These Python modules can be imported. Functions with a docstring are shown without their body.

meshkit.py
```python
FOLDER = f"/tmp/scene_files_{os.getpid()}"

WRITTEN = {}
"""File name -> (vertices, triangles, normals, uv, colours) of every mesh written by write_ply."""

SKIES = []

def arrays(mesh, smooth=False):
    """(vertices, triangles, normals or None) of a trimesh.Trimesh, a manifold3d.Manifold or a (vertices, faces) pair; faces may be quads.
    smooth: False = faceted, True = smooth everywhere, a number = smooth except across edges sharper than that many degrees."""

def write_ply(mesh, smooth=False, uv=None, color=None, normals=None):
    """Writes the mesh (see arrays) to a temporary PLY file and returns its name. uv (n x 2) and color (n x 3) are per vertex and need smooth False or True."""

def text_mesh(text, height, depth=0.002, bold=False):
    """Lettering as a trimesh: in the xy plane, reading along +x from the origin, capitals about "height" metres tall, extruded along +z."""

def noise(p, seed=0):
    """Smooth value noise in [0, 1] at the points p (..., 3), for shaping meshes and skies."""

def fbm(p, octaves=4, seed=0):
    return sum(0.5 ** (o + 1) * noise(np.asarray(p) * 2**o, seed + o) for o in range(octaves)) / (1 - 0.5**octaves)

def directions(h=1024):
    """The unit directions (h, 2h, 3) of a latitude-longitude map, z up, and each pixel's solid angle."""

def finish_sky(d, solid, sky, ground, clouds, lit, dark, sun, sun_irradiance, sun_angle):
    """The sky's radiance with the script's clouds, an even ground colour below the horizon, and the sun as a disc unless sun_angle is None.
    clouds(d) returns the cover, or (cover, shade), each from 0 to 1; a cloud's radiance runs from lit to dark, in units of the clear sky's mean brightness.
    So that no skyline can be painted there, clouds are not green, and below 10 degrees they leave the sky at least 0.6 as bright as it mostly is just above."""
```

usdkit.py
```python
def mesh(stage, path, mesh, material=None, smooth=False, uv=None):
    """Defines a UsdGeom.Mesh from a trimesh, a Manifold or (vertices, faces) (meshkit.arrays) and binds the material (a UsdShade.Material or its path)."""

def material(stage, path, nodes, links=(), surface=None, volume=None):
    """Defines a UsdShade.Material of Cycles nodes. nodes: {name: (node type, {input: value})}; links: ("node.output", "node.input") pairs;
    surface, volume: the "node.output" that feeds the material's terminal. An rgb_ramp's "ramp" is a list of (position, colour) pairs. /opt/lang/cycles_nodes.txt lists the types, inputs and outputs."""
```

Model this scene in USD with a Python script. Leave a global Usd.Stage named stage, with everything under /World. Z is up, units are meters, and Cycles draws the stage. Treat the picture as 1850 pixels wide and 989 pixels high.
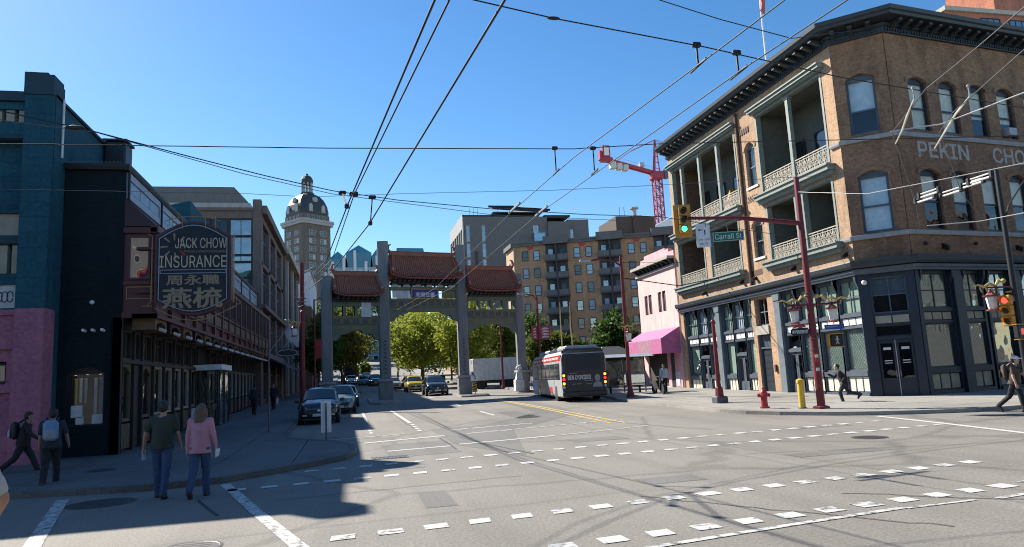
import math, random, glob
import numpy as np, trimesh, manifold3d as m3
from shapely.geometry import Polygon, box as sbox, LineString
from shapely.ops import unary_union
from pxr import Usd, UsdGeom, UsdLux, UsdShade, Gf, Sdf
import usdkit, meshkit

stage = Usd.Stage.CreateInMemory()
UsdGeom.SetStageUpAxis(stage, 'Z'); UsdGeom.SetStageMetersPerUnit(stage, 1.0)
world = UsdGeom.Xform.Define(stage, '/World'); UsdGeom.Scope.Define(stage, '/World/Looks')
rnd = random.Random(7)

# ------------------------------------------------------------------ camera, sky, sun, exposure
CAMZ, YAW, PITCH, ROLL = 1.92, math.radians(13.12), math.radians(8.246), math.radians(-2.943)
EXPOSURE, SKY_STRENGTH, SUN_INTENSITY = 1.12, 0.08, 1.25
cam = UsdGeom.Camera.Define(stage, '/World/Camera')
_F = np.array([math.sin(YAW)*math.cos(PITCH), math.cos(YAW)*math.cos(PITCH), math.sin(PITCH)])
_R = np.array([math.cos(YAW), -math.sin(YAW), 0]); _U = np.cross(_R, _F)
_r = _R*math.cos(ROLL)+_U*math.sin(ROLL); _u = -_R*math.sin(ROLL)+_U*math.cos(ROLL)
_M = np.eye(4); _M[0, :3], _M[1, :3], _M[2, :3], _M[3, :3] = _r, _u, -_F, (0, 0, CAMZ)
cam.AddTransformOp().Set(Gf.Matrix4d(*_M.ravel().tolist()))
cam.CreateHorizontalApertureAttr(36.0); cam.CreateVerticalApertureAttr(36.0*547/1024)
cam.CreateFocalLengthAttr(36.0*1284.8/1850); cam.CreateClippingRangeAttr(Gf.Vec2f(0.1, 5000))
cam.CreateExposureAttr(EXPOSURE)
SUN = np.array([-.76, 1.02, 1.0]); SUN /= np.linalg.norm(SUN)
sun = UsdLux.DistantLight.Define(stage, '/World/sun')
sun.CreateIntensityAttr(SUN_INTENSITY); sun.CreateAngleAttr(0.53); sun.CreateNormalizeAttr(True); sun.CreateColorAttr(Gf.Vec3f(1, .93, .82))
_q = Gf.Rotation(Gf.Vec3d(0, 0, 1), Gf.Vec3d(*SUN.tolist()))
sun.AddTransformOp().Set(Gf.Matrix4d(_q, Gf.Vec3d(0, 0, 0)))
sky = UsdLux.DomeLight.Define(stage, '/World/sky')
skym = usdkit.material(stage, '/World/Looks/sky', {
    's': ('sky_texture', {'sky_type': 'single_scattering', 'sun_disc': False, 'sun_elevation': math.asin(SUN[2]), 'sun_rotation': math.atan2(SUN[0], SUN[1]), 'altitude': 50.0, 'air_density': 1.0, 'aerosol_density': 0.18, 'ozone_density': 2.4}),
    'h': ('hsv', {'saturation': 1.28, 'value': 1.0, 'hue': 0.5}),
    'b': ('background_shader', {'strength': SKY_STRENGTH})}, [('s.color', 'h.color'), ('h.color', 'b.color')], surface='b.background')
UsdShade.MaterialBindingAPI.Apply(sky.GetPrim()).Bind(skym)
sky.GetPrim().SetCustomDataByKey('kind', 'structure')

# ------------------------------------------------------------------ materials
MATS = {}
def mat(name, col, rough=.6, metal=0, var=.18, scale=3.0, bump=0, bscale=60.0, spec=.5, emit=0, coat=0, streak=0):
    c = np.array(col, float)
    n = {'g': ('geometry', {}), 'm': ('mapping', {'scale': (1, 1, .25 if streak else 1)}),
         'n': ('noise_texture', {'scale': scale, 'detail': 6.0, 'roughness': .62}),
         'r': ('rgb_ramp', {'ramp': [(.28, tuple(np.clip(c*(1-var), 0, 1))), (.5, tuple(c)), (.74, tuple(np.clip(c*(1+var), 0, 1)))]}),
         'p': ('principled_bsdf', {'roughness': rough, 'metallic': metal, 'specular_ior_level': spec, 'coat_weight': coat})}
    l = [('g.position', 'm.vector'), ('m.vector', 'n.vector'), ('n.fac', 'r.fac'), ('r.color', 'p.base_color')]
    if emit:
        n['p'][1].update({'emission_strength': emit, 'emission_color': tuple(c)})
    if bump:
        n['n2'] = ('noise_texture', {'scale': bscale, 'detail': 3.0}); n['b'] = ('bump', {'strength': min(1, bump*8), 'distance': bump})
        l += [('g.position', 'n2.vector'), ('n2.fac', 'b.height'), ('b.normal', 'p.normal')]
    MATS[name] = usdkit.material(stage, '/World/Looks/'+name, n, l, surface='p.BSDF')
def brick(name, c1, c2, mortar, kx, ky, bw=.22, rh=.075, dirt=.35):
    n = {'g': ('geometry', {}), 'vx': ('vector_math', {'math_type': 'dot_product', 'vector2': (kx, ky, 0)}), 'vz': ('vector_math', {'math_type': 'dot_product', 'vector2': (0, 0, 1)}),
         'c': ('combine_xyz', {}),
         'b': ('brick_texture', {'color1': c1, 'color2': c2, 'mortar': mortar, 'scale': 1.0, 'mortar_size': .007, 'mortar_smooth': .3, 'brick_width': bw, 'row_height': rh, 'bias': .0}),
         'mp': ('mapping', {'scale': (1, 1, .35)}), 'n': ('noise_texture', {'scale': .9, 'detail': 8.0, 'roughness': .7}), 'r': ('rgb_ramp', {'ramp': [(.32, (1-dirt,)*3), (.5, (1, 1, 1)), (.7, (1.22, 1.18, 1.1))]}),
         'n2': ('noise_texture', {'scale': 9.0, 'detail': 3.0}), 'r2': ('rgb_ramp', {'ramp': [(.3, (.8, .78, .76)), (.6, (1.06, 1.06, 1.06))]}),
         'x': ('mix', {'mix_type': 'multiply', 'fac': 1.0}), 'x2': ('mix', {'mix_type': 'multiply', 'fac': 1.0}),
         'bm': ('bump', {'strength': .5, 'distance': .012, 'invert': True}), 'p': ('principled_bsdf', {'roughness': .88, 'specular_ior_level': .25})}
    l = [('g.position', 'vx.vector1'), ('g.position', 'vz.vector1'), ('vx.value', 'c.x'), ('vz.value', 'c.y'), ('c.vector', 'b.vector'), ('g.position', 'mp.vector'), ('mp.vector', 'n.vector'), ('n.fac', 'r.fac'),
         ('g.position', 'n2.vector'), ('n2.fac', 'r2.fac'), ('b.color', 'x.color1'), ('r.color', 'x.color2'), ('x.color', 'x2.color1'), ('r2.color', 'x2.color2'), ('x2.color', 'p.base_color'), ('b.fac', 'bm.height'), ('bm.normal', 'p.normal')]
    MATS[name] = usdkit.material(stage, '/World/Looks/'+name, n, l, surface='p.BSDF')
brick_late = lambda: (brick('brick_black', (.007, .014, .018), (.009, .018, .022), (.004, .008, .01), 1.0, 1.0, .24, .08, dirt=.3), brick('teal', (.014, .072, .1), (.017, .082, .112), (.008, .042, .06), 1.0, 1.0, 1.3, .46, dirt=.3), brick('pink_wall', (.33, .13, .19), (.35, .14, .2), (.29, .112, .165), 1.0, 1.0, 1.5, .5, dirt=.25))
def pane(name, tint, base=.05, wav=.02):
    n = {'t': ('transparent_bsdf', {'color': tint}), 'g': ('glossy_bsdf', {'color': (1, 1, 1), 'roughness': .01}), 'f': ('layer_weight', {'blend': .5}), 'p5': ('math', {'math_type': 'power', 'value2': 4.0}), 'ma': ('math', {'math_type': 'multiply_add', 'value2': .9-base, 'value3': base}), 'm': ('mix_closure', {}),
         'ge': ('geometry', {}), 'n': ('noise_texture', {'scale': 1.1, 'detail': 1.0}), 'b': ('bump', {'strength': 1.0, 'distance': wav})}
    MATS[name] = usdkit.material(stage, '/World/Looks/'+name, n, [('ge.position', 'n.vector'), ('n.fac', 'b.height'), ('b.normal', 'g.normal'), ('f.facing', 'p5.value1'), ('p5.value', 'ma.value1'), ('ma.value', 'm.fac'), ('t.BSDF', 'm.closure1'), ('g.BSDF', 'm.closure2')], surface='m.closure')
def foliage(name, c1, c2):
    n = {'o': ('geometry', {}), 'r': ('rgb_ramp', {'ramp': [(0, c1), (.5, tuple((np.array(c1)+np.array(c2))/2)), (1, c2)]}), 'ns': ('noise_texture', {'scale': .8, 'detail': 3.0}),
         'a': ('mix_float', {'fac': .5}), 'p': ('principled_bsdf', {'roughness': .6, 'specular_ior_level': .3}), 't': ('translucent_bsdf', {}), 'm': ('mix_closure', {'fac': .45})}
    MATS[name] = usdkit.material(stage, '/World/Looks/'+name, n, [('o.random_per_island', 'a.a'), ('o.position', 'ns.vector'), ('ns.fac', 'a.b'), ('a.result', 'r.fac'), ('r.color', 'p.base_color'), ('r.color', 't.color'), ('p.BSDF', 'm.closure1'), ('t.BSDF', 'm.closure2')], surface='m.closure')
def asphalt(name, c, dark, crack=.5):
    n = {'g': ('geometry', {}), 'n1': ('noise_texture', {'scale': .22, 'detail': 5.0, 'roughness': .6}), 'mp': ('mapping', {'scale': (.9, .05, 1)}), 'n2': ('noise_texture', {'scale': 1.4, 'detail': 5.0}),
         'n3': ('noise_texture', {'scale': 24.0, 'detail': 6.0, 'roughness': .82}), 'r1': ('rgb_ramp', {'ramp': [(.3, dark), (.5, c), (.7, tuple(np.array(c)*1.12))]}),
         'r2': ('rgb_ramp', {'ramp': [(.36, (.88, .88, .88)), (.55, (1, 1, 1)), (.75, (1.05, 1.05, 1.04))]}), 'r3': ('rgb_ramp', {'ramp': [(.3, (.5, .5, .51)), (.5, (1, 1, 1)), (.7, (1.6, 1.57, 1.5))]}),
         'v': ('voronoi_texture', {'feature': 'distance_to_edge', 'scale': .16}), 'nw': ('noise_texture', {'scale': 1.3, 'detail': 6.0}), 'vm': ('mix', {'fac': .35}), 'rv': ('rgb_ramp', {'ramp': [(0, (1-crack,)*3), (.008, (1-crack*.7,)*3), (.014, (1, 1, 1))]}),
         'x1': ('mix', {'mix_type': 'multiply', 'fac': 1.0}), 'x2': ('mix', {'mix_type': 'multiply', 'fac': 1.0}), 'x3': ('mix', {'mix_type': 'multiply', 'fac': 1.0}),
         'bm': ('bump', {'strength': .6, 'distance': .008}), 'p': ('principled_bsdf', {'roughness': .85, 'specular_ior_level': .3})}
    l = [('g.position', 'n1.vector'), ('g.position', 'mp.vector'), ('mp.vector', 'n2.vector'), ('g.position', 'n3.vector'), ('n1.fac', 'r1.fac'), ('n2.fac', 'r2.fac'), ('n3.fac', 'r3.fac'),
         ('g.position', 'nw.vector'), ('g.position', 'vm.color1'), ('nw.color', 'vm.color2'), ('vm.color', 'v.vector'), ('v.distance', 'rv.fac'),
         ('r1.color', 'x1.color1'), ('r2.color', 'x1.color2'), ('x1.color', 'x2.color1'), ('r3.color', 'x2.color2'), ('x2.color', 'x3.color1'), ('rv.color', 'x3.color2'), ('x3.color', 'p.base_color'), ('n3.fac', 'bm.height'), ('bm.normal', 'p.normal')]
    MATS[name] = usdkit.material(stage, '/World/Looks/'+name, n, l, surface='p.BSDF')
def paint(name, c, wear=.46):
    n = {'g': ('geometry', {}), 'n': ('noise_texture', {'scale': 7.0, 'detail': 8.0, 'roughness': .7}), 'r': ('rgb_ramp', {'ramp': [(wear-.06, (.13, .128, .12)), (wear, tuple(np.array(c)*.8)), (wear+.12, c)]}), 'p': ('principled_bsdf', {'roughness': .7})}
    MATS[name] = usdkit.material(stage, '/World/Looks/'+name, n, [('g.position', 'n.vector'), ('n.fac', 'r.fac'), ('r.color', 'p.base_color')], surface='p.BSDF')

asphalt('asphalt', (.2, .188, .168), (.172, .162, .146), .25); asphalt('asphalt_patch', (.15, .146, .138), (.125, .122, .116), .1); asphalt('asphalt_dark', (.06, .06, .062), (.045, .045, .047), .2)
asphalt('pavement_shade', (.14, .138, .135), (.1, .1, .1), .1); asphalt('concrete', (.27, .258, .235), (.19, .184, .17), .1); asphalt('kerb_shade', (.12, .118, .112), (.08, .08, .08), .1); asphalt('kerb_concrete', (.3, .285, .26), (.17, .165, .15), .1)  # left pavement and kerb: shade put into darker copies of the concrete
paint('road_white', (.54, .54, .52), .4); paint('road_white_worn', (.52, .52, .5), .48); paint('road_yellow', (.62, .42, .1), .42)
brick('brick_sunlit', (.4, .245, .145), (.47, .315, .2), (.36, .28, .22), .0, 1.0); brick('brick_carrall_shaded', (.2, .108, .062), (.285, .16, .092), (.18, .13, .095), 1.0, .13, dirt=.45)  # corner building brick: sunlit front and shaded side toned in the base colour
brick('brick_chamfer_shaded', (.2, .106, .06), (.275, .155, .09), (.22, .15, .11), .73, -.68, dirt=.45); brick('brick_red', (.36, .12, .07), (.42, .16, .1), (.3, .2, .16), .7, .7)  # chamfer brick also has its shade in the colour
brick('brick_apartment', (.33, .2, .115), (.4, .25, .15), (.3, .22, .16), 1.0, 1.0, dirt=.2); brick('brick_brown', (.14, .085, .06), (.18, .11, .08), (.12, .1, .08), .5, 1.0)
brick('brick_tower', (.11, .092, .08), (.135, .112, .098), (.115, .1, .09), 1, 1, .4, .2)
pane('pane', (.85, .88, .87), .07); pane('pane_dark', (.35, .4, .42), .1); pane('glass_blue', (.25, .45, .55), .3)
pane('pane_shop', (.6, .72, .68), .25, .03)
foliage('leaf_light', (.18, .22, .025), (.52, .55, .08)); foliage('leaf_mid', (.05, .085, .012), (.22, .25, .035)); foliage('leaf_dark', (.025, .06, .012), (.13, .22, .03)); foliage('leaf_autumn', (.1, .1, .02), (.38, .33, .06))
CLOTH = ('shirt_green', 'jumper_pink', 'jeans', 'cloth_black', 'cloth_navy', 'cloth_brown', 'shirt_grey')
WALLS = ('teal', 'pink_wall', 'black_wall', 'pink_stucco', 'concrete_grey', 'stone', 'stone_brown', 'wall_tan')
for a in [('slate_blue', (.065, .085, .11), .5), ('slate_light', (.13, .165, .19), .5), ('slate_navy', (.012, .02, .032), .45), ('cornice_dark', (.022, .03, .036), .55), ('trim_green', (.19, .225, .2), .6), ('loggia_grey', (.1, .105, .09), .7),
          ('railing_cream', (.38, .345, .28), .55), ('cream', (.66, .62, .5), .6), ('cream_dull', (.28, .26, .2), .7), ('white_panel', (.68, .67, .64), .6), ('interior', (.02, .022, .025), .9), ('blind', (.75, .64, .45), .8), ('blind_sky_tint', (.55, .64, .72), .7), ('curtain_green', (.3, .4, .33), .8),
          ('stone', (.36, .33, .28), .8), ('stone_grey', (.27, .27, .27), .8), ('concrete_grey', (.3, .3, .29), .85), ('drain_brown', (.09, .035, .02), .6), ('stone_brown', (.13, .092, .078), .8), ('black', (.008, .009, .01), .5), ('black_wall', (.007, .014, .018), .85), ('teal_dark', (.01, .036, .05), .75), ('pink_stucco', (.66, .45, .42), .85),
          ('pink_trim', (.62, .33, .36), .8), ('awning_pink', (.42, .11, .25), .7), ('awning_pale', (.72, .5, .6), .7), ('awning_patch', (.33, .17, .22), .8), ('awning_black', (.04, .045, .055), .7), ('maroon', (.085, .02, .022), .5), ('maroon_dark', (.035, .012, .014), .5), ('ochre_panel', (.12, .078, .042), .6), ('brown_wood', (.04, .027, .02), .6), ('fascia_pale', (.27, .31, .36), .5), ('sign_navy', (.004, .011, .018), .6), ('gold', (.3, .19, .07), .45), ('letter_cream', (.5, .41, .27), .6), ('letter_dull', (.26, .2, .125), .6),
          ('red_pole', (.15, .012, .018), .5), ('hydrant_red', (.32, .02, .03), .45), ('yellow_paint', (.62, .4, .04), .5), ('signal_yellow', (.5, .24, .02), .45), ('sign_white', (.66, .66, .66), .5), ('sign_green', (.0, .12, .065), .4), ('sign_blue', (.02, .07, .3), .4), ('sign_red', (.4, .02, .03), .45), ('wire_black', (.015, .015, .016), .6), ('steel', (.35, .35, .36), .4), ('insulator', (.62, .6, .55), .5), ('steel_dark', (.08, .08, .085), .5),
          ('gate_concrete', (.19, .187, .18), .85), ('roof_tile', (.3, .1, .05), .5), ('roof_ridge', (.27, .085, .042), .5), ('gate_green', (.12, .14, .1), .75), ('gate_olive', (.16, .15, .07), .75), ('gate_panel', (.1, .08, .09), .75), ('gate_navy', (.02, .03, .17), .5), ('gate_dark', (.03, .04, .04), .8), ('plaque_pale', (.52, .54, .54), .7), ('eave_red', (.25, .05, .04), .6),
          ('copper_dome', (.022, .027, .032), .6), ('panel_grey', (.1, .1, .1), .7), ('panel_dark', (.035, .037, .04), .7), ('roof_brown', (.06, .045, .035), .8), ('white_wall', (.5, .52, .55), .7), ('teal_roof', (.04, .16, .23), .4), ('blue_wall', (.22, .32, .4), .5), ('crane_red', (.32, .025, .045), .5), ('crane_weight', (.5, .5, .46), .8), ('tarp_blue', (.02, .12, .5), .6), ('tarp_white', (.72, .72, .7), .7), ('trunk', (.09, .07, .05), .9),
          ('car_black', (.012, .013, .016), .25), ('car_grey', (.035, .04, .05), .25), ('car_white', (.55, .57, .6), .25), ('car_yellow', (.5, .36, .03), .3), ('car_silver', (.3, .32, .34), .3), ('car_teal', (.12, .19, .21), .3), ('tyre', (.015, .015, .015), .8), ('rim', (.4, .4, .42), .35), ('glass_car', (.015, .022, .03), .06), ('plate', (.5, .5, .52), .5), ('chrome', (.5, .5, .52), .2),
          ('bus_grey', (.32, .33, .34), .45), ('bus_white', (.6, .6, .6), .4), ('bus_black', (.02, .02, .022), .35), ('bus_red', (.45, .03, .035), .45), ('bus_blue', (.08, .2, .5), .45), ('truck_white', (.52, .54, .53), .6), ('ad_grey', (.3, .3, .3), .5), ('pole_bamboo', (.4, .28, .12), .6),
          ('skin', (.32, .18, .12), .55), ('skin_light', (.48, .3, .22), .55), ('hair_dark', (.014, .011, .01), .6), ('hair_brown', (.09, .055, .035), .55), ('shirt_green', (.025, .035, .025), .85), ('jumper_pink', (.42, .2, .25), .9), ('jeans', (.03, .06, .13), .85), ('jeans_dark', (.022, .035, .07), .85), ('cloth_black', (.012, .012, .014), .85), ('cloth_navy', (.02, .024, .035), .85), ('cloth_brown', (.06, .045, .035), .85), ('shoe_white', (.55, .55, .55), .6), ('shoe_dark', (.03, .03, .032), .6), ('bag_blue', (.14, .25, .4), .7), ('bag_grey', (.25, .28, .3), .7), ('shirt_grey', (.38, .37, .35), .9), ('paper', (.62, .62, .58), .8), ('plastic_blue', (.2, .28, .42), .3),
          ('manhole', (.045, .043, .042), .55), ('flag_red', (.4, .1, .08), .7), ('orange', (.65, .28, .02), .6), ('bench', (.05, .04, .035), .7), ('lantern_white', (.62, .6, .56), .5), ('dragon_gold', (.5, .36, .12), .45), ('lion_stone', (.6, .59, .56), .8), ('wall_tan', (.4, .28, .18), .85), ('wall_dark', (.05, .04, .035), .8), ('shop_dark', (.02, .02, .022), .5), ('hazard_yellow', (.6, .38, .02), .5), ('graffiti', (.45, .47, .48), .7), ('soffit_green_lit', (.4, .6, .5), .6)]:
    mat(a[0], a[1], a[2], metal=.9 if a[0] in ('chrome', 'rim') else 0, var=.07 if a[0].startswith(('car_', 'sign_', 'letter', 'glass', 'hair', 'cloth')) else .2, coat=.6 if a[0].startswith('car_') else 0, bump=.012 if a[0] in CLOTH else .006 if a[0] in WALLS else 0, bscale=14.0 if a[0] in CLOTH else 7.0, streak=a[0] in ('pink_stucco', 'teal', 'gate_concrete', 'stone', 'stone_grey', 'black_wall', 'pink_wall', 'panel_grey', 'concrete_grey'))
brick_late(); paint('faded_white', (.4, .35, .3), .42)
mat('signal_green', (.05, .9, .5), .4, emit=1.6); mat('signal_red', (1.0, .06, .04), .4, emit=1.2); mat('lamp_amber', (1.0, .45, .05), .4, emit=.9); mat('lamp_red', (1.0, .03, .03), .4, emit=.9); mat('headlight', (.75, .8, .85), .15); mat('headlight_on', (1, .9, .7), .2, emit=2.0); mat('neon_red', (1.0, .1, .08), .4, emit=.5); mat('bulb_warm', (1.0, .92, .75), .4, emit=.5)
mat('walk_white', (.45, .45, .42), .4, emit=.03)
mat('hand_red', (.8, .1, .08), .4, emit=.25)

# ------------------------------------------------------------------ builders
INV, COUNT = {}, {}
def numbered(parent, name):
    k = (parent, name); n = COUNT.get(k, 0); COUNT[k] = n+1
    return parent+'/'+(name if n == 0 else f'{name}_{n:03d}')
def tag(p, label=None, cat=None, group=None, kind=None):
    p = p.GetPrim() if hasattr(p, 'GetPrim') else p
    for k, v in (('label', label), ('category', cat), ('group', group), ('kind', kind)):
        if v: p.SetCustomDataByKey(k, v)
    return p
class T:            # a thing: an Xform whose children are its parts
    def __init__(s, name, label=None, cat=None, loc=(0, 0, 0), rot=0, group=None, kind=None):
        s.name = name; s.path = numbered('/World', name); x = UsdGeom.Xform.Define(stage, s.path)
        s.t = x.AddTranslateOp(); s.t.Set(Gf.Vec3d(*map(float, loc))); s.r = x.AddRotateZOp(); s.r.Set(float(math.degrees(rot)))
        c, d = math.cos(rot), math.sin(rot); M = np.eye(4); M[:2, :2] = [[c, -d], [d, c]]; M[:3, 3] = loc; INV[s.path] = np.linalg.inv(M); s.M = M
        s.prim = tag(x, label, cat, group, kind)
def copy(src, label, cat, loc, rot=0, group=None):
    n = T(src.name, label, cat, loc, rot, group)
    n.prim.GetReferences().AddInternalReference(src.path); n.prim.SetInstanceable(True)
    tag(n.prim, label, cat, group)
    return n
class Fr:           # facade frame: u along, v up, w outwards
    def __init__(s, o, u, w=None):
        u = np.array([u[0], u[1], 0.0]); u /= np.linalg.norm(u); s.o = np.array([o[0], o[1], o[2] if len(o) > 2 else 0.0]); s.u = u; s.w = np.cross(u, [0, 0, 1.0])
        s.M = np.eye(4); s.M[:3, 0], s.M[:3, 1], s.M[:3, 2], s.M[:3, 3] = u, (0, 0, 1), s.w, s.o
    def at(s, u, v, w): return s.o+s.u*u+np.array([0, 0, v])+s.w*w
BOXF = np.array([[0, 2, 1], [0, 3, 2], [4, 5, 6], [4, 6, 7], [0, 1, 5], [0, 5, 4], [1, 2, 6], [1, 6, 5], [2, 3, 7], [2, 7, 6], [3, 0, 4], [3, 4, 7]])
class MB:
    def __init__(s, fr=None): s.V, s.F, s.n = [], [], 0; s.M = fr.M if fr is not None and hasattr(fr, 'M') else (np.eye(4) if fr is None else fr)
    def add(s, v, f):
        v = np.asarray(v, float); f = np.asarray(f, int)
        if len(f) == 0: return s
        v = v@s.M[:3, :3].T+s.M[:3, 3]; s.V.append(v); s.F.append(f+s.n); s.n += len(v); return s
    def mesh(s, m):
        if hasattr(m, 'to_mesh'): k = m.to_mesh(); return s.add(k.vert_properties[:, :3], k.tri_verts)
        return s.add(m.vertices, m.faces)
    def box(s, x0, x1, y0, y1, z0, z1):
        v = [(x0, y0, z0), (x1, y0, z0), (x1, y1, z0), (x0, y1, z0), (x0, y0, z1), (x1, y0, z1), (x1, y1, z1), (x0, y1, z1)]
        return s.add(v, BOXF)
    def bev(s, x0, x1, y0, y1, z0, z1, r=.02):      # box with chamfered edges
        c, h = np.array([(x0+x1)/2, (y0+y1)/2, (z0+z1)/2]), np.array([x1-x0, y1-y0, z1-z0])/2
        P = []
        for a in (-1, 1):
            for b in (-1, 1):
                for d in (-1, 1):
                    for k in range(3):
                        q = h-r; q[k] = h[k]; P.append(c+q*np.array([a, b, d]))
        m = trimesh.convex.convex_hull(np.array(P)); return s.add(m.vertices, m.faces)
    def hull(s, pts): m = trimesh.convex.convex_hull(np.array(pts, float)); return s.add(m.vertices, m.faces)
    def quad(s, a, b, c, d): return s.add([a, b, c, d], [[0, 1, 2], [0, 2, 3]])
    def bar(s, p, q, w, h=None, up=(0, 0, 1)):
        p, q = np.array(p, float), np.array(q, float); h = h or w; d = q-p; L = np.linalg.norm(d); d /= max(L, 1e-9); up = np.array(up, float)
        if abs(d@up) > .99: up = np.array([0, 1.0, 0])
        a = np.cross(d, up); a /= np.linalg.norm(a); b = np.cross(a, d)
        v = [p+a*i*w/2+b*j*h/2+d*k*L for k in (0, 1) for i, j in ((-1, -1), (1, -1), (1, 1), (-1, 1))]
        return s.add(v, [[0, 1, 2], [0, 2, 3], [4, 6, 5], [4, 7, 6], [0, 5, 1], [0, 4, 5], [1, 6, 2], [1, 5, 6], [2, 7, 3], [2, 6, 7], [3, 4, 0], [3, 7, 4]])
    def tube(s, pts, r, n=6, cap=True):
        pts = np.array(pts, float); rr = np.broadcast_to(np.array(r, float), len(pts)); t = np.gradient(pts, axis=0); t /= np.linalg.norm(t, axis=1)[:, None]
        a0 = np.array([0, 0, 1.0]) if abs(t[0][2]) < .9 else np.array([1.0, 0, 0]); V = []
        for i in range(len(pts)):
            a = np.cross(t[i], a0); a /= max(np.linalg.norm(a), 1e-9); b = np.cross(t[i], a); a0 = np.cross(a, t[i])
            V += [pts[i]+rr[i]*(a*math.cos(k*2*math.pi/n)+b*math.sin(k*2*math.pi/n)) for k in range(n)]
        F = []
        for i in range(len(pts)-1):
            for k in range(n):
                q = [i*n+k, i*n+(k+1) % n, (i+1)*n+(k+1) % n, (i+1)*n+k]; F += [[q[0], q[1], q[2]], [q[0], q[2], q[3]]]
        if cap:
            V += [pts[0], pts[-1]]; c0 = len(V)-2
            for k in range(n): F += [[c0, (k+1) % n, k], [c0+1, (len(pts)-1)*n+k, (len(pts)-1)*n+(k+1) % n]]
        return s.add(V, F)
    def lathe(s, prof, n=12, at=(0, 0, 0), ph=0):
        at = np.array(at, float); V = []; F = []
        for r, z in prof: V += [at+(r*math.cos(ph+k*2*math.pi/n), r*math.sin(ph+k*2*math.pi/n), z) for k in range(n)]
        m = len(prof)
        for i in range(m-1):
            for k in range(n):
                a, b, c, d = i*n+k, i*n+(k+1) % n, (i+1)*n+(k+1) % n, (i+1)*n+k; F += [[a, b, c], [a, c, d]]
        V += [at+(0, 0, prof[0][1]), at+(0, 0, prof[-1][1])]
        for k in range(n): F += [[len(V)-2, (k+1) % n, k], [len(V)-1, (m-1)*n+k, (m-1)*n+(k+1) % n]]
        return s.add(V, F)
    def prism(s, poly, z0, z1):                     # polygon in xy (or u,v), extruded along z (or w)
        for g in getattr(poly, 'geoms', [poly]):
            if g.is_empty or g.area < 1e-6: continue
            m = trimesh.creation.extrude_polygon(g, z1-z0, engine='earcut'); s.add(m.vertices+[0, 0, z0], m.faces)
        return s
    def ball(s, c, r, sub=1, sc=(1, 1, 1)): m = trimesh.creation.icosphere(sub, 1.0); return s.add(m.vertices*np.array(sc)*r+np.array(c, float), m.faces)
    def text(s, txt, h, org, x=(1, 0, 0), y=(0, 0, 1), w=None, depth=.006, font=None, bold=False, center=True):
        m = text_any(txt, h, depth, font, bold); v = np.array(m.vertices)
        if w: v[:, 0] *= w/max(v[:, 0].max()-v[:, 0].min(), 1e-6)
        if center: v[:, 0] -= (v[:, 0].max()+v[:, 0].min())/2
        x, y = np.array(x, float), np.array(y, float); z = np.cross(x, y)
        return s.add(np.array(org)+v[:, :1]*x+v[:, 1:2]*y+v[:, 2:]*z, m.faces)
    def build(s, name, m, parent=None, smooth=False, label=None, cat=None, group=None, kind=None):
        base = '/World' if parent is None else (parent.path if hasattr(parent, 'path') else str(parent))
        if not s.V: return None
        v, f = np.vstack(s.V), np.vstack(s.F)
        top = '/'.join(base.split('/')[:3])
        if top in INV: I = INV[top]; v = v@I[:3, :3].T+I[:3, 3]
        p = numbered(base, name); usdkit.mesh(stage, p, trimesh.Trimesh(v, f, process=False), MATS[m], smooth)
        tag(stage.GetPrimAtPath(p), label, cat, group, kind); return p
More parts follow.
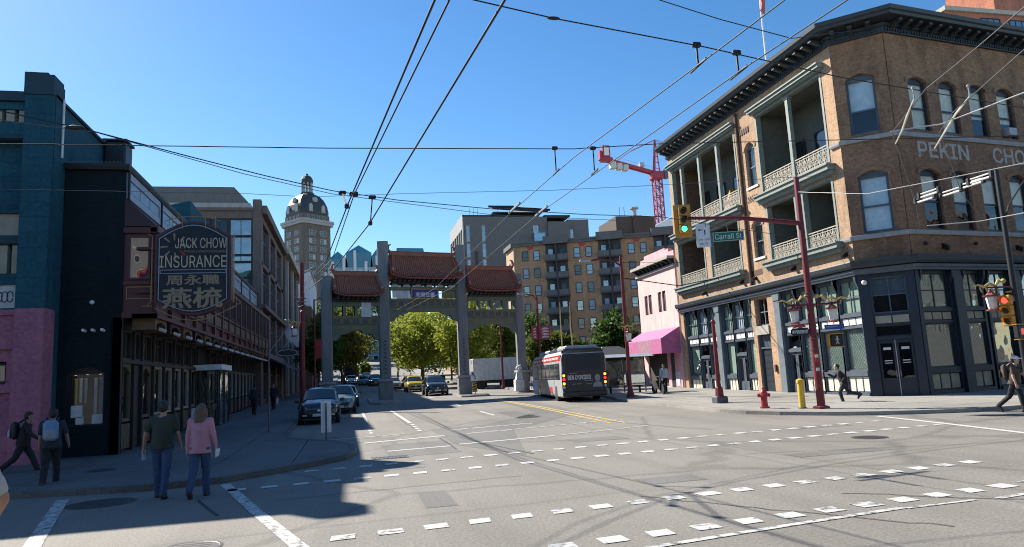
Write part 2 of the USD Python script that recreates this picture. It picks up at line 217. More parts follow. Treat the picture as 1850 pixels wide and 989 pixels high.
def text_any(txt, h, depth, font=None, bold=False):
    if font is None: return meshkit.text_mesh(txt, h, depth, bold)
    from PIL import Image, ImageDraw, ImageFont
    from shapely import affinity
    try: f = ImageFont.truetype(glob.glob('/opt/blender-*/*/datafiles/fonts/'+font)[0], 96)
    except Exception: return meshkit.text_mesh(txt, h, depth, bold)
    x0, y0, x1, y1 = f.getbbox(txt, anchor='ls', stroke_width=2*bold); im = Image.new('L', (x1-x0+8, y1-y0+8))
    ImageDraw.Draw(im).text((4-x0, 4-y0), txt, 255, f, anchor='ls', stroke_width=2*bold)
    on = np.pad(np.asarray(im) > 127, ((0, 0), (1, 1))).astype(np.int8); r, st = np.nonzero(np.diff(on, axis=1) == 1); en = np.nonzero(np.diff(on, axis=1) == -1)[1]
    shp = unary_union([sbox(a, -b-1, c, -b) for a, b, c in zip(st, r, en)]).buffer(.6).buffer(-.6).simplify(.8); k = h/84.0
    shp = affinity.affine_transform(shp, [k, 0, 0, k, -4*k, (4-y0-8)*k])
    return trimesh.util.concatenate([trimesh.creation.extrude_polygon(g, depth, engine='earcut') for g in getattr(shp, 'geoms', [shp])])
CJK = 'Noto Sans CJK*'
def mitre(path, prof, closed=False):                # sweep (w, z) profile along a plan path with mitred corners; w to the right of travel
    P = np.array(path, float); n = len(P); V = []; F = []; k = len(prof)
    for i in range(n):
        a = P[i]-P[i-1] if (i > 0) else None; b = P[i+1]-P[i] if i < n-1 else None
        na = None if a is None else np.array([a[1], -a[0]])/np.linalg.norm(a); nb = None if b is None else np.array([b[1], -b[0]])/np.linalg.norm(b)
        m = nb if na is None else na if nb is None else (na+nb)/(1+na@nb)
        V += [(*(P[i]+m*w), z) for w, z in prof]
    for i in range(n-1):
        for j in range(k):
            a, b = i*k+j, i*k+(j+1) % k; c, d = a+k, b+k; F += [[a, c, d], [a, d, b]]
    t = trimesh.creation.triangulate_polygon(Polygon(prof), engine='earcut')
    if len(t[0]) == k:
        F += [list(x) for x in t[1]]+[[x[0]+(n-1)*k, x[2]+(n-1)*k, x[1]+(n-1)*k] for x in t[1]]
    return V, F
def arch(u0, u1, v0, v1, rise=.0, n=6):             # rectangle with a segmental arched head
    if rise <= 0: return sbox(u0, v0, u1, v1)
    top = [(u1-(u1-u0)*i/n, v1-rise+rise*math.sin(math.pi*i/n)) for i in range(n+1)]
    return Polygon([(u0, v0), (u1, v0)]+top)
def window(par, fr, u0, u1, v0, v1, d=.14, fw=.07, cols=1, rows=1, frame='slate_blue', glass='pane_dark', rise=0, blind=None, bh=.6, inter=None, sill=None, name='window', label=None, split=None):
    b = MB(fr); w0, w1 = -d-.06, -d
    if rise > 0:
        o = arch(u0, u1, v0, v1, rise); b.prism(o.difference(sbox(u0+fw, v0+fw, u1-fw, v1-rise-fw)), w0, w1)
        vt = v1-rise
    else:
        vt = v1; b.box(u0, u0+fw, v0, v1, w0, w1).box(u1-fw, u1, v0, v1, w0, w1).box(u0+fw, u1-fw, v0, v0+fw, w0, w1).box(u0+fw, u1-fw, v1-fw, v1, w0, w1)
    for i in range(1, cols): u = u0+(u1-u0)*i/cols; b.box(u-fw*.4, u+fw*.4, v0+fw, vt-fw, w0, w1-.01)
    ys = [v0+(vt-v0)*(s) for s in (split or [j/rows for j in range(1, rows)])]
    for v in ys: b.box(u0+fw, u1-fw, v-fw*.4, v+fw*.4, w0, w1-.005)
    p = b.build(name, frame, par, label=label)
    MB(fr).quad((u0+fw*.5, v0+fw*.5, w0+.02), (u1-fw*.5, v0+fw*.5, w0+.02), (u1-fw*.5, vt-fw*.5, w0+.02), (u0+fw*.5, vt-fw*.5, w0+.02)).build('pane', glass, p)
    if blind: MB(fr).quad((u0+fw*.5, vt-fw-(vt-v0-2*fw)*bh, w0-.06), (u1-fw*.5, vt-fw-(vt-v0-2*fw)*bh, w0-.06), (u1-fw*.5, vt, w0-.06), (u0+fw*.5, vt, w0-.06)).build('blind', blind, p)
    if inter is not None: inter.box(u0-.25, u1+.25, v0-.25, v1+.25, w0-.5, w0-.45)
    if sill: MB(fr).box(u0-.08, u1+.08, v0-.13, v0-.002, -d, .07).build('sill', sill, p)
    return p
def wall(par, fr, poly, mat_, name='wall', t=.3, holes=(), **k):
    for h in holes: poly = poly.difference(h)
    return MB(fr).prism(poly, -t, 0).build(name, mat_, par, **k)

# ------------------------------------------------------------------ ground
KNOT = [(-300, 0), (22, 0), (60, .65), (100, 1.3), (150, 3), (200, 6), (260, 10.5), (400, 18), (1500, 25)]
KY, KZ = [k[0] for k in KNOT], [k[1] for k in KNOT]
def g(y): return float(np.interp(y, KY, KZ))
def drape(poly, dz, mb, h=0):                       # lay a plan polygon on the ground, dz above it; h = solid depth below
    for i in range(len(KY)-1):
        q = poly.intersection(sbox(-5000, KY[i], 5000, KY[i+1]))
        for p in getattr(q, 'geoms', [q]):
            if p.geom_type != 'Polygon' or p.area < 1e-5: continue
            if h:
                m = trimesh.creation.extrude_polygon(p, h, engine='earcut'); v = np.array(m.vertices); v[:, 2] += dz-h
            else:
                vv, ff = trimesh.creation.triangulate_polygon(p, engine='earcut'); v = np.c_[vv, np.full(len(vv), dz)]; m = trimesh.Trimesh(v, ff, process=False); ff = m.faces
                if len(m.faces) and m.face_normals[0][2] < 0: m.invert()
            v = v.copy(); v[:, 2] += np.interp(v[:, 1], KY, KZ)
            mb.add(v, m.faces)
    return mb
# ------------------------------------------------------------------ road, kerbs, pavements
road = T('road', 'grey worn asphalt crossing with painted white blocks and lane lines', None, kind='structure')
drape(sbox(-900, -200, 1200, 1400), 0, MB()).build('asphalt', 'asphalt', road)
drape(Polygon([(4.2, 17.5), (3.1, 21.2), (2.9, 27.5), (5.2, 28.2), (8.5, 33), (9.8, 50), (11.2, 50), (10.6, 36), (9.9, 31), (5.6, 25), (4.6, 19.5)]), .004, MB()).build('asphalt_patch', 'asphalt_patch', road)
drape(Polygon([(1.0, 19.1), (2.9, 19.4), (2.9, 23.2), (.9, 22.9)]), .004, MB()).build('asphalt_patch', 'asphalt_patch', road)
drape(Polygon([(7.2, 6.3), (9.1, 6.9), (12, 7.0), (14, 6.4), (14, 5), (8, 5)]), .004, MB()).build('asphalt_patch', 'asphalt_dark', road)
for (a, b, n_, wn) in (((-.12, 9.72), (10.73, 10.92), 19, 7), ((2.3, 8.05), (11.0, 9.0), 15, 3), ((-2.2, 15.25), (15.9, 17.1), 31, -1), ((-.9, 17.55), (15.7, 19.3), 28, 8)):
    for i in range(n_):
        t = i/(n_-1); c = np.array(a)*(1-t)+np.array(b)*t; d = (np.array(b)-a)/np.linalg.norm(np.array(b)-a); e = np.array([0, 1.0]); j = rnd.uniform(-.03, .03)
        q = [c-d*.16-e*.145, c+d*(.16+j)-e*.145, c+d*.16+e*.145, c-d*(.16+j)+e*.145]
        drape(Polygon(q), .008, MB()).build('crosswalk_block', 'road_white_worn' if i == wn or rnd.random() < .35 else 'road_white', road)
def line(pts, w, m, nm): drape(LineString(pts).buffer(w/2, cap_style=2, join_style=2), .008, MB()).build(nm, m, road)
for pts, w, m, nm in (([(-2.58, 16.3), (-1.5, 12.4), (-.4, 8.6), (.6, 5.2)], .2, 'road_white_worn', 'crosswalk_line'), ([(-5.45, 15.8), (-4.2, 11.2), (-3, 7)], .22, 'road_white_worn', 'crosswalk_line'),
        ([(2.6, 7.5), (5.1, 7.9), (6.9, 8.15)], .11, 'road_white_worn', 'crosswalk_line'), ([(6.9, 8.1), (8.0, 8.15)], .07, 'road_white_worn', 'crosswalk_line'), ([(8.3, 8.1), (11, 8.5)], .1, 'road_white_worn', 'crosswalk_line'),
        ([(.66, 42.3), (.72, 34)], .13, 'road_white', 'lane_line'), ([(2.25, 42.3), (2.5, 31.5)], .15, 'road_white', 'lane_line'), ([(6.4, 45.6), (6.4, 42.5)], .13, 'road_white', 'lane_dash'), ([(6.45, 36.5), (6.5, 33)], .13, 'road_white', 'lane_dash'), ([(5.6, 52.5), (5.9, 50)], .13, 'road_white', 'lane_dash'), ([(6.2, 59), (6.3, 56)], .13, 'road_white', 'lane_dash'),
        ([(-.66, 26.0), (2.1, 26.5)], .16, 'road_white_worn', 'stop_line'), ([(3.6, 26.7), (6.9, 27.4)], .16, 'road_white_worn', 'stop_line'), ([(.4, 24.0), (3.1, 24.7)], .2, 'road_white', 'stop_line'), ([(3.9, 24.9), (8.6, 25.9)], .15, 'road_white_worn', 'stop_line'), ([(1.0, 21.0), (2.85, 21.3)], .17, 'road_white', 'stop_line'), ([(3.15, 21.6), (6.3, 22.2)], .17, 'road_white', 'stop_line'), ([(6.5, 22.2), (10.0, 23.3)], .13, 'road_white_worn', 'stop_line'),
        ([(8.4, 26.0), (10.3, 26.3)], .13, 'road_white_worn', 'stop_line'), ([(8.8, 28.2), (10.2, 28.4)], .13, 'road_white_worn', 'stop_line'),
        ([(9.3, 25.2), (9.55, 36), (9.5, 49)], .12, 'road_yellow', 'centre_line'), ([(9.75, 24.9), (9.85, 36), (9.8, 49)], .12, 'road_yellow', 'centre_line'),
        ([(17.1, 20.9), (16.2, 17.0), (15.3, 13.6)], .18, 'road_white', 'stop_line')):
    line(pts, w, m, nm)
for y in (31.0, 30.0, 29.0, 28.0): line([(.73, y), (.74, y-.5)], .13, 'road_white', 'lane_dash'); line([(2.5, y-.3), (2.52, y-.8)], .15, 'road_white', 'lane_dash')
for pts in ([(2.85, 20.2), (2.9, 22), (2.85, 24)], [(4.4, 17.6), (3.9, 21.0), (3.5, 24)], [(-2.7, 14.2), (-2.3, 13.0), (-2.05, 12.3)]): drape(LineString(pts).buffer(.025), .0085, MB()).build('crack', 'asphalt_dark', road)
_r = random.Random(5)
for a, c, n in (((4.3, 10.6), (6.6, 7.0), 16), ((6.9, 9.4), (9.6, 6.9), 12), ((-1.2, 13.4), (3.2, 13.9), 14), ((8.3, 14.4), (14.5, 12.6), 18), ((2.4, 28.5), (2.2, 36), 10), ((10.8, 20.4), (9.4, 26), 12)):
    P = [(a[0]+(c[0]-a[0])*i/n+_r.uniform(-.05, .05), a[1]+(c[1]-a[1])*i/n+_r.uniform(-.05, .05)) for i in range(n+1)]; drape(LineString(P).buffer(_r.uniform(.008, .016)), .0085, MB()).build('crack', 'asphalt_dark', road)
for x, y, w, d in ((4.9, 11.6, 1.1, .7), (1.1, 11.3, .5, 1.6), (8.9, 13.2, 2.2, .6), (6.2, 19.6, 1.6, 1.1), (7.0, 30, 1.0, 5), (12.6, 18.6, 1.8, .7)): drape(sbox(x, y, x+w, y+d), .004, MB()).build('asphalt_patch', 'asphalt_patch', road)
LK = [(-60, 16.75), (-6.7, 16.65), (-4.1, 16.2), (-2.7, 16.5), (-1.9, 17.3), (-1.0, 18.3), (-.15, 19.5), (.15, 20.8), (.1, 22.7), (-.55, 24.4), (-1.6, 25.8), (-2.35, 27.2), (-2.4, 58), (-2.4, 300), (-60, 300)]
RK = [(14.5, 300), (14.5, 57.5), (15.8, 55), (15.8, 44.5), (14.6, 38), (14.45, 26.5), (14.7, 25), (15.3, 23.7), (16.3, 22.4), (17.3, 21.4), (18.4, 20.6), (19.6, 20.0), (21.2, 19.7), (26, 20.1), (80, 27.3), (80, 300)]
ISL = [(1.35, 51.5), (2.0, 50.3), (2.9, 50.3), (3.5, 51.5), (3.5, 60), (1.35, 60)]
ISR = [(8.3, 54.8), (8.8, 54.3), (10.2, 54.3), (10.5, 54.8), (10.5, 60), (8.3, 60)]
def pavement(name, poly, label, cells, cm='concrete', km='kerb_concrete'):
    p = T(name, label, None, kind='structure'); kb = Polygon(poly); inner = kb.buffer(-.16, join_style=2)
    drape(kb.difference(inner), .13, MB(), .35).build('kerb', km, p)
    near = [c.intersection(inner) for c in cells]; near = [c for c in near if c.area > .05]
    rest = inner.difference(unary_union(near).buffer(.002)) if near else inner
    drape(rest, .128, MB(), .3).build('paving', cm, p)
    for c in near:
        s = c.buffer(-.014, join_style=2)
        if not s.is_empty: drape(s, .126+rnd.uniform(-.002, .003), MB(), .3).build('slab', cm, p)
    return p
grid = lambda x0, x1, y0, y1, dx, dy: [sbox(x0+i*dx, y0+j*dy, x0+(i+1)*dx, y0+(j+1)*dy) for i in range(int(round((x1-x0)/dx))) for j in range(int(round((y1-y0)/dy)))]
pavement('pavement', LK, 'shaded concrete pavement rounding the corner in front of the black narrow building', grid(-9.0, .5, 16, 36, 1.9, 2.0), 'pavement_shade', 'kerb_shade')
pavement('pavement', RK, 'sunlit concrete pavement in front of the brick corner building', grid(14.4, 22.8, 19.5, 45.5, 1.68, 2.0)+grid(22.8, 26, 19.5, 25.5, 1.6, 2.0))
pavement('traffic_island', ISL, 'low concrete island under the left middle gate column', [])
pavement('traffic_island', ISR, 'low concrete island under the right middle gate column', [])
def cover(x, y, r, dz, label, drain=False):
    b = MB(); z = g(y)+dz; b.lathe([(r, z-.02), (r, z+.006), (r*.9, z+.009), (r*.88, z+.005), (.01, z+.005)], 20, (x, y, 0))
    for k in range(5): b.box(x-r*.6, x+r*.6, y-r*.6+k*r*.28, y-r*.55+k*r*.28, z+.0055, z+.008)
    b.build('manhole_cover', 'manhole', label=label, cat='manhole cover')
cover(12.4, 15.5, .42, .0, 'dark round manhole cover alone on the open crossing at right'); cover(-6.1, 20.1, .34, .13, 'round manhole cover on the shaded pavement behind the couple'); cover(-4.5, 14.9, .6, .0, 'large dark manhole cover beside the couple at the kerb'); cover(-2.0, 10.0, .4, .0, 'manhole cover at the bottom edge between the two white lines')
b = MB(); zz = g(19.3)
for k in range(8): b.box(.55+k*.11, .62+k*.11, 19.0, 19.45, zz-.05, zz+.012)
b.box(.5, 1.45, 18.96, 19.0, zz-.05, zz+.012).box(.5, 1.45, 19.45, 19.49, zz-.05, zz+.012); b.build('storm_drain', 'manhole', label='iron storm drain grate in the gutter at the rounded kerb', cat='drain')

# ------------------------------------------------------------------ brick corner building on the right
FP, FX, FC = Fr((22.8, 46.2), (0, -1)), Fr((22.8, 28.1), (1.7, -1.6)), Fr((24.5, 26.5), (.991, .133))
B1 = T('corner_building', 'three storey brick corner building with balconies and dark shopfronts, faded lettering on its side', 'building', (22.8, 28.1, 0))
I1, I2, I3 = MB(FP), MB(FX), MB(FC)
LOG = [(.45, 9.1, 11.4, 15.95), (11.4, 17.3, 11.4, 15.95), (.45, 4.35, 7.4, 10.65), (4.95, 8.7, 7.4, 10.65), (11.6, 14.3, 7.4, 10.65), (14.8, 17.3, 7.4, 10.65)]
pw = [(10.05, 11.05, 12.05, 14.65, .28), (10.05, 11.05, 7.9, 10.1, .28)]
wall(B1, FP, sbox(0, 6.05, 18.1, 17.0), 'brick_sunlit', holes=[sbox(a, c, b, d) for a, b, c, d in LOG]+[arch(*w[:4], rise=w[4]) for w in pw])
wall(B1, FP, sbox(0, 0, 18.1, 6.05), 'brick_sunlit', holes=[sbox(.45, -.1, 9.1, 5.8), sbox(9.45, -.1, 10.75, 5.6), sbox(11.35, -.1, 18.2, 5.8)])
# chamfer and side street front
CW3 = [(1.16+1.97*i, 2.34+1.97*i, 12.3, 14.9, .2) for i in range(6)]; CW2 = [(1.16+1.97*i, 2.38+1.97*i, 7.6, 10.45, .2) for i in range(6)]
wall(B1, FX, sbox(0.02, 6.05, 2.31, 17.0), 'brick_chamfer_shaded', holes=[arch(.52, 1.74, 12.3, 15.2, .22), arch(.55, 1.8, 7.62, 10.5, .22)])
wall(B1, FC, sbox(0.02, 6.05, 14, 17.0), 'brick_carrall_shaded', holes=[arch(*w[:4], rise=w[4]) for w in CW3+CW2])
for w in pw: window(B1, FP, *w[:4], rise=w[4], d=.16, frame='slate_light', split=[.5], inter=I1, blind='curtain_green', bh=1.0, sill='white_panel')
window(B1, FX, .52, 1.74, 12.3, 15.2, rise=.22, frame='slate_blue', glass='pane', split=[.42], inter=I2, blind='blind_sky_tint', bh=.58, fw=.1); window(B1, FX, .55, 1.8, 7.62, 10.5, rise=.22, frame='slate_blue', glass='pane', split=[.46], inter=I2, blind='blind_sky_tint', bh=1.0, fw=.1)  # bluish sky reflection of these windows put into the blind colour
for i, w in enumerate(CW3): window(B1, FC, *w[:4], rise=w[4], frame='slate_navy', glass='pane', split=[.46], inter=I3, blind='blind', bh=(1, 1, .62, .66, .5, .6)[i], fw=.1)
for i, w in enumerate(CW2): window(B1, FC, *w[:4], rise=w[4], frame='slate_navy', glass='pane', split=[.5], inter=I3, blind='blind', bh=(.45, .5, .52, .5, .7, .6)[i], fw=.1)
b = MB(FC); b.bev(7.3, 7.85, 12.42, 12.8, -.2, .25); [b.box(7.34, 7.81, 12.46+k*.05, 12.48+k*.05, .25, .256) for k in range(6)]; b.build('air_conditioner', 'steel', B1)
# window hoods
for fr, ws, m in ((FC, CW3+CW2, 'brick_carrall_shaded'), (FX, [(.52, 1.74, 12.3, 15.2, .22), (.55, 1.8, 7.62, 10.5, .22)], 'brick_chamfer_shaded'), (FP, pw, 'brick_sunlit')):
    for u0, u1, v0, v1, rs in ws:
        o = arch(u0-.16, u1+.16, v1-rs-.12, v1+.2, rs+.06, 10).difference(arch(u0-.0, u1+.0, v0, v1+.01, rs, 10)).intersection(sbox(u0-.3, v1-rs-.1, u1+.3, v1+1))
        MB(fr).prism(o, .001, .045).build('window_hood', m, B1)
for u in (9.3, 11.0): pass
b = MB(FP)
for i in range(6): b.box(9.45+i*.22, 9.57+i*.22, 15.3, 15.62, .001, .05)
for i in range(5):
    for j in range(3): b.box(9.9+i*.22+.11*(j % 2), 10.0+i*.22+.11*(j % 2), 11.2+j*.12, 11.29+j*.12, .001, .03)
b.build('brick_relief', 'drain_brown', B1)
MB(FP).tube([FP.M[:3, :3].T@(FP.at(9.55, 16.8, .1)-FP.o), (9.55, 16.8, .1), (9.55, 5.9, .1)][1:], .085, 8).build('drainpipe', 'drain_brown', B1)
MB(FP).box(9.45, 10.6, 6.95, 7.25, .001, .02).build('brick_relief', 'drain_brown', B1)
# trims round the corner
TP = [(22.8, 46.2), (22.8, 28.1), (24.5, 26.5), (24.5+.991*14, 26.5+.133*14)]
def trim(name, m, prof, path=TP): V, F = mitre(path, prof); return MB().add(V, F).build(name, m, B1)
trim('frieze', 'cornice_dark', [(.0, 16.92), (.12, 16.92), (.12, 17.2), (.2, 17.2), (.2, 17.35), (.0, 17.35)])
trim('cornice', 'cornice_dark', [(.0, 17.4), (.82, 17.45), (.86, 17.58), (.95, 17.62), (.98, 17.8), (.9, 17.82), (0, 17.86)])
trim('belt_course', 'stone_grey', [(0, 11.92), (.09, 11.92), (.12, 12.0), (.12, 12.12), (.0, 12.16)], [(22.8, 28.75)]+TP[1:]); trim('belt_course', 'stone_grey', [(0, 7.33), (.09, 7.33), (.12, 7.42), (.12, 7.53), (0, 7.56)], [(22.8, 28.75)]+TP[1:])
trim('shopfront_beam', 'cornice_dark', [(0, 5.98), (.3, 6.02), (.36, 6.12), (.4, 6.3), (.38, 6.36), (0, 6.4)]); trim('shopfront_frieze', 'slate_blue', [(0, 5.72), (.12, 5.72), (.14, 5.8), (.2, 5.86), (.22, 5.97), (0, 5.97)])
for fr, L, off in ((FP, 18.0, .2), (FX, 2.3, .15), (FC, 14, .3)):
    n_ = int(L/.62)
    for i in range(n_):
        u = off+i*L/n_; MB(fr).hull([(u, 17.36, .0), (u+.2, 17.36, 0), (u, 17.08, 0), (u+.2, 17.08, 0), (u, 17.36, .72), (u+.2, 17.36, .72), (u, 17.27, .72), (u+.2, 17.27, .72)]).build('cornice_bracket', 'cornice_dark', B1)
    b = MB(fr)
    for i in range(int(L/.17)): b.box(i*.17, i*.17+.09, 16.98, 17.12, .121, .17)
    b.build('dentil_row', 'slate_navy', B1, kind='stuff')
b = MB(); b.prism(Polygon([(22.85, 28.15), (24.5, 26.6), (38.3, 28.45), (38, 46.1), (22.85, 46.1)]), 17.4, 17.55); b.build('roof', 'roof_brown', B1)
b = MB(); b.box(23.1, 38, 45.7, 46.15, 0, 17.4).box(37.7, 38.1, 28.6, 45.7, 0, 17.4).box(24.8, 37.8, 28.9, 45.7, 11.25, 11.33).box(24.8, 37.8, 28.9, 45.7, 6.1, 6.2); b.build('rear_wall', 'brick_brown', B1)
# balconies
def railing(u0, u1, v0, w=-.06):
    b = MB(FP); v1 = v0+.92; b.box(u0, u1, v1-.05, v1, w-.04, w+.04).box(u0, u1, v1-.17, v1-.13, w-.02, w+.02).box(u0, u1, v0+.08, v0+.12, w-.025, w+.025)
    n_ = max(2, int(round((u1-u0)/.36))); s_ = (u1-u0)/n_
    for i in range(n_):
        a, c = u0+i*s_, u0+(i+1)*s_; lo, hi = v0+.12, v1-.17; m_ = (lo+hi)/2
        for p, q in (((a, lo), (c, hi)), ((a, hi), (c, lo)), ((a, lo), ((a+c)/2, hi)), (((a+c)/2, hi), (c, lo)), ((a, hi), ((a+c)/2, lo)), (((a+c)/2, lo), (c, hi))): b.bar((*p, w), (*q, w), .026, .026, up=(0, 0, 1))
        b.box(a-.016, a+.016, lo, v1, w-.018, w+.018)
    b.build('railing', 'railing_cream', B1)
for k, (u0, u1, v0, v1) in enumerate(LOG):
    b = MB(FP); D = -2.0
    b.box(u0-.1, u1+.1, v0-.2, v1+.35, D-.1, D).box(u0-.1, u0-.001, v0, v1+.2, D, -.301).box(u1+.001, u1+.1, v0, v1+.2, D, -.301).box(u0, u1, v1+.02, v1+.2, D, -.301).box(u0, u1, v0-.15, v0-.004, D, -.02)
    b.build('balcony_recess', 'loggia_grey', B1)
    posts = {0: [1.9, 4.45, 6.85], 1: [14.4]}.get(k, [])
    for p in posts:
        MB(FP).box(p-.11, p+.11, v0, v1-.12, -.2, .02).box(p-.17, p+.17, v1-.22, v1-.121, -.25, .06).box(p-.15, p+.15, v0, v0+.18, -.22, .05).build('balcony_post', 'trim_green', B1)
    MB(FP).box(u0, u0+.13, v0, v1, -.28, .03).box(u1-.13, u1, v0, v1, -.28, .03).box(u0+.13, u1-.13, v1-.12, v1-.001, -.28, .03).build('opening_trim', 'trim_green', B1)
    es = [u0+.13]+[q for p in posts for q in (p-.11, p+.11)]+[u1-.13]
    for a, c in zip(es[::2], es[1::2]): railing(a, c, v0)
    fb = Fr(tuple(FP.at(0, 0, D+.16)), (0, -1)); n_ = max(1, int((u1-u0)/1.9))
    for i in range(n_):
        c = u0+(i+.5)*(u1-u0)/n_; window(B1, fb, c-.55, c+.55, v0+(.05 if i % 2 else .7), v0+2.7, d=.05, frame='slate_navy', split=[.5], name='balcony_window' if i % 2 == 0 else 'balcony_door', inter=None)
for u0, u1, v in ((.25, 9.3, 15.96), (11.2, 17.5, 15.96)):
    MB(FP).prism(Polygon([(u0, v+.03), (u1, v+.03), (u1, v+.14), (u0, v+.14)]), .001, .22).prism(Polygon([(u0-.08, v+.145), (u1+.08, v+.145), (u1+.08, v+.3), (u0-.08, v+.3)]), .001, .34).box(u0-.1, u1+.1, v+.305, v+.38, .001, .42).build('balcony_head', 'trim_green', B1)
for u0, u1, v in ((.25, 9.35, 10.75), (11.15, 17.55, 10.75), (.3, 4.6, 6.95), (4.7, 8.95, 6.95), (11.35, 14.5, 6.95), (14.6, 17.55, 6.95)):
    MB(FP).box(u0+.05, u1-.05, v, v+.2, .001, .24).box(u0, u1, v+.205, v+.42, .001, .42).box(u0-.05, u1+.05, v+.425, v+.5, .001, .5).build('balcony_ledge', 'trim_green', B1)
MB(FP).hull([(6.0, 12.1, -1.5), (6.75, 12.1, -1.5), (5.9, 11.6, -.6), (6.8, 11.6, -.6), (6.2, 13.1, -1.6), (6.7, 12.9, -.8)]).build('orange_sheet', 'orange', None, label='orange sheet hanging inside the left upper balcony of the corner building', cat='sheet')
for u, v in ((3.9, 6.6), (8.5, 6.7), (9.9, 6.7), (13.6, 6.7), (17.6, 6.7)):
    MB(FP).hull([(u, v, 0), (u+.12, v, 0), (u, v+.2, 0), (u+.12, v+.2, .0), (u, v-.1, .3), (u+.14, v-.1, .3), (u, v+.05, .34), (u+.14, v+.05, .34)]).build('flood_lamp', 'black', B1)
for u in (1.9, 6.8): MB(FC).hull([(u, 6.7, 0), (u+.12, 6.7, 0), (u, 6.95, .02), (u+.12, 6.95, .02), (u, 6.55, .3), (u+.16, 6.55, .3), (u, 6.75, .34), (u+.16, 6.75, .34)]).build('flood_lamp', 'black', B1)
for u, v, m_ in ((.8, 6.9, 'black'), (4.0, 6.95, 'black')): MB(FC).ball((u, v, .12), .09).build('camera_dome', 'black', B1)
# shopfronts
def shop(fr, u0, u1, kind, I, npan=3, pil=True, lite='slate_blue', pm='cream', wm='white_panel', w=-.22, curtain='curtain_green', lattice=True):
    p = MB(fr); a, c = u0+.06, u1-.06
    p.box(u0-.07, u0+.06, .1, 5.72, w-.1, w+.09).box(u1-.06, u1+.07, .1, 5.72, w-.1, w+.09)
    p.box(a, c, 5.6, 5.72, w-.08, w+.06).box(a, c, 3.86, 4.02, w-.08, w+.1).box(a, c, 3.34, 3.46, w-.08, w+.08).box(a, c, 3.46, 3.86, w-.08, w-.02)
    for u in (u0, u1): p.hull([(u-.05, 5.7, w+.16), (u+.05, 5.7, w+.16), (u-.05, 5.0, w+.09), (u+.05, 5.0, w+.09), (u-.05, 5.7, w+.3), (u+.05, 5.7, w+.3), (u-.05, 5.5, w+.28), (u+.05, 5.5, w+.28)])
    if kind == 'w': p.box(a, c, .1, .38, w-.08, w+.14).box(a, c, .38, 1.3, w-.08, w-.02).box(a, c, 1.12, 1.36, w-.08, w+.12)
    else: p.box(a, c, .1, .16, w-.1, w+.1).box(a, c, 2.45, 2.62, w-.08, w+.08)
    p.build('shopfront_frame', lite, B1)
    n_ = npan; s_ = (c-a)/n_
    for i in range(n_):
        MB(fr).box(a+i*s_+.04, a+(i+1)*s_-.04, 3.5, 3.82, w-.019, w+.02).build('transom_panel', wm, B1)
        if kind == 'w': MB(fr).box(a+i*s_+.05, a+(i+1)*s_-.05, .44, 1.08, w-.019, w+.015).build('kick_panel', pm, B1)
    window(B1, fr, a, c, 4.02, 5.6, d=-w, cols=2, rows=2, frame=lite, glass='pane' if fr is FP else 'pane_shop', inter=I, blind=curtain, bh=1.0, name='transom_window', fw=.06)
    if kind == 'w':
        q = window(B1, fr, a, c, 1.36, 3.34, d=-w, frame=lite, glass='pane' if fr is FP else 'pane_shop', inter=I, blind=curtain, bh=1.0, name='shop_window', fw=.07)
        if lattice:
            b = MB(fr); n2 = int((c-a)/.17)
            for i in range(-9, n2+1):
                for sg in (1, -1):
                    uu0, uu1 = (a+.08+i*.17, a+.08+i*.17+1.5) if sg > 0 else (a+.08+i*.17+1.5, a+.08+i*.17)
                    ln = LineString([(uu0, 1.42), (uu1, 3.28)]).intersection(sbox(a+.08, 1.42, c-.08, 3.28))
                    if ln.length > .1: (x0, y0), (x1, y1) = ln.coords[0], ln.coords[-1]; b.bar((x0, y0, w-.09), (x1, y1, w-.09), .018, .012, up=(0, 0, 1))
            b.build('security_lattice', 'slate_light', q)
    else:
        window(B1, fr, a, c, 2.62, 3.34, d=-w, frame=lite, glass='pane_dark', inter=I, name='door_transom', fw=.05)
        m_ = (a+c)/2
        for x0, x1 in ((a+.02, m_-.01), (m_+.01, c-.02)):
            o = sbox(x0, .17, x1, 2.44).difference(sbox(x0+.12, .95, x1-.1, 2.3)); q = MB(fr).prism(o, w-.08, w-.02).build('door', lite, B1)
            MB(fr).quad((x0+.1, .93, w-.05), (x1-.08, .93, w-.05), (x1-.08, 2.32, w-.05), (x0+.1, 2.32, w-.05)).build('pane', 'pane_shop', q)
            MB(fr).box(x0+.15, x1-.13, .3, .8, w-.02, w-.005).build('door_panel', lite, q)
        I.box(a-.3, c+.3, 0, 3.5, w-.55, w-.5)
for u0, u1, k_ in ((.55, 2.15, 'w'), (2.15, 3.5, 'd'), (3.5, 4.8, 'w'), (5.4, 6.7, 'w'), (6.7, 8.0, 'd'), (8.0, 9.0, 'w')): shop(FP, u0, u1, k_, I1, lattice=False, curtain='curtain_green' if k_ == 'w' else 'blind_sky_tint', npan=3 if k_ == 'w' else 2)
for u0, u1, k_ in ((11.95, 13.25, 'd'), (13.25, 14.85, 'w'), (14.85, 16.45, 'w'), (16.45, 18.0, 'w')): shop(FP, u0, u1, k_, I1, npan=3 if k_ == 'w' else 2)
for u0, u1 in ((4.86, 5.34), (11.37, 11.88)): MB(FP).box(u0, u1, .1, 5.72, -.3, .02).box(u0-.03, u1+.03, .1, .5, -.3, .05).box(u0-.04, u1+.04, 5.3, 5.72, -.3, .06).build('pilaster', 'slate_light', B1)
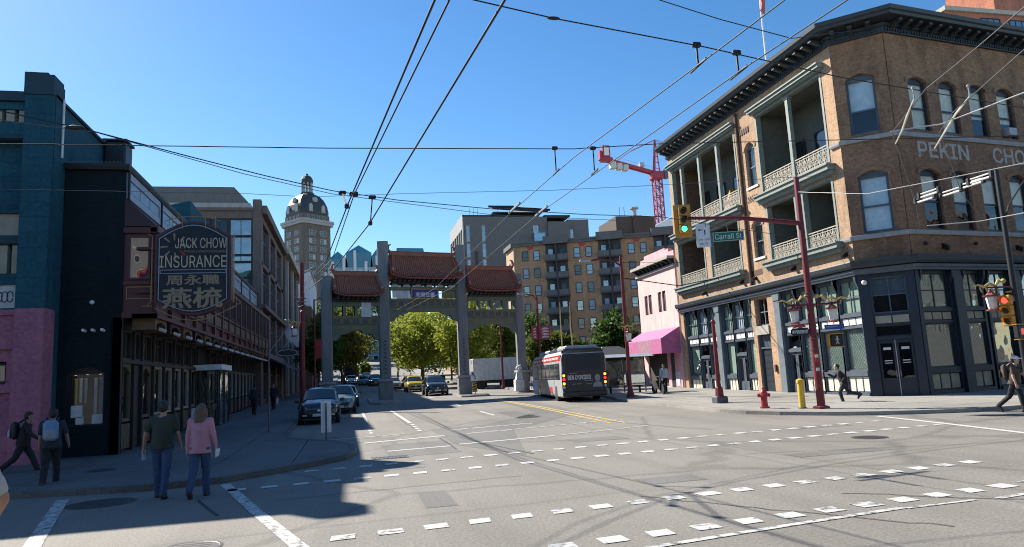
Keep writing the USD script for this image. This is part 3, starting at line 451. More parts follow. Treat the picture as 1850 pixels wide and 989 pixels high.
for u0, u1, k_, n_ in ((.31, 2.25, 'w', 3), (2.97, 4.3, 'w', 2), (4.6, 6.2, 'w', 3), (6.9, 8.6, 'w', 3), (8.8, 10.4, 'w', 3), (10.6, 12.2, 'w', 3), (12.3, 13.9, 'w', 3)): shop(FC, u0, u1, k_, I3, n_, lite='slate_navy', pm='cream_dull', wm='cream_dull')
for u0, u1 in ((2.33, 2.89), (6.28, 6.82)): MB(FC).box(u0, u1, .1, 5.72, -.3, .02).build('pilaster', 'slate_navy', B1)
MB(FC).box(.0, .23, .0, 5.72, -.3, .02).build('pilaster', 'slate_navy', B1)
MB(FC).box(0.1, 14, -.3, .1, -.3, .02).build('plinth', 'slate_navy', B1); MB(FP).box(.46, 9.08, -.2, .1, -.3, .01).box(11.36, 18.1, -.2, .1, -.3, .01).build('plinth', 'stone_grey', B1)
# corner entrance
b = MB(FX); b.box(.02, .5, 0, 5.72, -.25, .02).box(1.95, 2.31, 0, 5.72, -.25, .02).box(.5, 1.95, 2.7, 2.85, -.25, -.05).box(.5, 1.95, 3.35, 3.9, -.25, -.06).box(.5, 1.95, 5.55, 5.72, -.25, -.05).box(.5, 1.95, 0, .14, -.3, -.03); b.build('entrance_frame', 'slate_navy', B1)
for i in range(2): MB(FX).box(.56+i*.7, 1.2+i*.7, 3.45, 3.78, -.059, -.03).build('transom_panel', 'cream_dull', B1)
window(B1, FX, .5, 1.95, 3.9, 5.55, d=.1, cols=2, rows=2, frame='slate_blue', glass='pane_dark', inter=I2, blind='blind_sky_tint', bh=.5, name='transom_window', fw=.06); window(B1, FX, .5, 1.95, 2.85, 3.35, d=.12, frame='slate_navy', inter=I2, name='door_transom', fw=.05)
for x0, x1 in ((.52, 1.21), (1.24, 1.93)):
    q = MB(FX).prism(sbox(x0, .16, x1, 2.69).difference(sbox(x0+.1, 1.0, x1-.1, 2.55)), -.2, -.13).build('door', 'slate_navy', B1)
    MB(FX).quad((x0+.08, .98, -.16), (x1-.08, .98, -.16), (x1-.08, 2.57, -.16), (x0+.08, 2.57, -.16)).build('pane', 'pane_dark', q)
    hx = x1-.07 if x0 < 1 else x0+.07; MB(FX).tube([(hx, 1.05, -.13), (hx, 1.05, -.06), (hx, 1.35, -.06), (hx, 1.35, -.13)], .015, 5).build('handle', 'chrome', q)
    for v_, h_, m_ in ((1.75, .04, 'paper'), (1.65, .03, 'paper'), (2.25, .12, 'paper')): MB(FX).box(x0+.2, x1-.18, v_, v_+h_, -.158, -.155).build('notice', m_, q)
MB(FX).box(1.208, 1.242, .16, 2.69, -.19, -.1).build('door_edge', 'steel', B1)
MB(FX).ball((.3, 5.35, .1), .12, 2).build('camera_dome', 'white_panel', B1)
# service door between the shopfronts
b = MB(FP); b.box(9.45, 10.75, 3.55, 4.05, -.28, .08); b.build('lintel', 'stone', B1)
window(B1, FP, 9.5, 10.7, 4.06, 5.6, d=.2, cols=2, rows=2, frame='slate_light', inter=I1, name='transom_window')
b = MB(FP); b.box(9.45, 9.55, .1, 3.54, -.28, -.1).box(10.65, 10.75, .1, 3.54, -.28, -.1).box(9.55, 10.65, 2.75, 2.85, -.28, -.1); b.build('service_door_frame', 'slate_blue', B1)
q = MB(FP).box(9.55, 10.65, .1, 2.75, -.26, -.2).build('service_door', 'shop_dark', B1)
for k in range(7): MB(FP).box(9.6, 10.6, .2+k*.36, .53+k*.36, -.199, -.185).build('door_board', 'slate_navy', q)
b = MB(FP)
for k in range(14): b.box(9.57+k*.077, 9.6+k*.077, 2.86, 3.5, -.25, -.22)
b.build('door_grille', 'slate_light', B1); MB(FP).box(9.5, 10.7, .1, 3.54, -.3, -.27).build('door_back', 'interior', B1)
MB(FP).bev(10.95, 11.12, 1.45, 1.85, 0, .1).build('mail_box', 'drain_brown', B1)
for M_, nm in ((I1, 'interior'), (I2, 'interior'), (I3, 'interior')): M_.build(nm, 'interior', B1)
# faded painted lettering
b = MB(FC); b.text('PEKIN', .72, (2.9, 11.02, .004), (1, 0, 0), (0, 1, 0), w=3.3, depth=.002, bold=True); b.build('painted_word', 'faded_white', B1); b = MB(FC); b.text('CHO', .72, (7.35, 11.02, .004), (1, 0, 0), (0, 1, 0), w=2.3, depth=.002, bold=True); b.build('painted_word', 'faded_white', B1)
# flagpole on the roof
fp = T('flagpole', 'thin white flagpole with a furled red flag on the corner building roof', 'flagpole', (24.1, 35, 17.5))
MB().tube([(24.1, 35, 17.5), (24.1, 35, 24.6)], [.07, .045], 8).build('pole', 'sign_white', fp); b = MB(); P_ = [(24.13+.05*math.sin(k), 35-.25+.09*(k % 2), 23.9-.27*k) for k in range(7)]
b.tube(P_, [.06, .16, .12, .17, .13, .15, .05], 7).build('flag', 'flag_red', fp)
# ------------------------------------------------------------------ left side of the street
def fwin(par, fr, u0, u1, v0, v1, frame='black', glass='glass_car', w=.0, fw=.08, mid=None, name='window', vm=None):
    b = MB(fr); o = sbox(u0, v0, u1, v1).difference(sbox(u0+fw, v0+fw, u1-fw, v1-fw)); b.prism(o, w+.005, w+.06)
    if mid: y = v0+(v1-v0)*mid; b.box(u0+fw, u1-fw, y-fw*.4, y+fw*.4, w+.005, w+.05)
    if vm:
        for k in range(1, vm): x = u0+(u1-u0)*k/vm; b.box(x-fw*.35, x+fw*.35, v0+fw, v1-fw, w+.005, w+.045)
    p = b.build(name, frame, par); MB(fr).quad((u0+fw*.5, v0+fw*.5, w+.012), (u1-fw*.5, v0+fw*.5, w+.012), (u1-fw*.5, v1-fw*.5, w+.012), (u0+fw*.5, v1-fw*.5, w+.012)).build('pane', glass, p); return p
N1 = T('narrow_building', 'very narrow black two storey building with a maroon bay window along the street', 'building', (-7, 24.6, 0))
FL, FS = Fr((-7, 24.6), (0, 1)), Fr((-8.75, 24.6), (1, 0)); NI = MB(FL); L_ = 33.4
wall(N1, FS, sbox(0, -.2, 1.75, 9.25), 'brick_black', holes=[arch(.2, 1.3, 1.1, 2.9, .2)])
w_ = window(N1, FS, .2, 1.3, 1.1, 2.9, rise=.2, d=.1, frame='black', glass='pane', fw=.04)
b = MB(FS); b.box(.1, 1.4, .9, 3.0, -1.0, -.95).box(.1, .15, .9, 3, -.95, -.3).box(1.35, 1.4, .9, 3, -.95, -.3); b.build('interior', 'interior', N1)
for u, m_, h0 in ((.42, 'yellow_paint', 1.75), (.56, 'cream', 1.8), (.7, 'curtain_green', 1.78), (.98, 'white_wall', 1.4), (1.14, 'bag_blue', 1.35)): MB(FS).hull([(u-.07, h0, -.34), (u+.07, h0, -.34), (u-.05, 2.55, -.3), (u+.05, 2.55, -.3), (u, 2.5, -.22), (u, h0, -.24)]).build('hanging_garment', m_, N1)
for u in (.42, .75, 1.12): MB(FS).ball((u, 2.72, -.25), .07, 2).build('display_lamp', 'bulb_warm', N1)
for u0, u1, v0, v1 in ((.36, .68, 1.35, 1.72), (.5, .72, 1.12, 1.37), (.95, 1.25, 1.14, 1.42)): MB(FS).box(u0, u1, v0, v1, -.135, -.125).build('window_notice', 'paper', N1)
MB(FS).lathe([(.001, 0), (.06, 0), (.07, .05), (.05, .1), (.001, .12)], 10, (0, 0, 0)).V
for u in (.72, .98, 1.25): MB(FS).tube([(u, 4.0, 0), (u, 4.02, .2)], .05, 7).build('spot_lamp', 'white_panel', N1)
MB(FS).ball((.9, 4.9, .05), .07, 2).build('wall_camera', 'white_panel', N1)
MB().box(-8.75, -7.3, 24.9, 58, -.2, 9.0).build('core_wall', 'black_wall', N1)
V, F = mitre([(-7, 58), (-7, 24.6), (-8.75, 24.6)][::-1], [(0, 9.2), (.12, 9.2), (.16, 9.3), (.16, 9.38), (0, 9.4)]); MB().add(V, F).build('parapet_cap', 'black', N1)
MB().box(-8.74, -7, 24.62, 58, 9.0, 9.25).build('roof', 'roof_brown', N1)
# ground floor
u = .12; k = 0
base = lambda u: g(24.6+u)+.13
while u < 31.5:
    wd = (1.35, .9, 1.4, 1.5, 1.5, 1.5)[min(k, 5)]; z0 = base(u); c = u+wd
    if 11.0 < u < 14.2: u += wd+.08; k += 1; continue
    fwin(N1, FL, u+.05, c-.05, 3.1, 4.05, 'brown_wood', 'pane_shop', w=-.12, fw=.06, vm=2 if k != 1 else None)
    if k == 1: MB(FL).box(u+.03, c-.03, z0, 2.95, -.2, -.1).build('wood_panel', 'brown_wood', N1)
    else:
        p = MB(FL).prism(sbox(u+.02, z0+.95, c-.02, 2.98).difference(arch(u+.12, c-.12, z0+1.05, 2.88, .25 if k < 3 else 0)), -.18, -.08).build('shop_window', 'ochre_panel' if k < 3 else 'cream_dull', N1)
        MB(FL).quad((u+.1, z0+1.03, -.14), (c-.1, z0+1.03, -.14), (c-.1, 2.9, -.14), (u+.1, 2.9, -.14)).build('pane', 'pane_shop', p)
        if k >= 3 and k < 6: MB(FL).quad((u+.1, 1.9, -.3), (c-.1, 1.9, -.3), (c-.1, 2.9, -.3), (u+.1, 2.9, -.3)).build('blind', 'curtain_green', p)
        for j in range(4): MB(FL).box(u+.06+j*(wd-.1)/4, u+.01+(j+1)*(wd-.1)/4, z0+.1, z0+.88, -.14, -.06).build('wood_panel', 'brown_wood' if k % 2 else 'ochre_panel', N1)
    MB(FL).box(c-.03, c+.09, z0-.1, 4.3, -.25, .02).build('shopfront_post', 'black', N1)
    u = c+.08; k += 1
b = MB(FL); b.box(0, .12, -.1, 4.3, -.25, .02).box(.12, L_, 2.98, 3.1, -.22, .03).box(0, L_, 4.05, 4.4, -.25, .04).box(.12, L_, -.2, .1, -.3, -.05).box(.12, 31, .1, .75, -.26, -.16); b.build('shopfront_frame', 'black', N1)
MB(FL).box(6.5, 7.0, 3.3, 3.6, -.3, -.28).build('neon_sign', 'neon_red', N1)
MB(FL).box(0, L_, -.1, 4.3, -.29, -.27).build('shop_back', 'interior', N1)
# glass entrance box
z0 = g(37)+.13
b = MB(FL); b.box(11.2, 14.2, 2.95, 3.2, -.1, 1.15); b.build('entrance_canopy', 'white_panel', N1); MB(FL).box(11.35, 14.05, 2.925, 2.948, 0, 1.0).build('canopy_soffit', 'soffit_green_lit', N1)  # greenish light under the canopy put into the soffit colour
for a_, c_, s_ in ((11.3, 12.7, 'f'), (12.75, 14.1, 'f')): fwin(N1, FL, a_, c_, z0, 2.93, 'black', 'pane_shop', w=1.0, fw=.05, name='entrance_window')
fe = Fr((-7, 24.6+11.25), (1, 0)); fwin(N1, fe, 0, 1.0, z0, 2.93, 'black', 'pane_shop', w=0, fw=.05, name='entrance_window')
# bay
FB, FE = Fr((-6.1, 24.65), (0, 1)), Fr((-7.0, 24.65), (1, 0))
MB().prism(Polygon([(-7.05, 24.66), (-6.12, 24.66), (-6.12, 57.6), (-7.05, 57.6)]), 4.42, 7.3).build('bay_wall', 'maroon', N1)
b = MB(); V = [(-7.0, y, z) for y in (24.62, 57.6) for z in (7.35, 8.3)]+[(-6.02, y, 7.35) for y in (24.62, 57.6)]; b.hull(V); b.build('bay_roof', 'maroon_dark', N1)
b = MB(FB); b.box(-.1, 32.9, 7.15, 7.38, -.1, .12).box(-.06, 32.9, 5.5, 5.6, 0, .07).box(-.08, 32.9, 4.38, 4.5, -.6, .1).box(-.06, 32.9, 4.86, 4.94, 0, .07); b.build('bay_cornice', 'maroon', N1)
b = MB(FE); b.box(-.0, .98, 7.12, 7.3, 0, .1).box(0, .95, 5.45, 5.55, 0, .06).box(0, 1.0, 4.38, 4.55, -.1, .08); b.build('bay_cornice', 'maroon', N1)
fwin(N1, FE, .12, .8, 5.6, 7.05, 'maroon', 'pane_shop', w=.0, fw=.07)
MB(FE).prism(sbox(.1, 4.98, .82, 5.38).difference(sbox(.125, 5.005, .795, 5.355)), .001, .015).build('gold_outline', 'gold', N1)
for i in range(16):
    a = .15+i*2.05
    for j in range(4): fwin(N1, FB, a+.1+j*.42, a+.1+(j+1)*.42-.03, 5.66, 7.08, 'maroon_dark', 'pane_shop', w=.0, fw=.035)
    for j in range(3): MB(FB).bev(a+.1+j*.56, a+.1+(j+1)*.56-.05, 4.98, 5.44, 0, .05).build('bay_panel', 'ochre_panel', N1)
    MB(FB).box(a-.16, a+.06, 4.5, 7.12, 0, .1).build('bay_pilaster', 'maroon', N1)
    MB(FB).prism(sbox(a+.2, 4.02, a+1.7, 4.4).difference(arch(a+.38, a+1.52, 3.9, 4.3, .1)), -.7, -.02).build('bay_bracket', 'maroon_dark' if i % 2 else 'ochre_panel', N1)
    MB(FB).tube([(a+1.0, 4.1, -.1), (a+1.05, 4.0, .12)], .06, 7).build('spot_lamp', 'white_panel', N1)
# pale clerestory fascia
for i in range(8):
    a = .1+i*4.15; q = MB(FL).prism(sbox(a, 8.3, a+4.05, 9.18).difference(sbox(a+.15, 8.52, a+3.9, 8.95)), .001, .08).build('fascia_frame', 'fascia_pale', N1)
    for j in range(3): MB(FL).box(a+.2+j*1.24, a+.2+(j+1)*1.24-.08, 8.56, 8.92, .01, .05).build('fascia_panel', 'blue_wall', N1)
    MB(FL).tube([(a-.03, 9.2, .1), (a-.03, 8.25, .1)], .04, 6).build('downpipe', 'black', N1)
# hanging sign
sg = T('shop_sign', 'large hanging navy insurance sign with arched top and cream lettering on the maroon bay', 'sign', (-4.86, 24.45, 5.9)); yo = 24.33
def sgshape(e): 
    top = [(-4.86+1.15*(1-2*i/12.)*(1+e), 6.95+e+.5*math.sin(math.pi*i/12.)) for i in range(13)]; bot = [(-4.86-1.15*(1-2*i/12.)*(1+e), 4.82-e-.44*math.sin(math.pi*i/12.)) for i in range(13)]
    return Polygon(top+bot)
FG = Fr((0, yo), (1, 0))
MB(FG).prism(sgshape(0), -.36, -.01).build('sign_case', 'maroon', sg); MB(FG).prism(sgshape(0).buffer(-.07), -.009, .004).build('sign_face', 'sign_navy', sg)
MB(FG).prism(sgshape(0).buffer(-.12).difference(sgshape(0).buffer(-.145)), .004, .02).build('sign_border', 'fascia_pale', sg)
SER = 'NotoSerif*'
def stext(t, h, x, z, w, m_, font=None, bold=False): MB(FG).text(t, h, (x, z, .004), (1, 0, 0), (0, 1, 0), w=w, depth=.02, font=font, bold=bold).build('lettering', m_, sg)
stext('JACK CHOW', .33, -4.63, 6.56, 1.56, 'letter_cream'); stext('INSURANCE', .38, -4.86, 5.93, 2.0, 'letter_cream'); stext('PERSONAL & COMMERCIAL INSURANCE', .075, -4.5, 6.41, 1.28, 'letter_dull')
stext('周永職', .3, -4.86, 5.42, 1.6, 'letter_dull', CJK, True); stext('燕梳', .6, -4.86, 4.74, 1.8, 'letter_dull', CJK, True)
MB(FG).prism(sbox(-5.85, 5.73, -3.87, 5.86).difference(sbox(-5.83, 5.75, -3.89, 5.84)), .004, .02).build('sign_rule', 'fascia_pale', sg)
for k in range(8):
    a_ = k*math.pi/4+.05; c_ = np.array([-5.42, 6.62]); d_ = np.array([math.cos(a_), math.sin(a_)]); n_ = np.array([-d_[1], d_[0]])*.035
    if 0 < k < 1: continue
    MB(FG).prism(Polygon([c_+d_*.2+n_*.4, c_+d_*.42+n_, c_+d_*.42-n_, c_+d_*.2-n_*.4]), .004, .016).build('sun_ray', 'sign_red' if k == 7 else 'letter_dull', sg)
b = MB(FG)
b.tube([(-6.2, 4.7, .05), (-6.08, 4.85, .05), (-6.08, 6.95, .05), (-6.2, 7.02, .05)], .015, 5).tube([(-6.35, 4.7, .05), (-6.05, 4.7, .05)], .015, 5).tube([(-3.62, 4.75, .05), (-3.62, 7.0, .05)], .022, 5)
b.tube([(-5.7+.14*i, 7.38+.22*math.sin(math.pi*(i+1.5)/15), .05) for i in range(13)], .014, 5).tube([(-5.95+.18*i, 4.62-.42*math.sin(math.pi*(i)/13), .1) for i in range(14)], .018, 5).tube([(-3.7, 4.55, .05), (-3.4, 4.75, .05), (-3.62, 4.95, .05)], .02, 5)
for x in (-5.5, -5.2, -4.5, -4.2): b.bar((x, 7.2, .0), (x, 7.6, .05), .02)
b.build('gold_tubing', 'gold', sg); MB(FG).bar((-6.6, 6.6, -.2), (-5.9, 6.6, -.2), .08).bar((-6.6, 5.2, -.2), (-5.9, 5.2, -.2), .08).build('sign_bracket', 'maroon', sg)
# teal and pink building
N2 = T('teal_pink_building', 'tall building at the left edge, teal above and pink below', 'building', (-12, 23.5, 0)); FT = Fr((-16, 23.5), (1, 0))
P0 = sbox(0, 4.62, 7.3, 11.3); P1 = sbox(0, -.2, 7.3, 4.618); X_ = lambda x: x+16
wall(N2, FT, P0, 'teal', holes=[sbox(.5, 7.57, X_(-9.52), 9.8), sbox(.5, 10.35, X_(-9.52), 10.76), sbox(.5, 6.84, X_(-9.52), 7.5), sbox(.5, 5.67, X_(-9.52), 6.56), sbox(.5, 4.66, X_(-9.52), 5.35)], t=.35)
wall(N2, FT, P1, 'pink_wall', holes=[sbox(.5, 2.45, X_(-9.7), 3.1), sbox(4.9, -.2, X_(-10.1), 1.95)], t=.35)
MB(FT).box(6.5, 7.28, 4.62, 11.85, -.6, .16).build('pier', 'teal', N2); MB(FT).prism(Polygon([(6.48, 11.2), (7.3, 11.2), (7.3, 11.7), (7.12, 11.9), (6.48, 11.9)]), -.65, .2).build('pier_cap', 'teal_dark', N2)
MB(FT).box(6.5, 7.28, -.2, 4.618, -.6, .17).build('pier', 'pink_wall', N2); b = MB(FT); b.box(0, 6.5, 3.45, 3.58, 0, .1).box(0, 6.5, 2.2, 2.35, 0, .08).box(0, 6.5, 4.45, 4.6, 0, .08); b.build('ledge', 'pink_wall', N2)
b = MB(FT); b.box(0, 6.5, 11.0, 11.3, 0, .12).box(0, 6.5, 9.82, 9.95, 0, .06).box(0, 6.5, 6.58, 6.8, 0, .05).box(0, 6.5, 7.5, 7.57, 0, .05); b.build('ledge', 'teal_dark', N2)
for k in range(18):
    for v0, v1, m_ in ((10.37, 10.74, 'cream_dull'), (5.69, 6.54, 'cream_dull')): MB(FT).box(.5+k*.34, .5+k*.34+.22, v0, v1, -.3, -.04).build('slat', m_, N2)
MB(FT).box(.5, 6.48, 6.84, 7.5, -.3, -.06).build('panel', 'cream_dull', N2); MB(FT).box(.5, 6.48, 4.66, 5.35, -.3, -.06).build('panel', 'graffiti', N2)
b = MB(FT)
for k in range(3): b.tube([(6.0+k*.14+.08*math.cos(t/2), 5.0+.16*math.sin(t/2), -.05) for t in range(13)], .012, 4)
b.build('scrawl', 'black', N2)
MB(FT).box(.4, 6.6, -.2, 11, -1.4, -1.3).box(.4, 6.6, 9.8, 9.9, -1.3, -.35).box(.4, 6.6, 7.45, 7.57, -1.3, -.35).build('recess', 'interior', N2)
window(N2, FT, 3.4, 6.3, 7.6, 9.75, d=1.0, cols=3, frame='teal_dark', split=[.6]); fwin(N2, FT, .5, 6.25, 2.47, 3.08, 'black', 'pane_shop', w=-.3); MB(FT).box(4.9, 5.9, -.1, 1.95, -.32, -.28).build('door', 'shop_dark', N2)
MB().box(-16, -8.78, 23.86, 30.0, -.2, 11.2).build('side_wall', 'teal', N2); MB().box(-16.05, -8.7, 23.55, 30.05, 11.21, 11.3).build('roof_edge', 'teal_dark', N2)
MB().tube([(-8.66, 24.0, 11.3), (-8.66, 24.0, 9.4)], .035, 6).build('pipe', 'white_panel', N2)
ch = T('roof_vent_box', 'dark sheet metal box on the roof of the black narrow building', 'vent', (-8.6, 28.4, 9.4)); MB().bev(-8.72, -8.0, 28, 28.9, 9.25, 11.35, .06).build('vent_body', 'black', ch); MB().box(-8.78, -7.94, 27.95, 28.95, 11.351, 11.42).build('vent_lid', 'black', ch)
b = MB()
for k in range(40): b.bar((-8.7+k*.04, 24.62, 9.4), (-8.7+k*.04, 24.62, 9.52), .008)
b.build('bird_spikes', 'steel_dark', N1)
# building behind with teal penthouse, brownstone glass block, next blocks
N3 = T('penthouse', 'small teal rooftop structure with a sloping top above the narrow building', 'building', (-10, 42, 9)); MB().box(-14, -8.76, 41, 56, 0, 9.3).build('wall', 'teal_dark', N3)
b = MB(); b.hull([(-8.62, 42.2, 9.3), (-8.62, 50, 9.3), (-8.62, 42.2, 12.7), (-8.62, 50, 12.5), (-11.5, 42.2, 9.3), (-11.5, 50, 9.3), (-11.5, 42.2, 12.0), (-11.5, 50, 12.0)]); b.build('roof_structure', 'teal', N3); MB().box(-10.9, -9.3, 42.1, 42.19, 9.6, 11.6).build('window_band', 'glass_car', N3)
N4 = T('brownstone_block', 'brownstone and glass office block with a tall corner pier', 'building', (-7, 58, 0)); F4, F4s = Fr((-15, 58.0), (1, 0)), Fr((-6.65, 58.1), (0, 1))
MB().box(-15, -6.95, 58.05, 77, 0, 15.9).build('core_wall', 'brick_brown', N4); MB(F4).box(7.75, 8.38, 0, 16.85, -.6, .12).build('corner_pier', 'stone_brown', N4)
b = MB(F4); b.box(0, 7.72, 15.3, 16.0, -.2, .12).box(0, 7.8, 15.9, 16.15, -.2, .3); b.build('cornice', 'stone_brown', N4)
for u0, u1, gl in ((3.5, 4.6, 'glass_car'), (4.7, 5.9, 'glass_car'), (6.05, 7.7, 'glass_blue')):
    for v0, v1, m_ in ((13.9, 15.25, 1), (12.4, 13.85, 1), (11.85, 12.35, 1), (10.6, 11.8, 0), (8.9, 10.55, 0), (7.2, 8.85, 0)): fwin(N4, F4, u0, u1, v0, v1, 'black', gl, w=.02, fw=.07, vm=2 if m_ else None, name='curtain_wall_window')
b = MB(F4s); b.box(0, 19, 15.2, 15.7, -.3, .05).box(0, 19, 15.75, 16.4, -.3, .45).box(0, 19, 8.2, 8.5, -.3, .35).box(0, 19, 4.4, 4.8, -.3, .3).box(0, 19, 11.7, 12.0, -.3, .02); b.build('cornice', 'stone_brown', N4)
for k, (a, c) in enumerate(((1.2, 5.4), (6.8, 11), (12.4, 17))):
    for v0, v1 in ((12.1, 15.1), (8.6, 11.6), (4.9, 8.1), (1.0, 4.3)): fwin(N4, F4s, a, c, v0, v1, 'steel_dark', 'glass_car', w=-.28, fw=.12, mid=.66, vm=3)
for a, c in ((0, 1.2), (5.4, 6.8), (11, 12.4), (17, 18.9)): MB(F4s).box(a, c, 0, 15.2, -.3, .02).build('pier', 'stone_brown', N4)
V_ = [(-6.6, 59.5, 4.6), (-6.6, 76, 4.6), (-4.9, 59.5, 3.75), (-4.9, 76, 3.75)]
aw = T('shop_awning', 'black fabric awning over the pavement at the brownstone block', 'awning', (-6, 68, 3.8)); b = MB(); b.hull(V_+[(-4.9, 59.5, 3.6), (-4.9, 76, 3.6), (-6.6, 59.5, 4.5), (-6.6, 76, 4.5)]); b.build('canopy', 'awning_black', aw)
N5 = T('dark_brick_block', 'dark brick block with tall narrow windows beyond the brownstone block', 'building', (-7, 78, 0)); F5 = Fr((-6.5, 77.3), (0, 1)); MB().box(-16, -6.8, 77.3, 101, 0, 16.3).build('core_wall', 'brick_brown', N5)
MB(F5).box(0, 23.5, 16.0, 16.8, -.3, .5).build('cornice', 'stone', N5); MB(Fr((-9, 77.3), (1, 0))).box(0, 2.5, 13, 16.6, 0, .1).build('pier', 'brick_brown', N5)
for k in range(6):
    MB(F5).box(k*3.9, k*3.9+1.1, 0, 16.0, -.3, .03).build('pier', 'stone_grey' if k % 2 else 'brick_brown', N5)
    for v0, v1 in ((12.2, 15.6), (8.4, 11.6), (4.9, 7.8)): fwin(N5, F5, k*3.9+1.3, k*3.9+3.7, v0, v1, 'steel_dark', 'glass_car', w=-.28, vm=2, mid=.7)
N6 = T('low_brick_block', 'low dark brick buildings far down the left side of the street', 'building', (-8, 102, 0)); MB().box(-18, -6.3, 101.2, 150, 0, 14).build('wall', 'brick_brown', N6); F6 = Fr((-6.3, 101.3), (0, 1))
for k in range(9):
    for v0 in (5.5, 9.5): fwin(N6, F6, 1+k*5, 3.6+k*5, v0, v0+2.6, 'steel_dark', 'glass_car')
N7 = T('pale_block', 'pale blue grey blank wall rising behind the dark brick building on the left', 'building', (-7, 110, 0)); MB().box(-15, -5.5, 109, 130, 13.8, 19.0).build('upper_wall', 'white_wall', N7); MB().box(-15, -5.4, 109, 130, 0, 13.78).build('lower_wall', 'brick_brown', N7); MB().box(-15.1, -5.3, 108.9, 130, 19.01, 19.15).build('roof_edge', 'steel', N7)
N8 = T('rooftop_block', 'grey concrete roof storey rising behind the brownstone block', 'building', (-16, 75, 15)); b = MB(); b.box(-30, -11.35, 76, 95, 0, 22.8).hull([(-11.35, 76, 14), (-9.9, 76, 14), (-11.35, 76, 22.8), (-9.95, 76, 21.2), (-11.35, 95, 14), (-9.9, 95, 14), (-11.35, 95, 22.8), (-9.95, 95, 21.2)]); b.build('wall', 'panel_grey', N8); MB().box(-30, -9.7, 75.5, 96, 20.5, 21.0).build('ledge', 'stone_grey', N8)
fwin(N8, Fr((-19, 75.98), (1, 0)), 0, 6.5, 18.6, 20.2, 'steel_dark', 'glass_car', vm=4)
# domed tower
TW = T('domed_tower', 'tall brick tower with a dark mansard dome and lantern in the distance', 'tower', (-18, 340, 0)); A0 = math.radians(38); hw = 8.0
cx, cy = -18.2, 340; c_, s_ = math.cos(A0), math.sin(A0)
def pc(r, ch=.16): return [(cx+(x*c_-y*s_)*r, cy+(x*s_+y*c_)*r) for x, y in ((-1, -1+ch), (-1+ch, -1), (1-ch, -1), (1, -1+ch), (1, 1-ch), (1-ch, 1), (-1+ch, 1), (-1, 1-ch))]
MB().prism(Polygon(pc(hw)), 10, 76).build('wall', 'brick_tower', TW); MB().prism(Polygon(pc(hw+1.0)), 76.01, 77.2).prism(Polygon(pc(hw+1.4)), 77.21, 78.2).build('cornice', 'stone_grey', TW); MB().prism(Polygon(pc(hw-.3)), 78.21, 81).build('attic', 'brick_tower', TW)
prof = [(hw-.2, 81.01), (hw-.1, 83), (hw-.6, 86), (hw-1.6, 88.5), (hw-3.2, 90.6), (hw-4.8, 91.6)]; V = []; F = []
for r_, z_ in prof: V += [(x, y, z_) for x, y in pc(r_, .28)]
for i in range(len(prof)-1):
    for k in range(8): a, b_, c, d = i*8+k, i*8+(k+1) % 8, (i+1)*8+(k+1) % 8, (i+1)*8+k; F += [[a, b_, c], [a, c, d]]
F += [[40, 40+k, 41+k] for k in range(1, 7)]; MB().add(V, F).build('dome', 'copper_dome', TW)
MB().lathe([(3.2, 91.5), (3.2, 92.6), (2.7, 92.7)], 10, (cx, cy, 0)).lathe([(2.6, 97.4), (2.8, 97.7), (2.7, 99.2), (2.0, 100.6), (.8, 101.2), (.4, 102.2), (.05, 102.3)], 10, (cx, cy, 0)).build('lantern', 'copper_dome', TW)
for k in range(8): a = k*math.pi/4+.2; MB().tube([(cx+2.2*math.cos(a), cy+2.2*math.sin(a), 92.6), (cx+2.2*math.cos(a), cy+2.2*math.sin(a), 97.5)], .45, 6).build('lantern_column', 'stone_grey', TW)
for fi, (px_, py_) in enumerate(((-1, -1), (1, -1))):
    if fi == 0: o_, d_ = np.array(pc(hw, 0)[7]), np.array(pc(hw, 0)[0])
    else: o_, d_ = np.array(pc(hw, 0)[1]), np.array(pc(hw, 0)[2])
    ft = Fr(tuple(o_), tuple(d_-o_))
    for r_ in range(9):
        for cc in (3.2, 5.1, 9.3, 11.2): fwin(TW, ft, cc, cc+1.5, 40.5+r_*3.8, 42.8+r_*3.8, 'stone', 'pane_dark' if (r_*3+int(cc)) % 4 else 'fascia_pale', fw=.16, mid=.5)
    for cc in (3.4, 10.2):
        MB(ft).hull([(cc, 82, -.6), (cc+2, 82, -.6), (cc, 85.2, -1.4), (cc+2, 85.2, -1.4), (cc+1, 86.2, -1.5), (cc, 82, .1), (cc+2, 82, .1), (cc, 85, .1), (cc+2, 85, .1), (cc+1, 86, .1)]).build('dormer', 'stone_grey', TW); fwin(TW, ft, cc+.45, cc+1.55, 82.6, 84.9, 'stone', 'fascia_pale', w=.11, fw=.14)
    for cc in (2.5, 5, 8, 11): fwin(TW, ft, cc, cc+1.4, 78.8, 80.4, 'stone', 'pane_dark', w=-.28, fw=.15)
    MB(ft).lathe([(1.4, 0), (1.4, .5), (1.0, .6), (.01, .6)], 10, (0, 0, 0)).V
    MB(ft).ball((7.6, 88.2, -1.4), 1.5, 2, (1, 1, .5)).build('round_dormer', 'stone_grey', TW)
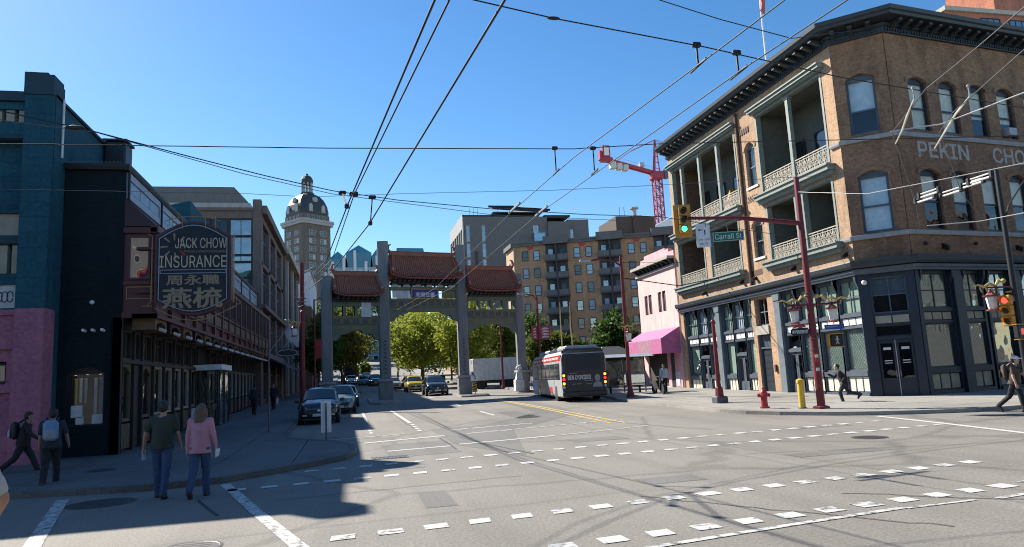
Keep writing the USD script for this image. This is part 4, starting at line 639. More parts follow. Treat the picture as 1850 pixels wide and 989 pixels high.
# far blue and grey blocks
N9 = T('blue_gabled_block', 'far apartment block with blue glass gabled roofs behind the gate', 'building', (3, 262, 10)); MB().box(-7, 13, 260, 280, 0, 46).build('wall', 'blue_wall', N9); F9 = Fr((-7, 259.9), (1, 0))
for k, (a, c, h) in enumerate(((0, 7, 50), (6, 15.8, 52.2), (15, 19.8, 50.8))):
    b = MB(F9); b.hull([(a, 44, .2), (c, 44, .2), (a+.4, h-3, .2), (c-.4, h-3, .2), ((a+c)/2, h, -1), (a, 44, -16), (c, 44, -16), ((a+c)/2, h, -16), (a+.4, h-3, -16), (c-.4, h-3, -16)]); b.build('gabled_roof', 'teal_roof', N9)
for r_ in range(11):
    for k in range(8): fwin(N9, F9, .6+k*2.45, 2.4+k*2.45, 10+r_*3.1, 12+r_*3.1, 'white_wall', 'glass_blue' if (k+r_) % 3 else 'glass_car', fw=.2)
for k in range(5): MB(F9).box(1.2+k*3.9, 2.2+k*3.9, 40, 46+2*(k % 3), .2, .5).build('turret', 'white_wall', N9)
N10 = T('blue_roof_tower', 'far tower top with a blue glass roof just over the middle gate roof', 'building', (26, 300, 10)); MB().box(20, 32, 300, 312, 0, 56).build('wall', 'blue_wall', N10); MB().hull([(20, 300, 56.01), (32, 300, 56.01), (20, 312, 56.01), (32, 312, 56.01), (20.3, 300.5, 58.5), (26, 300.5, 57.6), (31.5, 300.5, 58.3), (26, 311, 58.3)]).build('roof', 'teal_roof', N10)
N11 = T('dark_midrise', 'grey apartment building seen under the middle of the gate behind the trees', 'building', (18, 250, 8)); MB().box(13.5, 26, 240, 262, 0, 26).build('wall', 'concrete_grey', N11); F11 = Fr((13.5, 239.9), (1, 0))
for r_ in range(6):
    for k in range(4): fwin(N11, F11, .6+k*3, 2.8+k*3, 9+r_*2.9, 11+r_*2.9, 'white_wall', 'glass_blue', fw=.18)
N12 = T('grey_apartment_block', 'large grey apartment block with a flat roof and slit windows behind the brick apartments', 'building', (40, 165, 0)); Fg, Fgs = Fr((27.2, 165), (1, 0)), Fr((27.2, 187), (0, -1))
MB().box(27.3, 48, 165, 187, 0, 40.45).build('wall', 'panel_grey', N12); MB().box(48.01, 53.6, 164.6, 187, 0, 39.2).build('wall', 'panel_grey', N12); MB().box(53.61, 59, 166, 187, 0, 40).build('wall', 'panel_grey', N12)
MB(Fgs).box(0, 22, 37.6, 41, 0, .3).box(21, 22, 0, 37.6, 0, .3).build('side_frame', 'stone_grey', N12); MB(Fgs).box(0, 21, 0, 37.5, -.05, .02).build('side_recess', 'panel_dark', N12)
for k in range(6): MB(Fgs).box(1+k*3.6, 1.5+k*3.6, 0, 37.5, .02, .4).build('fin', 'stone_grey', N12)
for u0 in (.5, 4.3): 
    for v0, v1 in ((34.3, 38.3), (30.5, 33.9), (26.5, 30)): fwin(N12, Fg, u0, u0+.9, v0, v1, 'stone_grey', 'glass_blue', fw=.12, mid=.72)
fwin(N12, Fg, 17.2, 18.4, 34.3, 38.2, 'white_wall', 'glass_blue', fw=.18, mid=.6); MB(Fg).box(17, 19.8, 34.2, 36.2, .1, 1.2).build('balcony', 'glass_blue', N12); fwin(N12, Fg, 26.6, 27.3, 34.5, 37.2, 'white_wall', 'glass_blue', fw=.12); MB(Fg).box(2.4, 3.2, 22, 32, .01, .05).build('vertical_slot', 'panel_dark', N12)
MB().box(35.3, 46, 168, 180, 40.46, 41.7).build('roof_room', 'teal_dark', N12); MB().box(34.6, 47.2, 166, 181, 41.71, 41.95).build('canopy', 'panel_dark', N12); MB().box(47.3, 54, 165, 181, 40.5, 40.9).build('canopy', 'panel_dark', N12); MB().box(27, 34, 165, 165.3, 40.46, 40.9).build('roof_edge', 'panel_dark', N12)
for x in (29, 30, 31, 36): MB().tube([(x, 167, 40.4), (x+.2, 167, 43)], .05, 4).build('mast', 'steel_dark', N12)
# brick apartment block
N13 = T('brick_apartment_block', 'six storey tan brick apartment block with corner bay balconies', 'building', (38, 107, 0)); Fa = Fr((26.5, 112), (24.3, -9.7)); Fas = Fr((26.5, 117.6), (0, -1))
ed = Fa.at(27.5, 0, 0); MB().prism(Polygon([(26.55, 112.05), tuple(ed[:2]+[0, .05]), (52, 117.6), (26.55, 117.6)]), -1, 23).build('core_wall', 'brick_apartment', N13)
MB(Fa).box(-.2, 27.5, 22.9, 23.3, -.3, .35).box(-.2, 27.5, 23.31, 23.6, -.3, .5).build('roof_edge', 'panel_grey', N13); MB(Fas).box(0, 5.6, 22.9, 23.6, -.3, .4).build('roof_edge', 'panel_grey', N13); MB(Fas).box(0, 5.6, 0, 22.9, -.3, -.02).build('side_wall', 'wall_tan', N13)
for u0 in (1.44, 3.3, 9.9, 11.8, 18.6, 20.5):
    for r_ in range(6):
        v = 22.1-2.88*r_; fwin(N13, Fa, u0, u0+1.0, v-1.65, v, 'slate_navy', ('glass_blue', 'pane_dark', 'blue_wall')[(r_+int(u0)) % 3], w=.0, fw=.09, mid=.36)
for u0 in (2.75, 11.2, 19.9): MB(Fa).hull([(u0-.5, 22.8, .0), (u0+.7, 22.8, 0), (u0-.2, 22.3, .0), (u0+.4, 22.3, 0), (u0-.5, 22.8, .06), (u0+.7, 22.8, .06), (u0-.1, 22.3, .06), (u0+.3, 22.3, .06)]).build('red_emblem', 'sign_red', N13)
for u0, u1 in ((5.33, 8.84), (13.9, 17.5), (22.7, 26.2)):
    MB(Fa).prism(Polygon([(u0-.3, 22.9), (u1+.3, 22.9), (u1+.3, 24.2), (u0-.3, 24.2)]), -.3, .9).build('bay_parapet', 'panel_grey', N13); m_ = (u0+u1)/2
    MB(Fa).box(u0, u1, 0, 22.9, -.05, .02).build('bay_recess', 'panel_dark', N13)
    for r_ in range(6):
        v = 22.1-2.88*r_
        MB(Fa).prism(Polygon([(u0-.1, v-2.1), (u1+.1, v-2.1), (u1+.1, v-1.85), (u0-.1, v-1.85)]), .021, .95).build('balcony_slab', 'panel_dark', N13)
        for a, c in ((u0, m_-.15), (m_+.15, u1)): MB(Fa).box(a, c, v-1.84, v-.95, .8, .86).build('balcony_panel', 'panel_grey', N13)
        MB(Fa).box(m_-.12, m_+.12, v-2.1, v+.75, .02, .9).build('balcony_divider', 'panel_dark', N13)
        fwin(N13, Fa, u0+.35, u0+1.25, v-1.2, v+.1, 'slate_navy', 'fascia_pale' if (r_ % 2) else 'glass_blue', w=.02); fwin(N13, Fa, u1-1.3, u1-.4, v-1.5, v+.1, 'slate_navy', 'glass_blue' if (r_ % 2) else 'glass_car', w=.02)
for v in (20.5, 14.5): fwin(N13, Fas, 2.2, 3.3, v-2, v, 'slate_navy', 'glass_car')
N14 = T('brown_roof_block', 'brown blocky roof storey with a metal flue behind the brick apartments', 'building', (56, 130, 20)); MB().box(52, 60.3, 130, 140, 10, 32.4).build('wall', 'roof_brown', N14); MB().box(50.5, 62, 129.5, 141, 10, 28.8).build('wall', 'roof_brown', N14); MB().box(55.5, 57.5, 129.7, 131, 28.81, 32.5).build('shaft', 'roof_brown', N14)
MB().lathe([(.4, 32.5), (.4, 34), (.9, 34.1), (.9, 34.4), (.1, 34.5)], 10, (56.5, 131, 0)).build('flue', 'steel', N14)
for x in (53.3, 54.3): MB().tube([(x, 131, 32.3), (x, 131, 34.5)], .05, 4).build('mast', 'steel_dark', N14)
N15 = T('tarp_shelter', 'white and blue construction tarpaulin on a rooftop behind the traffic signal', 'tarpaulin', (71, 150, 30)); MB().hull([(69, 150, 33), (77, 150, 36), (69, 150, 34.6), (77, 150, 38.5), (69, 156, 33), (77, 156, 36), (77, 156, 38.5), (69, 156, 34.6)]).build('white_sheet', 'tarp_white', N15); MB().hull([(69, 149.9, 31.5), (77, 149.9, 32), (69, 149.9, 32.95), (77, 149.9, 35.9), (69, 156, 31.5), (77, 156, 32)]).build('blue_sheet', 'tarp_blue', N15)
N16 = T('brick_office_block', 'red brick building with dark windows rising behind the corner building', 'building', (70, 60, 0)); MB().box(63.8, 90, 60, 80, 0, 38.9).build('wall', 'brick_red', N16); MB().box(63.6, 90, 59.7, 80, 38.91, 39.4).build('roof_edge', 'stone', N16); MB().box(70.5, 90, 59.9, 66, 39.41, 44).build('wall', 'brick_red', N16)
F16 = Fr((63.8, 59.95), (1, 0))
for u0 in (4.6, 8.4, 12.5): fwin(N16, F16, u0, u0+2.6, 36.4, 38.4, 'black', 'glass_blue', fw=.1, vm=3, mid=.5)
# crane
CR = T('tower_crane', 'red tower crane with pale counterweights behind the rooftops', 'crane', (94.5, 200, 0)); b = MB(); cx, cy, hw = 94.6, 200, 1.15
for sx in (-1, 1):
    for sy in (-1, 1): b.bar((cx+sx*hw, cy+sy*hw, 2), (cx+sx*hw, cy+sy*hw, 60.5), .34)
for k in range(20):
    z0, z1 = 2+k*2.95, 2+(k+1)*2.95
    for s in (-1, 1):
        b.bar((cx-hw, cy+s*hw, z1), (cx+hw, cy+s*hw, z1), .2); b.bar((cx+s*hw, cy-hw, z1), (cx+s*hw, cy+hw, z1), .2)
        for p, q in (((cx-hw, cy+s*hw, z0), (cx+hw, cy+s*hw, z1)), ((cx+hw, cy+s*hw, z0), (cx-hw, cy+s*hw, z1))): b.bar(p, q, .16)
        b.bar((cx+s*hw, cy-hw, z0), (cx+s*hw, cy+hw, z1), .16)
b.build('mast', 'crane_red', CR)
MB().bev(cx-1.9, cx+1.9, cy-1.6, cy+1.6, 60.51, 63.0, .3).build('slewing_ring', 'crane_red', CR)
b = MB(); b.hull([(cx-1.4, cy-.5, 63), (cx-.4, cy-.5, 63), (cx-.5, cy+.5, 63), (cx-.1, cy-.3, 73.5), (cx+.6, cy-.3, 73.5), (cx+.4, cy+.3, 73.5)]).bar((cx+1.2, cy, 63), (cx+.4, cy, 73), .35)
for k in range(4): b.bar((cx-.6, cy, 64.5+2*k), (cx+1.0-.15*k, cy, 64+2*k), .16)
b.build('tower_head', 'crane_red', CR)
b = MB(); b.bar((cx-.5, cy-.8, 62.5), (cx-16.5, cy-.8, 66.6), .55, .9).bar((cx-.5, cy+.8, 62.5), (cx-16.5, cy+.8, 66.6), .55, .9)
for k in range(8): b.bar((cx-1.5-2*k, cy-.8, 62.8+.51*k), (cx-2.5-2*k, cy+.8, 63+.51*k), .2)
b.bev(cx-18.2, cx-14.5, cy-1.2, cy+1.2, 66.0, 67.2, .15); b.build('counter_jib', 'crane_red', CR)
b = MB()
for k in range(12): b.bar((cx-2-k, cy-.8, 63.2+.256*k), (cx-2-k, cy-.8, 64.4+.256*k), .06)
b.bar((cx-1.5, cy-.8, 64.3), (cx-14, cy-.8, 67.5), .06); b.build('guard_rail', 'steel', CR)
for k in range(3): MB().bev(cx-15.2+k*2.0, cx-13.4+k*2.0, cy-1.1, cy+1.1, 63.5-.3*k+.3, 66.0-.45*k, .15).build('counterweight', 'crane_weight', CR)
MB().bev(cx-17.6, cx-15.2, cy-1, cy+1, 67.25, 71, .1).bev(cx-18.6, cx-17.7, cy-1, cy+1, 66.5, 69.3, .1).build('machinery_deck', 'crane_red', CR); MB().box(cx-17.2, cx-15.6, cy-1.03, cy-1.0, 67.8, 70.6).build('hazard_board', 'sign_white', CR)
b = MB()
for y in (-.5, .5): b.tube([(cx, cy+y, 73.3), (cx-8, cy+y, 69.6), (cx-12.5, cy+y, 66.6)], .09, 5).tube([(cx+.5, cy+y, 73.3), (cx+12, cy+y, 70)], .08, 5)
b.build('tie_bar', 'crane_red', CR); MB().bev(cx-5.6, cx-4.2, cy-1, cy+1, 64.4, 65.8, .1).build('winch', 'steel', CR); MB().bev(cx+2.0, cx+3.4, cy-1.4, cy-.1, 60.6, 63.6, .2).build('cab', 'steel_dark', CR)
# pink building
N17 = T('pink_stucco_building', 'small pale pink stucco shop with a stepped parapet and bracketed cornice', 'building', (22.8, 50, 0)); F17 = Fr((22.8, 53.3), (0, -1)); z0 = g(50)+.1
wall(N17, F17, sbox(0, 4.5, 6.8, 9.6), 'pink_stucco', holes=[sbox(1.1+k, 6.15, 1.7+k, 7.65) for k in (0, .75, 2.5, 3.25)]); wall(N17, F17, sbox(0, 0, 6.8, 4.5), 'pink_stucco', holes=[sbox(.9, 0, 4.5, 3.2)])
for k in (0, .75, 2.5, 3.25): window(N17, F17, 1.1+k, 1.7+k, 6.15, 7.65, d=.1, frame='white_panel', glass='pane_dark', split=[.5], fw=.06)
MB(F17).box(0, 6.8, 6.2, 7.7, -.6, -.5).build('interior', 'interior', N17)
MB(F17).prism(Polygon([(.0, 9.6), (6.8, 9.6), (6.8, 10.35), (6.0, 10.35), (6.0, 10.6), (5.4, 10.6), (5.4, 10.75), (1.6, 10.75), (1.6, 10.5), (.8, 10.5), (.8, 10.2), (0, 10.2)]), -.3, 0.0).build('parapet', 'pink_trim', N17)
b = MB(F17); b.box(-.1, 6.85, 9.75, 9.95, .001, .55).box(-.1, 6.85, 9.2, 9.35, .001, .15); b.build('cornice', 'stone', N17); MB(F17).box(0, 6.8, 9.36, 9.74, .001, .06).build('cornice_painted_shade', 'black', N17)  # black strip stands in for the shade under the cornice
for k in range(10): MB(F17).hull([(.2+k*.7, 9.74, .06), (.4+k*.7, 9.74, .06), (.2+k*.7, 9.74, .5), (.4+k*.7, 9.74, .5), (.2+k*.7, 9.4, .06), (.4+k*.7, 9.4, .06)]).build('cornice_bracket', 'black', N17)
MB().box(22.9, 32, 46.55, 53.3, 0, 9.5).build('core_wall', 'wall_dark', N17)
q = MB(F17).box(1.2, 4.2, z0, 3.15, -.28, -.2).build('shutter', 'shop_dark', N17)
for k in range(9): MB(F17).box(1.25, 4.15, z0+.1+k*.3, z0+.1+k*.3+.27, -.199, -.18).build('shutter_slat', 'cream_dull', q)
MB(F17).box(.9, 4.5, z0-.3, z0+.06, -.3, .05).build('step', 'white_panel', N17); MB(F17).box(4.5, 5.0, z0, 3.2, .001, .06).box(5.7, 6.7, z0, 3.2, .001, .06).build('pier', 'pink_trim', N17); MB(F17).box(5.05, 5.65, z0, 3.2, .001, .03).build('side_door', 'shop_dark', N17); MB(F17).box(5.75, 6.4, z0+.1, z0+1.1, .061, .1).build('graffiti_board', 'graffiti', N17)
pa = T('shop_awning', 'pink fabric awning over the door of the pale pink shop', 'awning', (22, 49.5, 3)); MB().add([(22.78, 46.5, 4.85), (22.78, 53.1, 4.85), (21.3, 46.5, 4.05), (21.3, 53.1, 4.05)], [[0, 1, 3], [0, 3, 2]]).build('canopy_top', 'awning_pink', pa)
for a, c, m_ in ((46.5, 48.3, 'awning_pink'), (48.3, 50.6, 'awning_patch'), (50.6, 53.1, 'awning_pink')): MB().add([(21.3, a, 4.05), (21.3, c, 4.05), (21.3, a, 3.0), (21.3, c, 3.0)], [[0, 1, 3], [0, 3, 2]]).build('valance', m_, pa)
for y in (46.5, 53.1): MB().add([(22.78, y, 4.85), (21.3, y, 4.05), (21.3, y, 3.0), (22.78, y, 3.0)], [[0, 1, 2], [0, 2, 3]]).build('side_panel', 'awning_pink', pa)
b = MB(); b.tube([(22.75, 46.55, 3.02), (21.32, 46.55, 3.02), (21.32, 53.05, 3.02), (22.75, 53.05, 3.02)], .02, 4); b.build('frame', 'steel_dark', pa)

# added unseen blocks round the crossing, cutting sky light on the shaded side
for nm, lab, x0, x1, y0, y1, h in (('added_block', 'added unseen plain block across the street behind the viewer on the left', -60, -9.5, -60, 3.5, 13), ('added_block', 'added unseen plain block across the street behind the viewer on the right', 19.5, 70, -60, 6, 15), ('added_block', 'added unseen plain block closing the street behind the viewer', -9, 40, -110, -90, 16), ('added_block', 'added unseen plain row farther left along the side street beyond the teal building', -70, -16.2, 23.5, 40, 12), ('added_block', 'added unseen plain row farther right along the side street beyond the corner building', 39, 62, 29.5, 50, 15)):
    nb = T(nm, lab, 'building', ((x0+x1)/2, (y0+y1)/2, 0)); MB().box(x0, x1, y0, y1, -.2, h).build('wall', 'panel_grey', nb); MB().box(x0-.2, x1+.2, y0-.2, y1+.2, h, h+.4).build('roof_edge', 'stone_grey', nb)
    fr = Fr((x1, y1), (-1, 0)) if y1 < 20 else Fr((x0, y0), (1, 0))
    for k in range(int((x1-x0)/3.2)):
        for v in (4.6, 8.4): fwin(nb, fr, k*3.2+.8, k*3.2+2.3, v, v+2.1, 'stone', 'glass_car')

N18 = T('brick_shop_row', 'brown brick building behind the white trailer on the right side of the street', 'building', (24, 120, 0)); MB().box(21.5, 26.4, 119, 162, 0, 13).build('wall', 'brick_apartment', N18); F18 = Fr((21.45, 161), (0, -1)); F18s = Fr((21.5, 118.95), (1, 0))
for k in range(9):
    for v in (4.5, 8.2): fwin(N18, F18, 1.2+k*4.6, 3.2+k*4.6, v+1.5, v+3.6, 'stone', 'glass_car')
for v in (5.5, 9): fwin(N18, F18s, 1, 2.4, v, v+2, 'stone', 'glass_car')
# ------------------------------------------------------------------ the gate
G = T('street_gate', 'ornamental gate with red tiled roofs on four tall concrete columns across the street', 'gate', (6, 56, g(56)))
COL = [(-1.6, 54.5, 10.05, .40), (2.65, 55.5, 12.85, .42), (8.93, 57, 12.8, .40), (13.95, 58, 10.5, .36)]
for i, (x, y, h, r) in enumerate(COL):
    z0 = g(y)+.1; p = MB().prism(Polygon([(x-r, y-r+.1), (x-r+.1, y-r), (x+r-.1, y-r), (x+r, y-r+.1), (x+r, y+r-.1), (x+r-.1, y+r), (x-r+.1, y+r), (x-r, y+r-.1)]), z0, h).build('column', 'gate_concrete', G)
    MB().bev(x-r-.12, x+r+.12, y-r-.12, y+r+.12, z0-.2, z0+(1.35 if i != 3 else 1.5), .05).build('column_base', 'gate_concrete' if i else 'gate_concrete', G); MB().bev(x-r-.2, x+r+.2, y-r-.2, y+r+.2, z0+(1.351 if i != 3 else 1.501), z0+(1.55 if i != 3 else 1.7), .04).build('base_cap', 'concrete_grey', G)
def span(A, B, zr, ze, beam1, opn, panel, low, plaque=False):
    fr = Fr((A[0], A[1]), (B[0]-A[0], B[1]-A[1])); L = math.hypot(B[0]-A[0], B[1]-A[1]); a, c = A[3], L-B[3]
    MB(fr).box(a, c, beam1[0], beam1[1], -.25, .25).build('beam', 'gate_green', G); MB(fr).box(a, c, opn[0]-.14, opn[0], -.22, .22).build('beam', 'gate_olive', G)
    n_ = 3 if plaque else 4
    for k in range(n_+1): u = a+(c-a)*k/n_; MB(fr).box(max(a, u-.11), min(c, u+.11), opn[0], beam1[0], -.2, .2).build('strut', 'gate_green', G)
    MB(fr).box(a, c, panel[0], panel[1], -.2, .2).build('panel_beam', 'gate_green', G); m_ = int((c-a)/.62)
    for k in range(m_):
        u = a+(k+.5)*(c-a)/m_
        for w0, w1 in ((.2, .235), (-.235, -.2)): MB(fr).box(u-.2, u+.12, panel[0]+.1, panel[1]-.1, w0, w1).build('painted_panel', 'gate_panel', G)
        MB(fr).box(u+.17, u+.33, panel[0]+.06, panel[1]-.06, .2, .24).build('panel_strip', 'gate_olive', G)
    s = sbox(a, low[0], c, low[1]).union(Polygon([(a, low[0]), (a, low[0]-.75), (a+.35, low[0]-.7), (a+.6, low[0]-.3), (a+1.2, low[0]-.2), (a+1.5, low[0])])).union(Polygon([(c, low[0]), (c, low[0]-.75), (c-.35, low[0]-.7), (c-.6, low[0]-.3), (c-1.2, low[0]-.2), (c-1.5, low[0])]))
    MB(fr).prism(s, -.18, .18).build('arched_beam', 'gate_green', G)
    for u in (a+.8, (a+c)/2, c-.8): MB(fr).prism(Polygon([(u-.55, (low[0]+low[1])/2), (u-.35, low[0]+.08), (u+.35, low[0]+.08), (u+.55, (low[0]+low[1])/2), (u+.35, low[1]-.08), (u-.35, low[1]-.08)]), .181, .2).build('painted_scroll', 'gate_olive', G)
    if plaque:
        q = MB(fr).box((a+c)/2-1.15, (a+c)/2+1.15, opn[0]-.08, beam1[0]+.12, .2, .42).build('plaque', 'gold', G); MB(fr).box((a+c)/2-1.05, (a+c)/2+1.05, opn[0]+.02, beam1[0]+.02, .421, .44).build('plaque_face', 'gate_navy', q)
        b = MB(fr); b.text('來開往繼', .36, ((a+c)/2, opn[0]+.15, .441), (1, 0, 0), (0, 1, 0), w=1.6, depth=.02, font=CJK, bold=True); b.build('plaque_lettering', 'plaque_pale', q)
    # roof
    e0, e1, D = a-.15, c+.15, 1.35; n1, n2 = 16, 7; V = []; F = []
    def pt(s, t, sg, off=0):
        u = (e0+e1)/2+s*((e1-e0)/2)*(.9+.1*t); z = zr+(ze-zr)*(1-(1-t)**1.6)+.28*abs(s)**4*t; return (u, z+off, sg*D*t)
    for sg in (1, -1):
        o = len(V); V += [pt(-1+2*i/n1, j/n2, sg) for j in range(n2+1) for i in range(n1+1)]
        for j in range(n2):
            for i in range(n1): q = [o+j*(n1+1)+i, o+j*(n1+1)+i+1, o+(j+1)*(n1+1)+i+1, o+(j+1)*(n1+1)+i]; q = q if sg < 0 else q[::-1]; F += [[q[0], q[1], q[2]], [q[0], q[2], q[3]]]
    V2 = [(x, y-.12, z) for x, y, z in V]; N_ = len(V); F2 = [[f[0]+N_, f[2]+N_, f[1]+N_] for f in F]
    MB(fr).add(V+V2, F+F2).build('roof', 'roof_tile', G, smooth=50)
    b = MB(fr); nr = int((e1-e0)/.17)
    for k in range(nr+1):
        s = -1+2*k/nr
        for sg in (1, -1): b.tube([pt(s, j/5, sg, .03) for j in range(6)], .05, 5)
    b.build('tile_rib', 'roof_tile', G, smooth=50, kind='stuff')
    MB(fr).box(e0+.25, e1-.25, zr-.05, zr+.24, -.12, .12).box(e0+.25, e1-.25, zr+.24, zr+.3, -.16, .16).build('ridge', 'roof_ridge', G)
    for s in (-1, 1):
        for sg in (1, -1): MB(fr).tube([pt(s*.93, j/6, sg, .1) for j in range(6)]+[tuple(np.array(pt(s, 1, sg, .3)))], [.12]*6+[.05], 6).build('hip_ridge', 'roof_ridge', G); MB(fr).ball(pt(s*.96, .8, sg, .24), .09, 1, (1, 1.6, 1)).build('hip_figure', 'stone', G)
        u = (e0+e1)/2+s*((e1-e0)/2-.3); MB(fr).tube([(u, zr+.2, 0), (u+s*.18, zr+.45, 0), (u+s*.1, zr+.75, 0), (u-s*.12, zr+.85, 0)], [.16, .14, .1, .03], 6).build('ridge_finial', 'roof_ridge', G)
        MB(fr).hull([(u+s*.18, zr, 0), (u+s*.2, ze+.35, D*.85), (u+s*.2, ze+.35, -D*.85), (u+s*.1, zr, 0), (u+s*.12, ze+.3, D*.85), (u+s*.12, ze+.3, -D*.85)]).build('gable_board', 'eave_red', G)
    b = MB(fr); b.tube([pt(-1+2*i/n1, 1, 1, -.1) for i in range(n1+1)], .06, 5).tube([pt(-1+2*i/n1, 1, -1, -.1) for i in range(n1+1)], .06, 5); b.build('eave', 'eave_red', G)
    k_ = int((e1-e0)/.42)
    for k in range(k_):
        u = e0+.25+(k+.5)*(e1-e0-.5)/k_; b = MB(fr)
        b.box(u-.06, u+.06, beam1[1], ze-.12, -.1, .1).box(u-.17, u+.17, ze-.45, ze-.33, -.5, .5).box(u-.13, u+.13, ze-.3, ze-.18, -.85, .85).box(u-.09, u+.09, ze-.16, ze-.06, -1.15, 1.15); b.build('eave_bracket', 'gate_dark', G)
    k_ = 6 if plaque else 5
    for k in range(k_): u = a+(k+.5)*(c-a)/k_; MB(fr).hull([(u-.28, beam1[1]+.02, .12), (u+.28, beam1[1]+.02, .12), (u-.2, beam1[1]+.25, .12), (u+.2, beam1[1]+.25, .12), (u, beam1[1]+.42, .12), (u-.28, beam1[1]+.02, .16), (u+.28, beam1[1]+.02, .16), (u, beam1[1]+.42, .16)]).build('lotus_panel', 'plaque_pale', G)
    return fr
span(COL[0], COL[1], 10.2, 8.55, (7.8, 8.15), (7.05, 7.8), (6.4, 6.9), (5.95, 6.38)); f_ = span(COL[1], COL[2], 11.85, 9.95, (9.05, 9.3), (8.4, 9.05), (7.7, 8.25), (7.35, 7.68), True); span(COL[2], COL[3], 10.85, 9.0, (8.2, 8.55), (7.5, 8.2), (6.85, 7.35), (6.3, 6.83))
for u in (1.3, 5.4):
    b = MB(f_); b.box(u-.62, u+.62, 8.45, 9.02, .05, .1); b.build('carved_panel', 'plaque_pale' if u < 3 else 'gate_olive', G)
frl = Fr(COL[0][:2], (COL[1][0]-COL[0][0], COL[1][1]-COL[0][1])); MB(frl).box(2.55, 3.3, 6.95, 8.05, .26, .3).build('notice_board', 'plaque_pale', G)
for x, y in ((2.65, 55.05), (8.93, 56.57)):
    b = MB()
    for k in range(9): b.box(x-.08, x+.08, y-.015, y+.015, 2.6+k*.3, 2.76+k*.3)
    b.build('column_inscription', 'steel_dark', G, kind='stuff')
ls = T('lion_statue', 'white stone guardian lion on the white block beside the right gate column', 'statue', (13.3, 56.6, g(56.6)+.13)); z0 = g(56.6)+.13
MB().bev(12.95, 13.65, 56.2, 57.0, z0, z0+.95, .05).build('pedestal', 'lion_stone', ls); b = MB(); b.hull([(13.05, 56.3, z0+.95), (13.55, 56.3, z0+.95), (13.05, 56.9, z0+.95), (13.55, 56.9, z0+.95), (13.12, 56.4, z0+1.6), (13.48, 56.4, z0+1.6), (13.2, 56.7, z0+1.65)]).ball((13.3, 56.42, z0+1.85), .25, 2).ball((13.3, 56.2, z0+1.78), .13, 1)
for s in (-1, 1): b.tube([(13.3+s*.16, 56.32, z0+1.5), (13.3+s*.17, 56.25, z0+.96)], .07, 6).ball((13.3+s*.15, 56.45, z0+2.08), .06, 1)
b.build('lion', 'lion_stone', ls, smooth=60)
hz = T('hazard_marker', 'black and yellow striped hazard board with an arrow sign at the right gate island', 'sign', (9.65, 56.2, g(56.2)+.13)); z0 = g(56.2)
MB().tube([(9.65, 56.2, z0), (9.65, 56.2, z0+1.9)], .03, 6).build('post', 'steel', hz); MB().box(9.4, 9.78, 56.12, 56.16, z0+.3, z0+1.05).build('striped_board', 'black', hz)
for k in range(4): MB().add([(9.4, 56.115, z0+.32+k*.2), (9.4, 56.115, z0+.42+k*.2), (9.78, 56.115, min(z0+1.05, z0+.52+k*.2)), (9.78, 56.115, min(z0+1.04, z0+.42+k*.2))], [[0, 2, 1], [0, 3, 2]]).build('stripe', 'hazard_yellow', hz)
MB().box(9.3, 9.85, 56.12, 56.16, z0+1.15, z0+1.9).build('arrow_board', 'sign_white', hz); b = MB(); b.tube([(9.65, 56.11, z0+1.25), (9.65, 56.11, z0+1.5), (9.48, 56.11, z0+1.72)], .035, 5); b.bar((9.42, 56.11, z0+1.6), (9.46, 56.11, z0+1.8), .05).bar((9.6, 56.11, z0+1.78), (9.44, 56.11, z0+1.8), .05); b.build('arrow', 'black', hz)

# ------------------------------------------------------------------ poles, lamps, signals
def pole(name, label, cat, x, y, h, r0=.11, r1=.07, m='red_pole', base=True, group=None, lean=0):
    z0 = g(y)+.12; t = T(name, label, cat, (x, y, z0), 0, group); MB().tube([(x, y, z0), (x, y, h)], [r0, r1], 8).build('pole', m, t, smooth=60)
    if base: MB().lathe([(r0*1.9, 0), (r0*1.9, .12), (r0*1.4, .3), (r0*1.15, .55), (r0*1.02, .6)], 8, (x, y, z0)).build('base', m, t)
    return t
def lantern(t, x, y, z, s=1, dx=1, dy=0):
    q = MB().lathe([(.12, z), (.14, z+.05), (.19, z+.42), (.17, z+.45)], 6, (x, y, 0)).build('lantern', 'lantern_white', t); MB().lathe([(.08, z-.06), (.2, z-.05), (.2, z), (.1, z)], 6, (x, y, 0)).lathe([(.28, z+.5), (.25, z+.46), (.24, z+.46), (.06, z+.62), (.03, z+.72)], 6, (x, y, 0)).build('lantern_cap', 'eave_red', q)
    p = np.array([x, y, z+.78]); d = np.array([dx, dy, 0.0]); n = np.linalg.norm(d); d /= n
    dr = MB().tube([p-d*.45+(0, 0, .18), p-d*.32+(0, 0, .2), p-d*.2+(0, 0, .05), p+(0, 0, .12), p+d*.2+(0, 0, .02), p+d*.38+(0, 0, .1), p+d*.6+(0, 0, .05)], [.03, .07, .045, .06, .05, .035, .015], 6)
    for k in (-.25, -.05, .15, .35): dr.tube([p+d*k, p+d*(k-.05)+(0, 0, -.16)], .03, 4)
    dr.ball(p-d*.5+(0, 0, .2), .09, 1).build('dragon', 'dragon_gold', t)
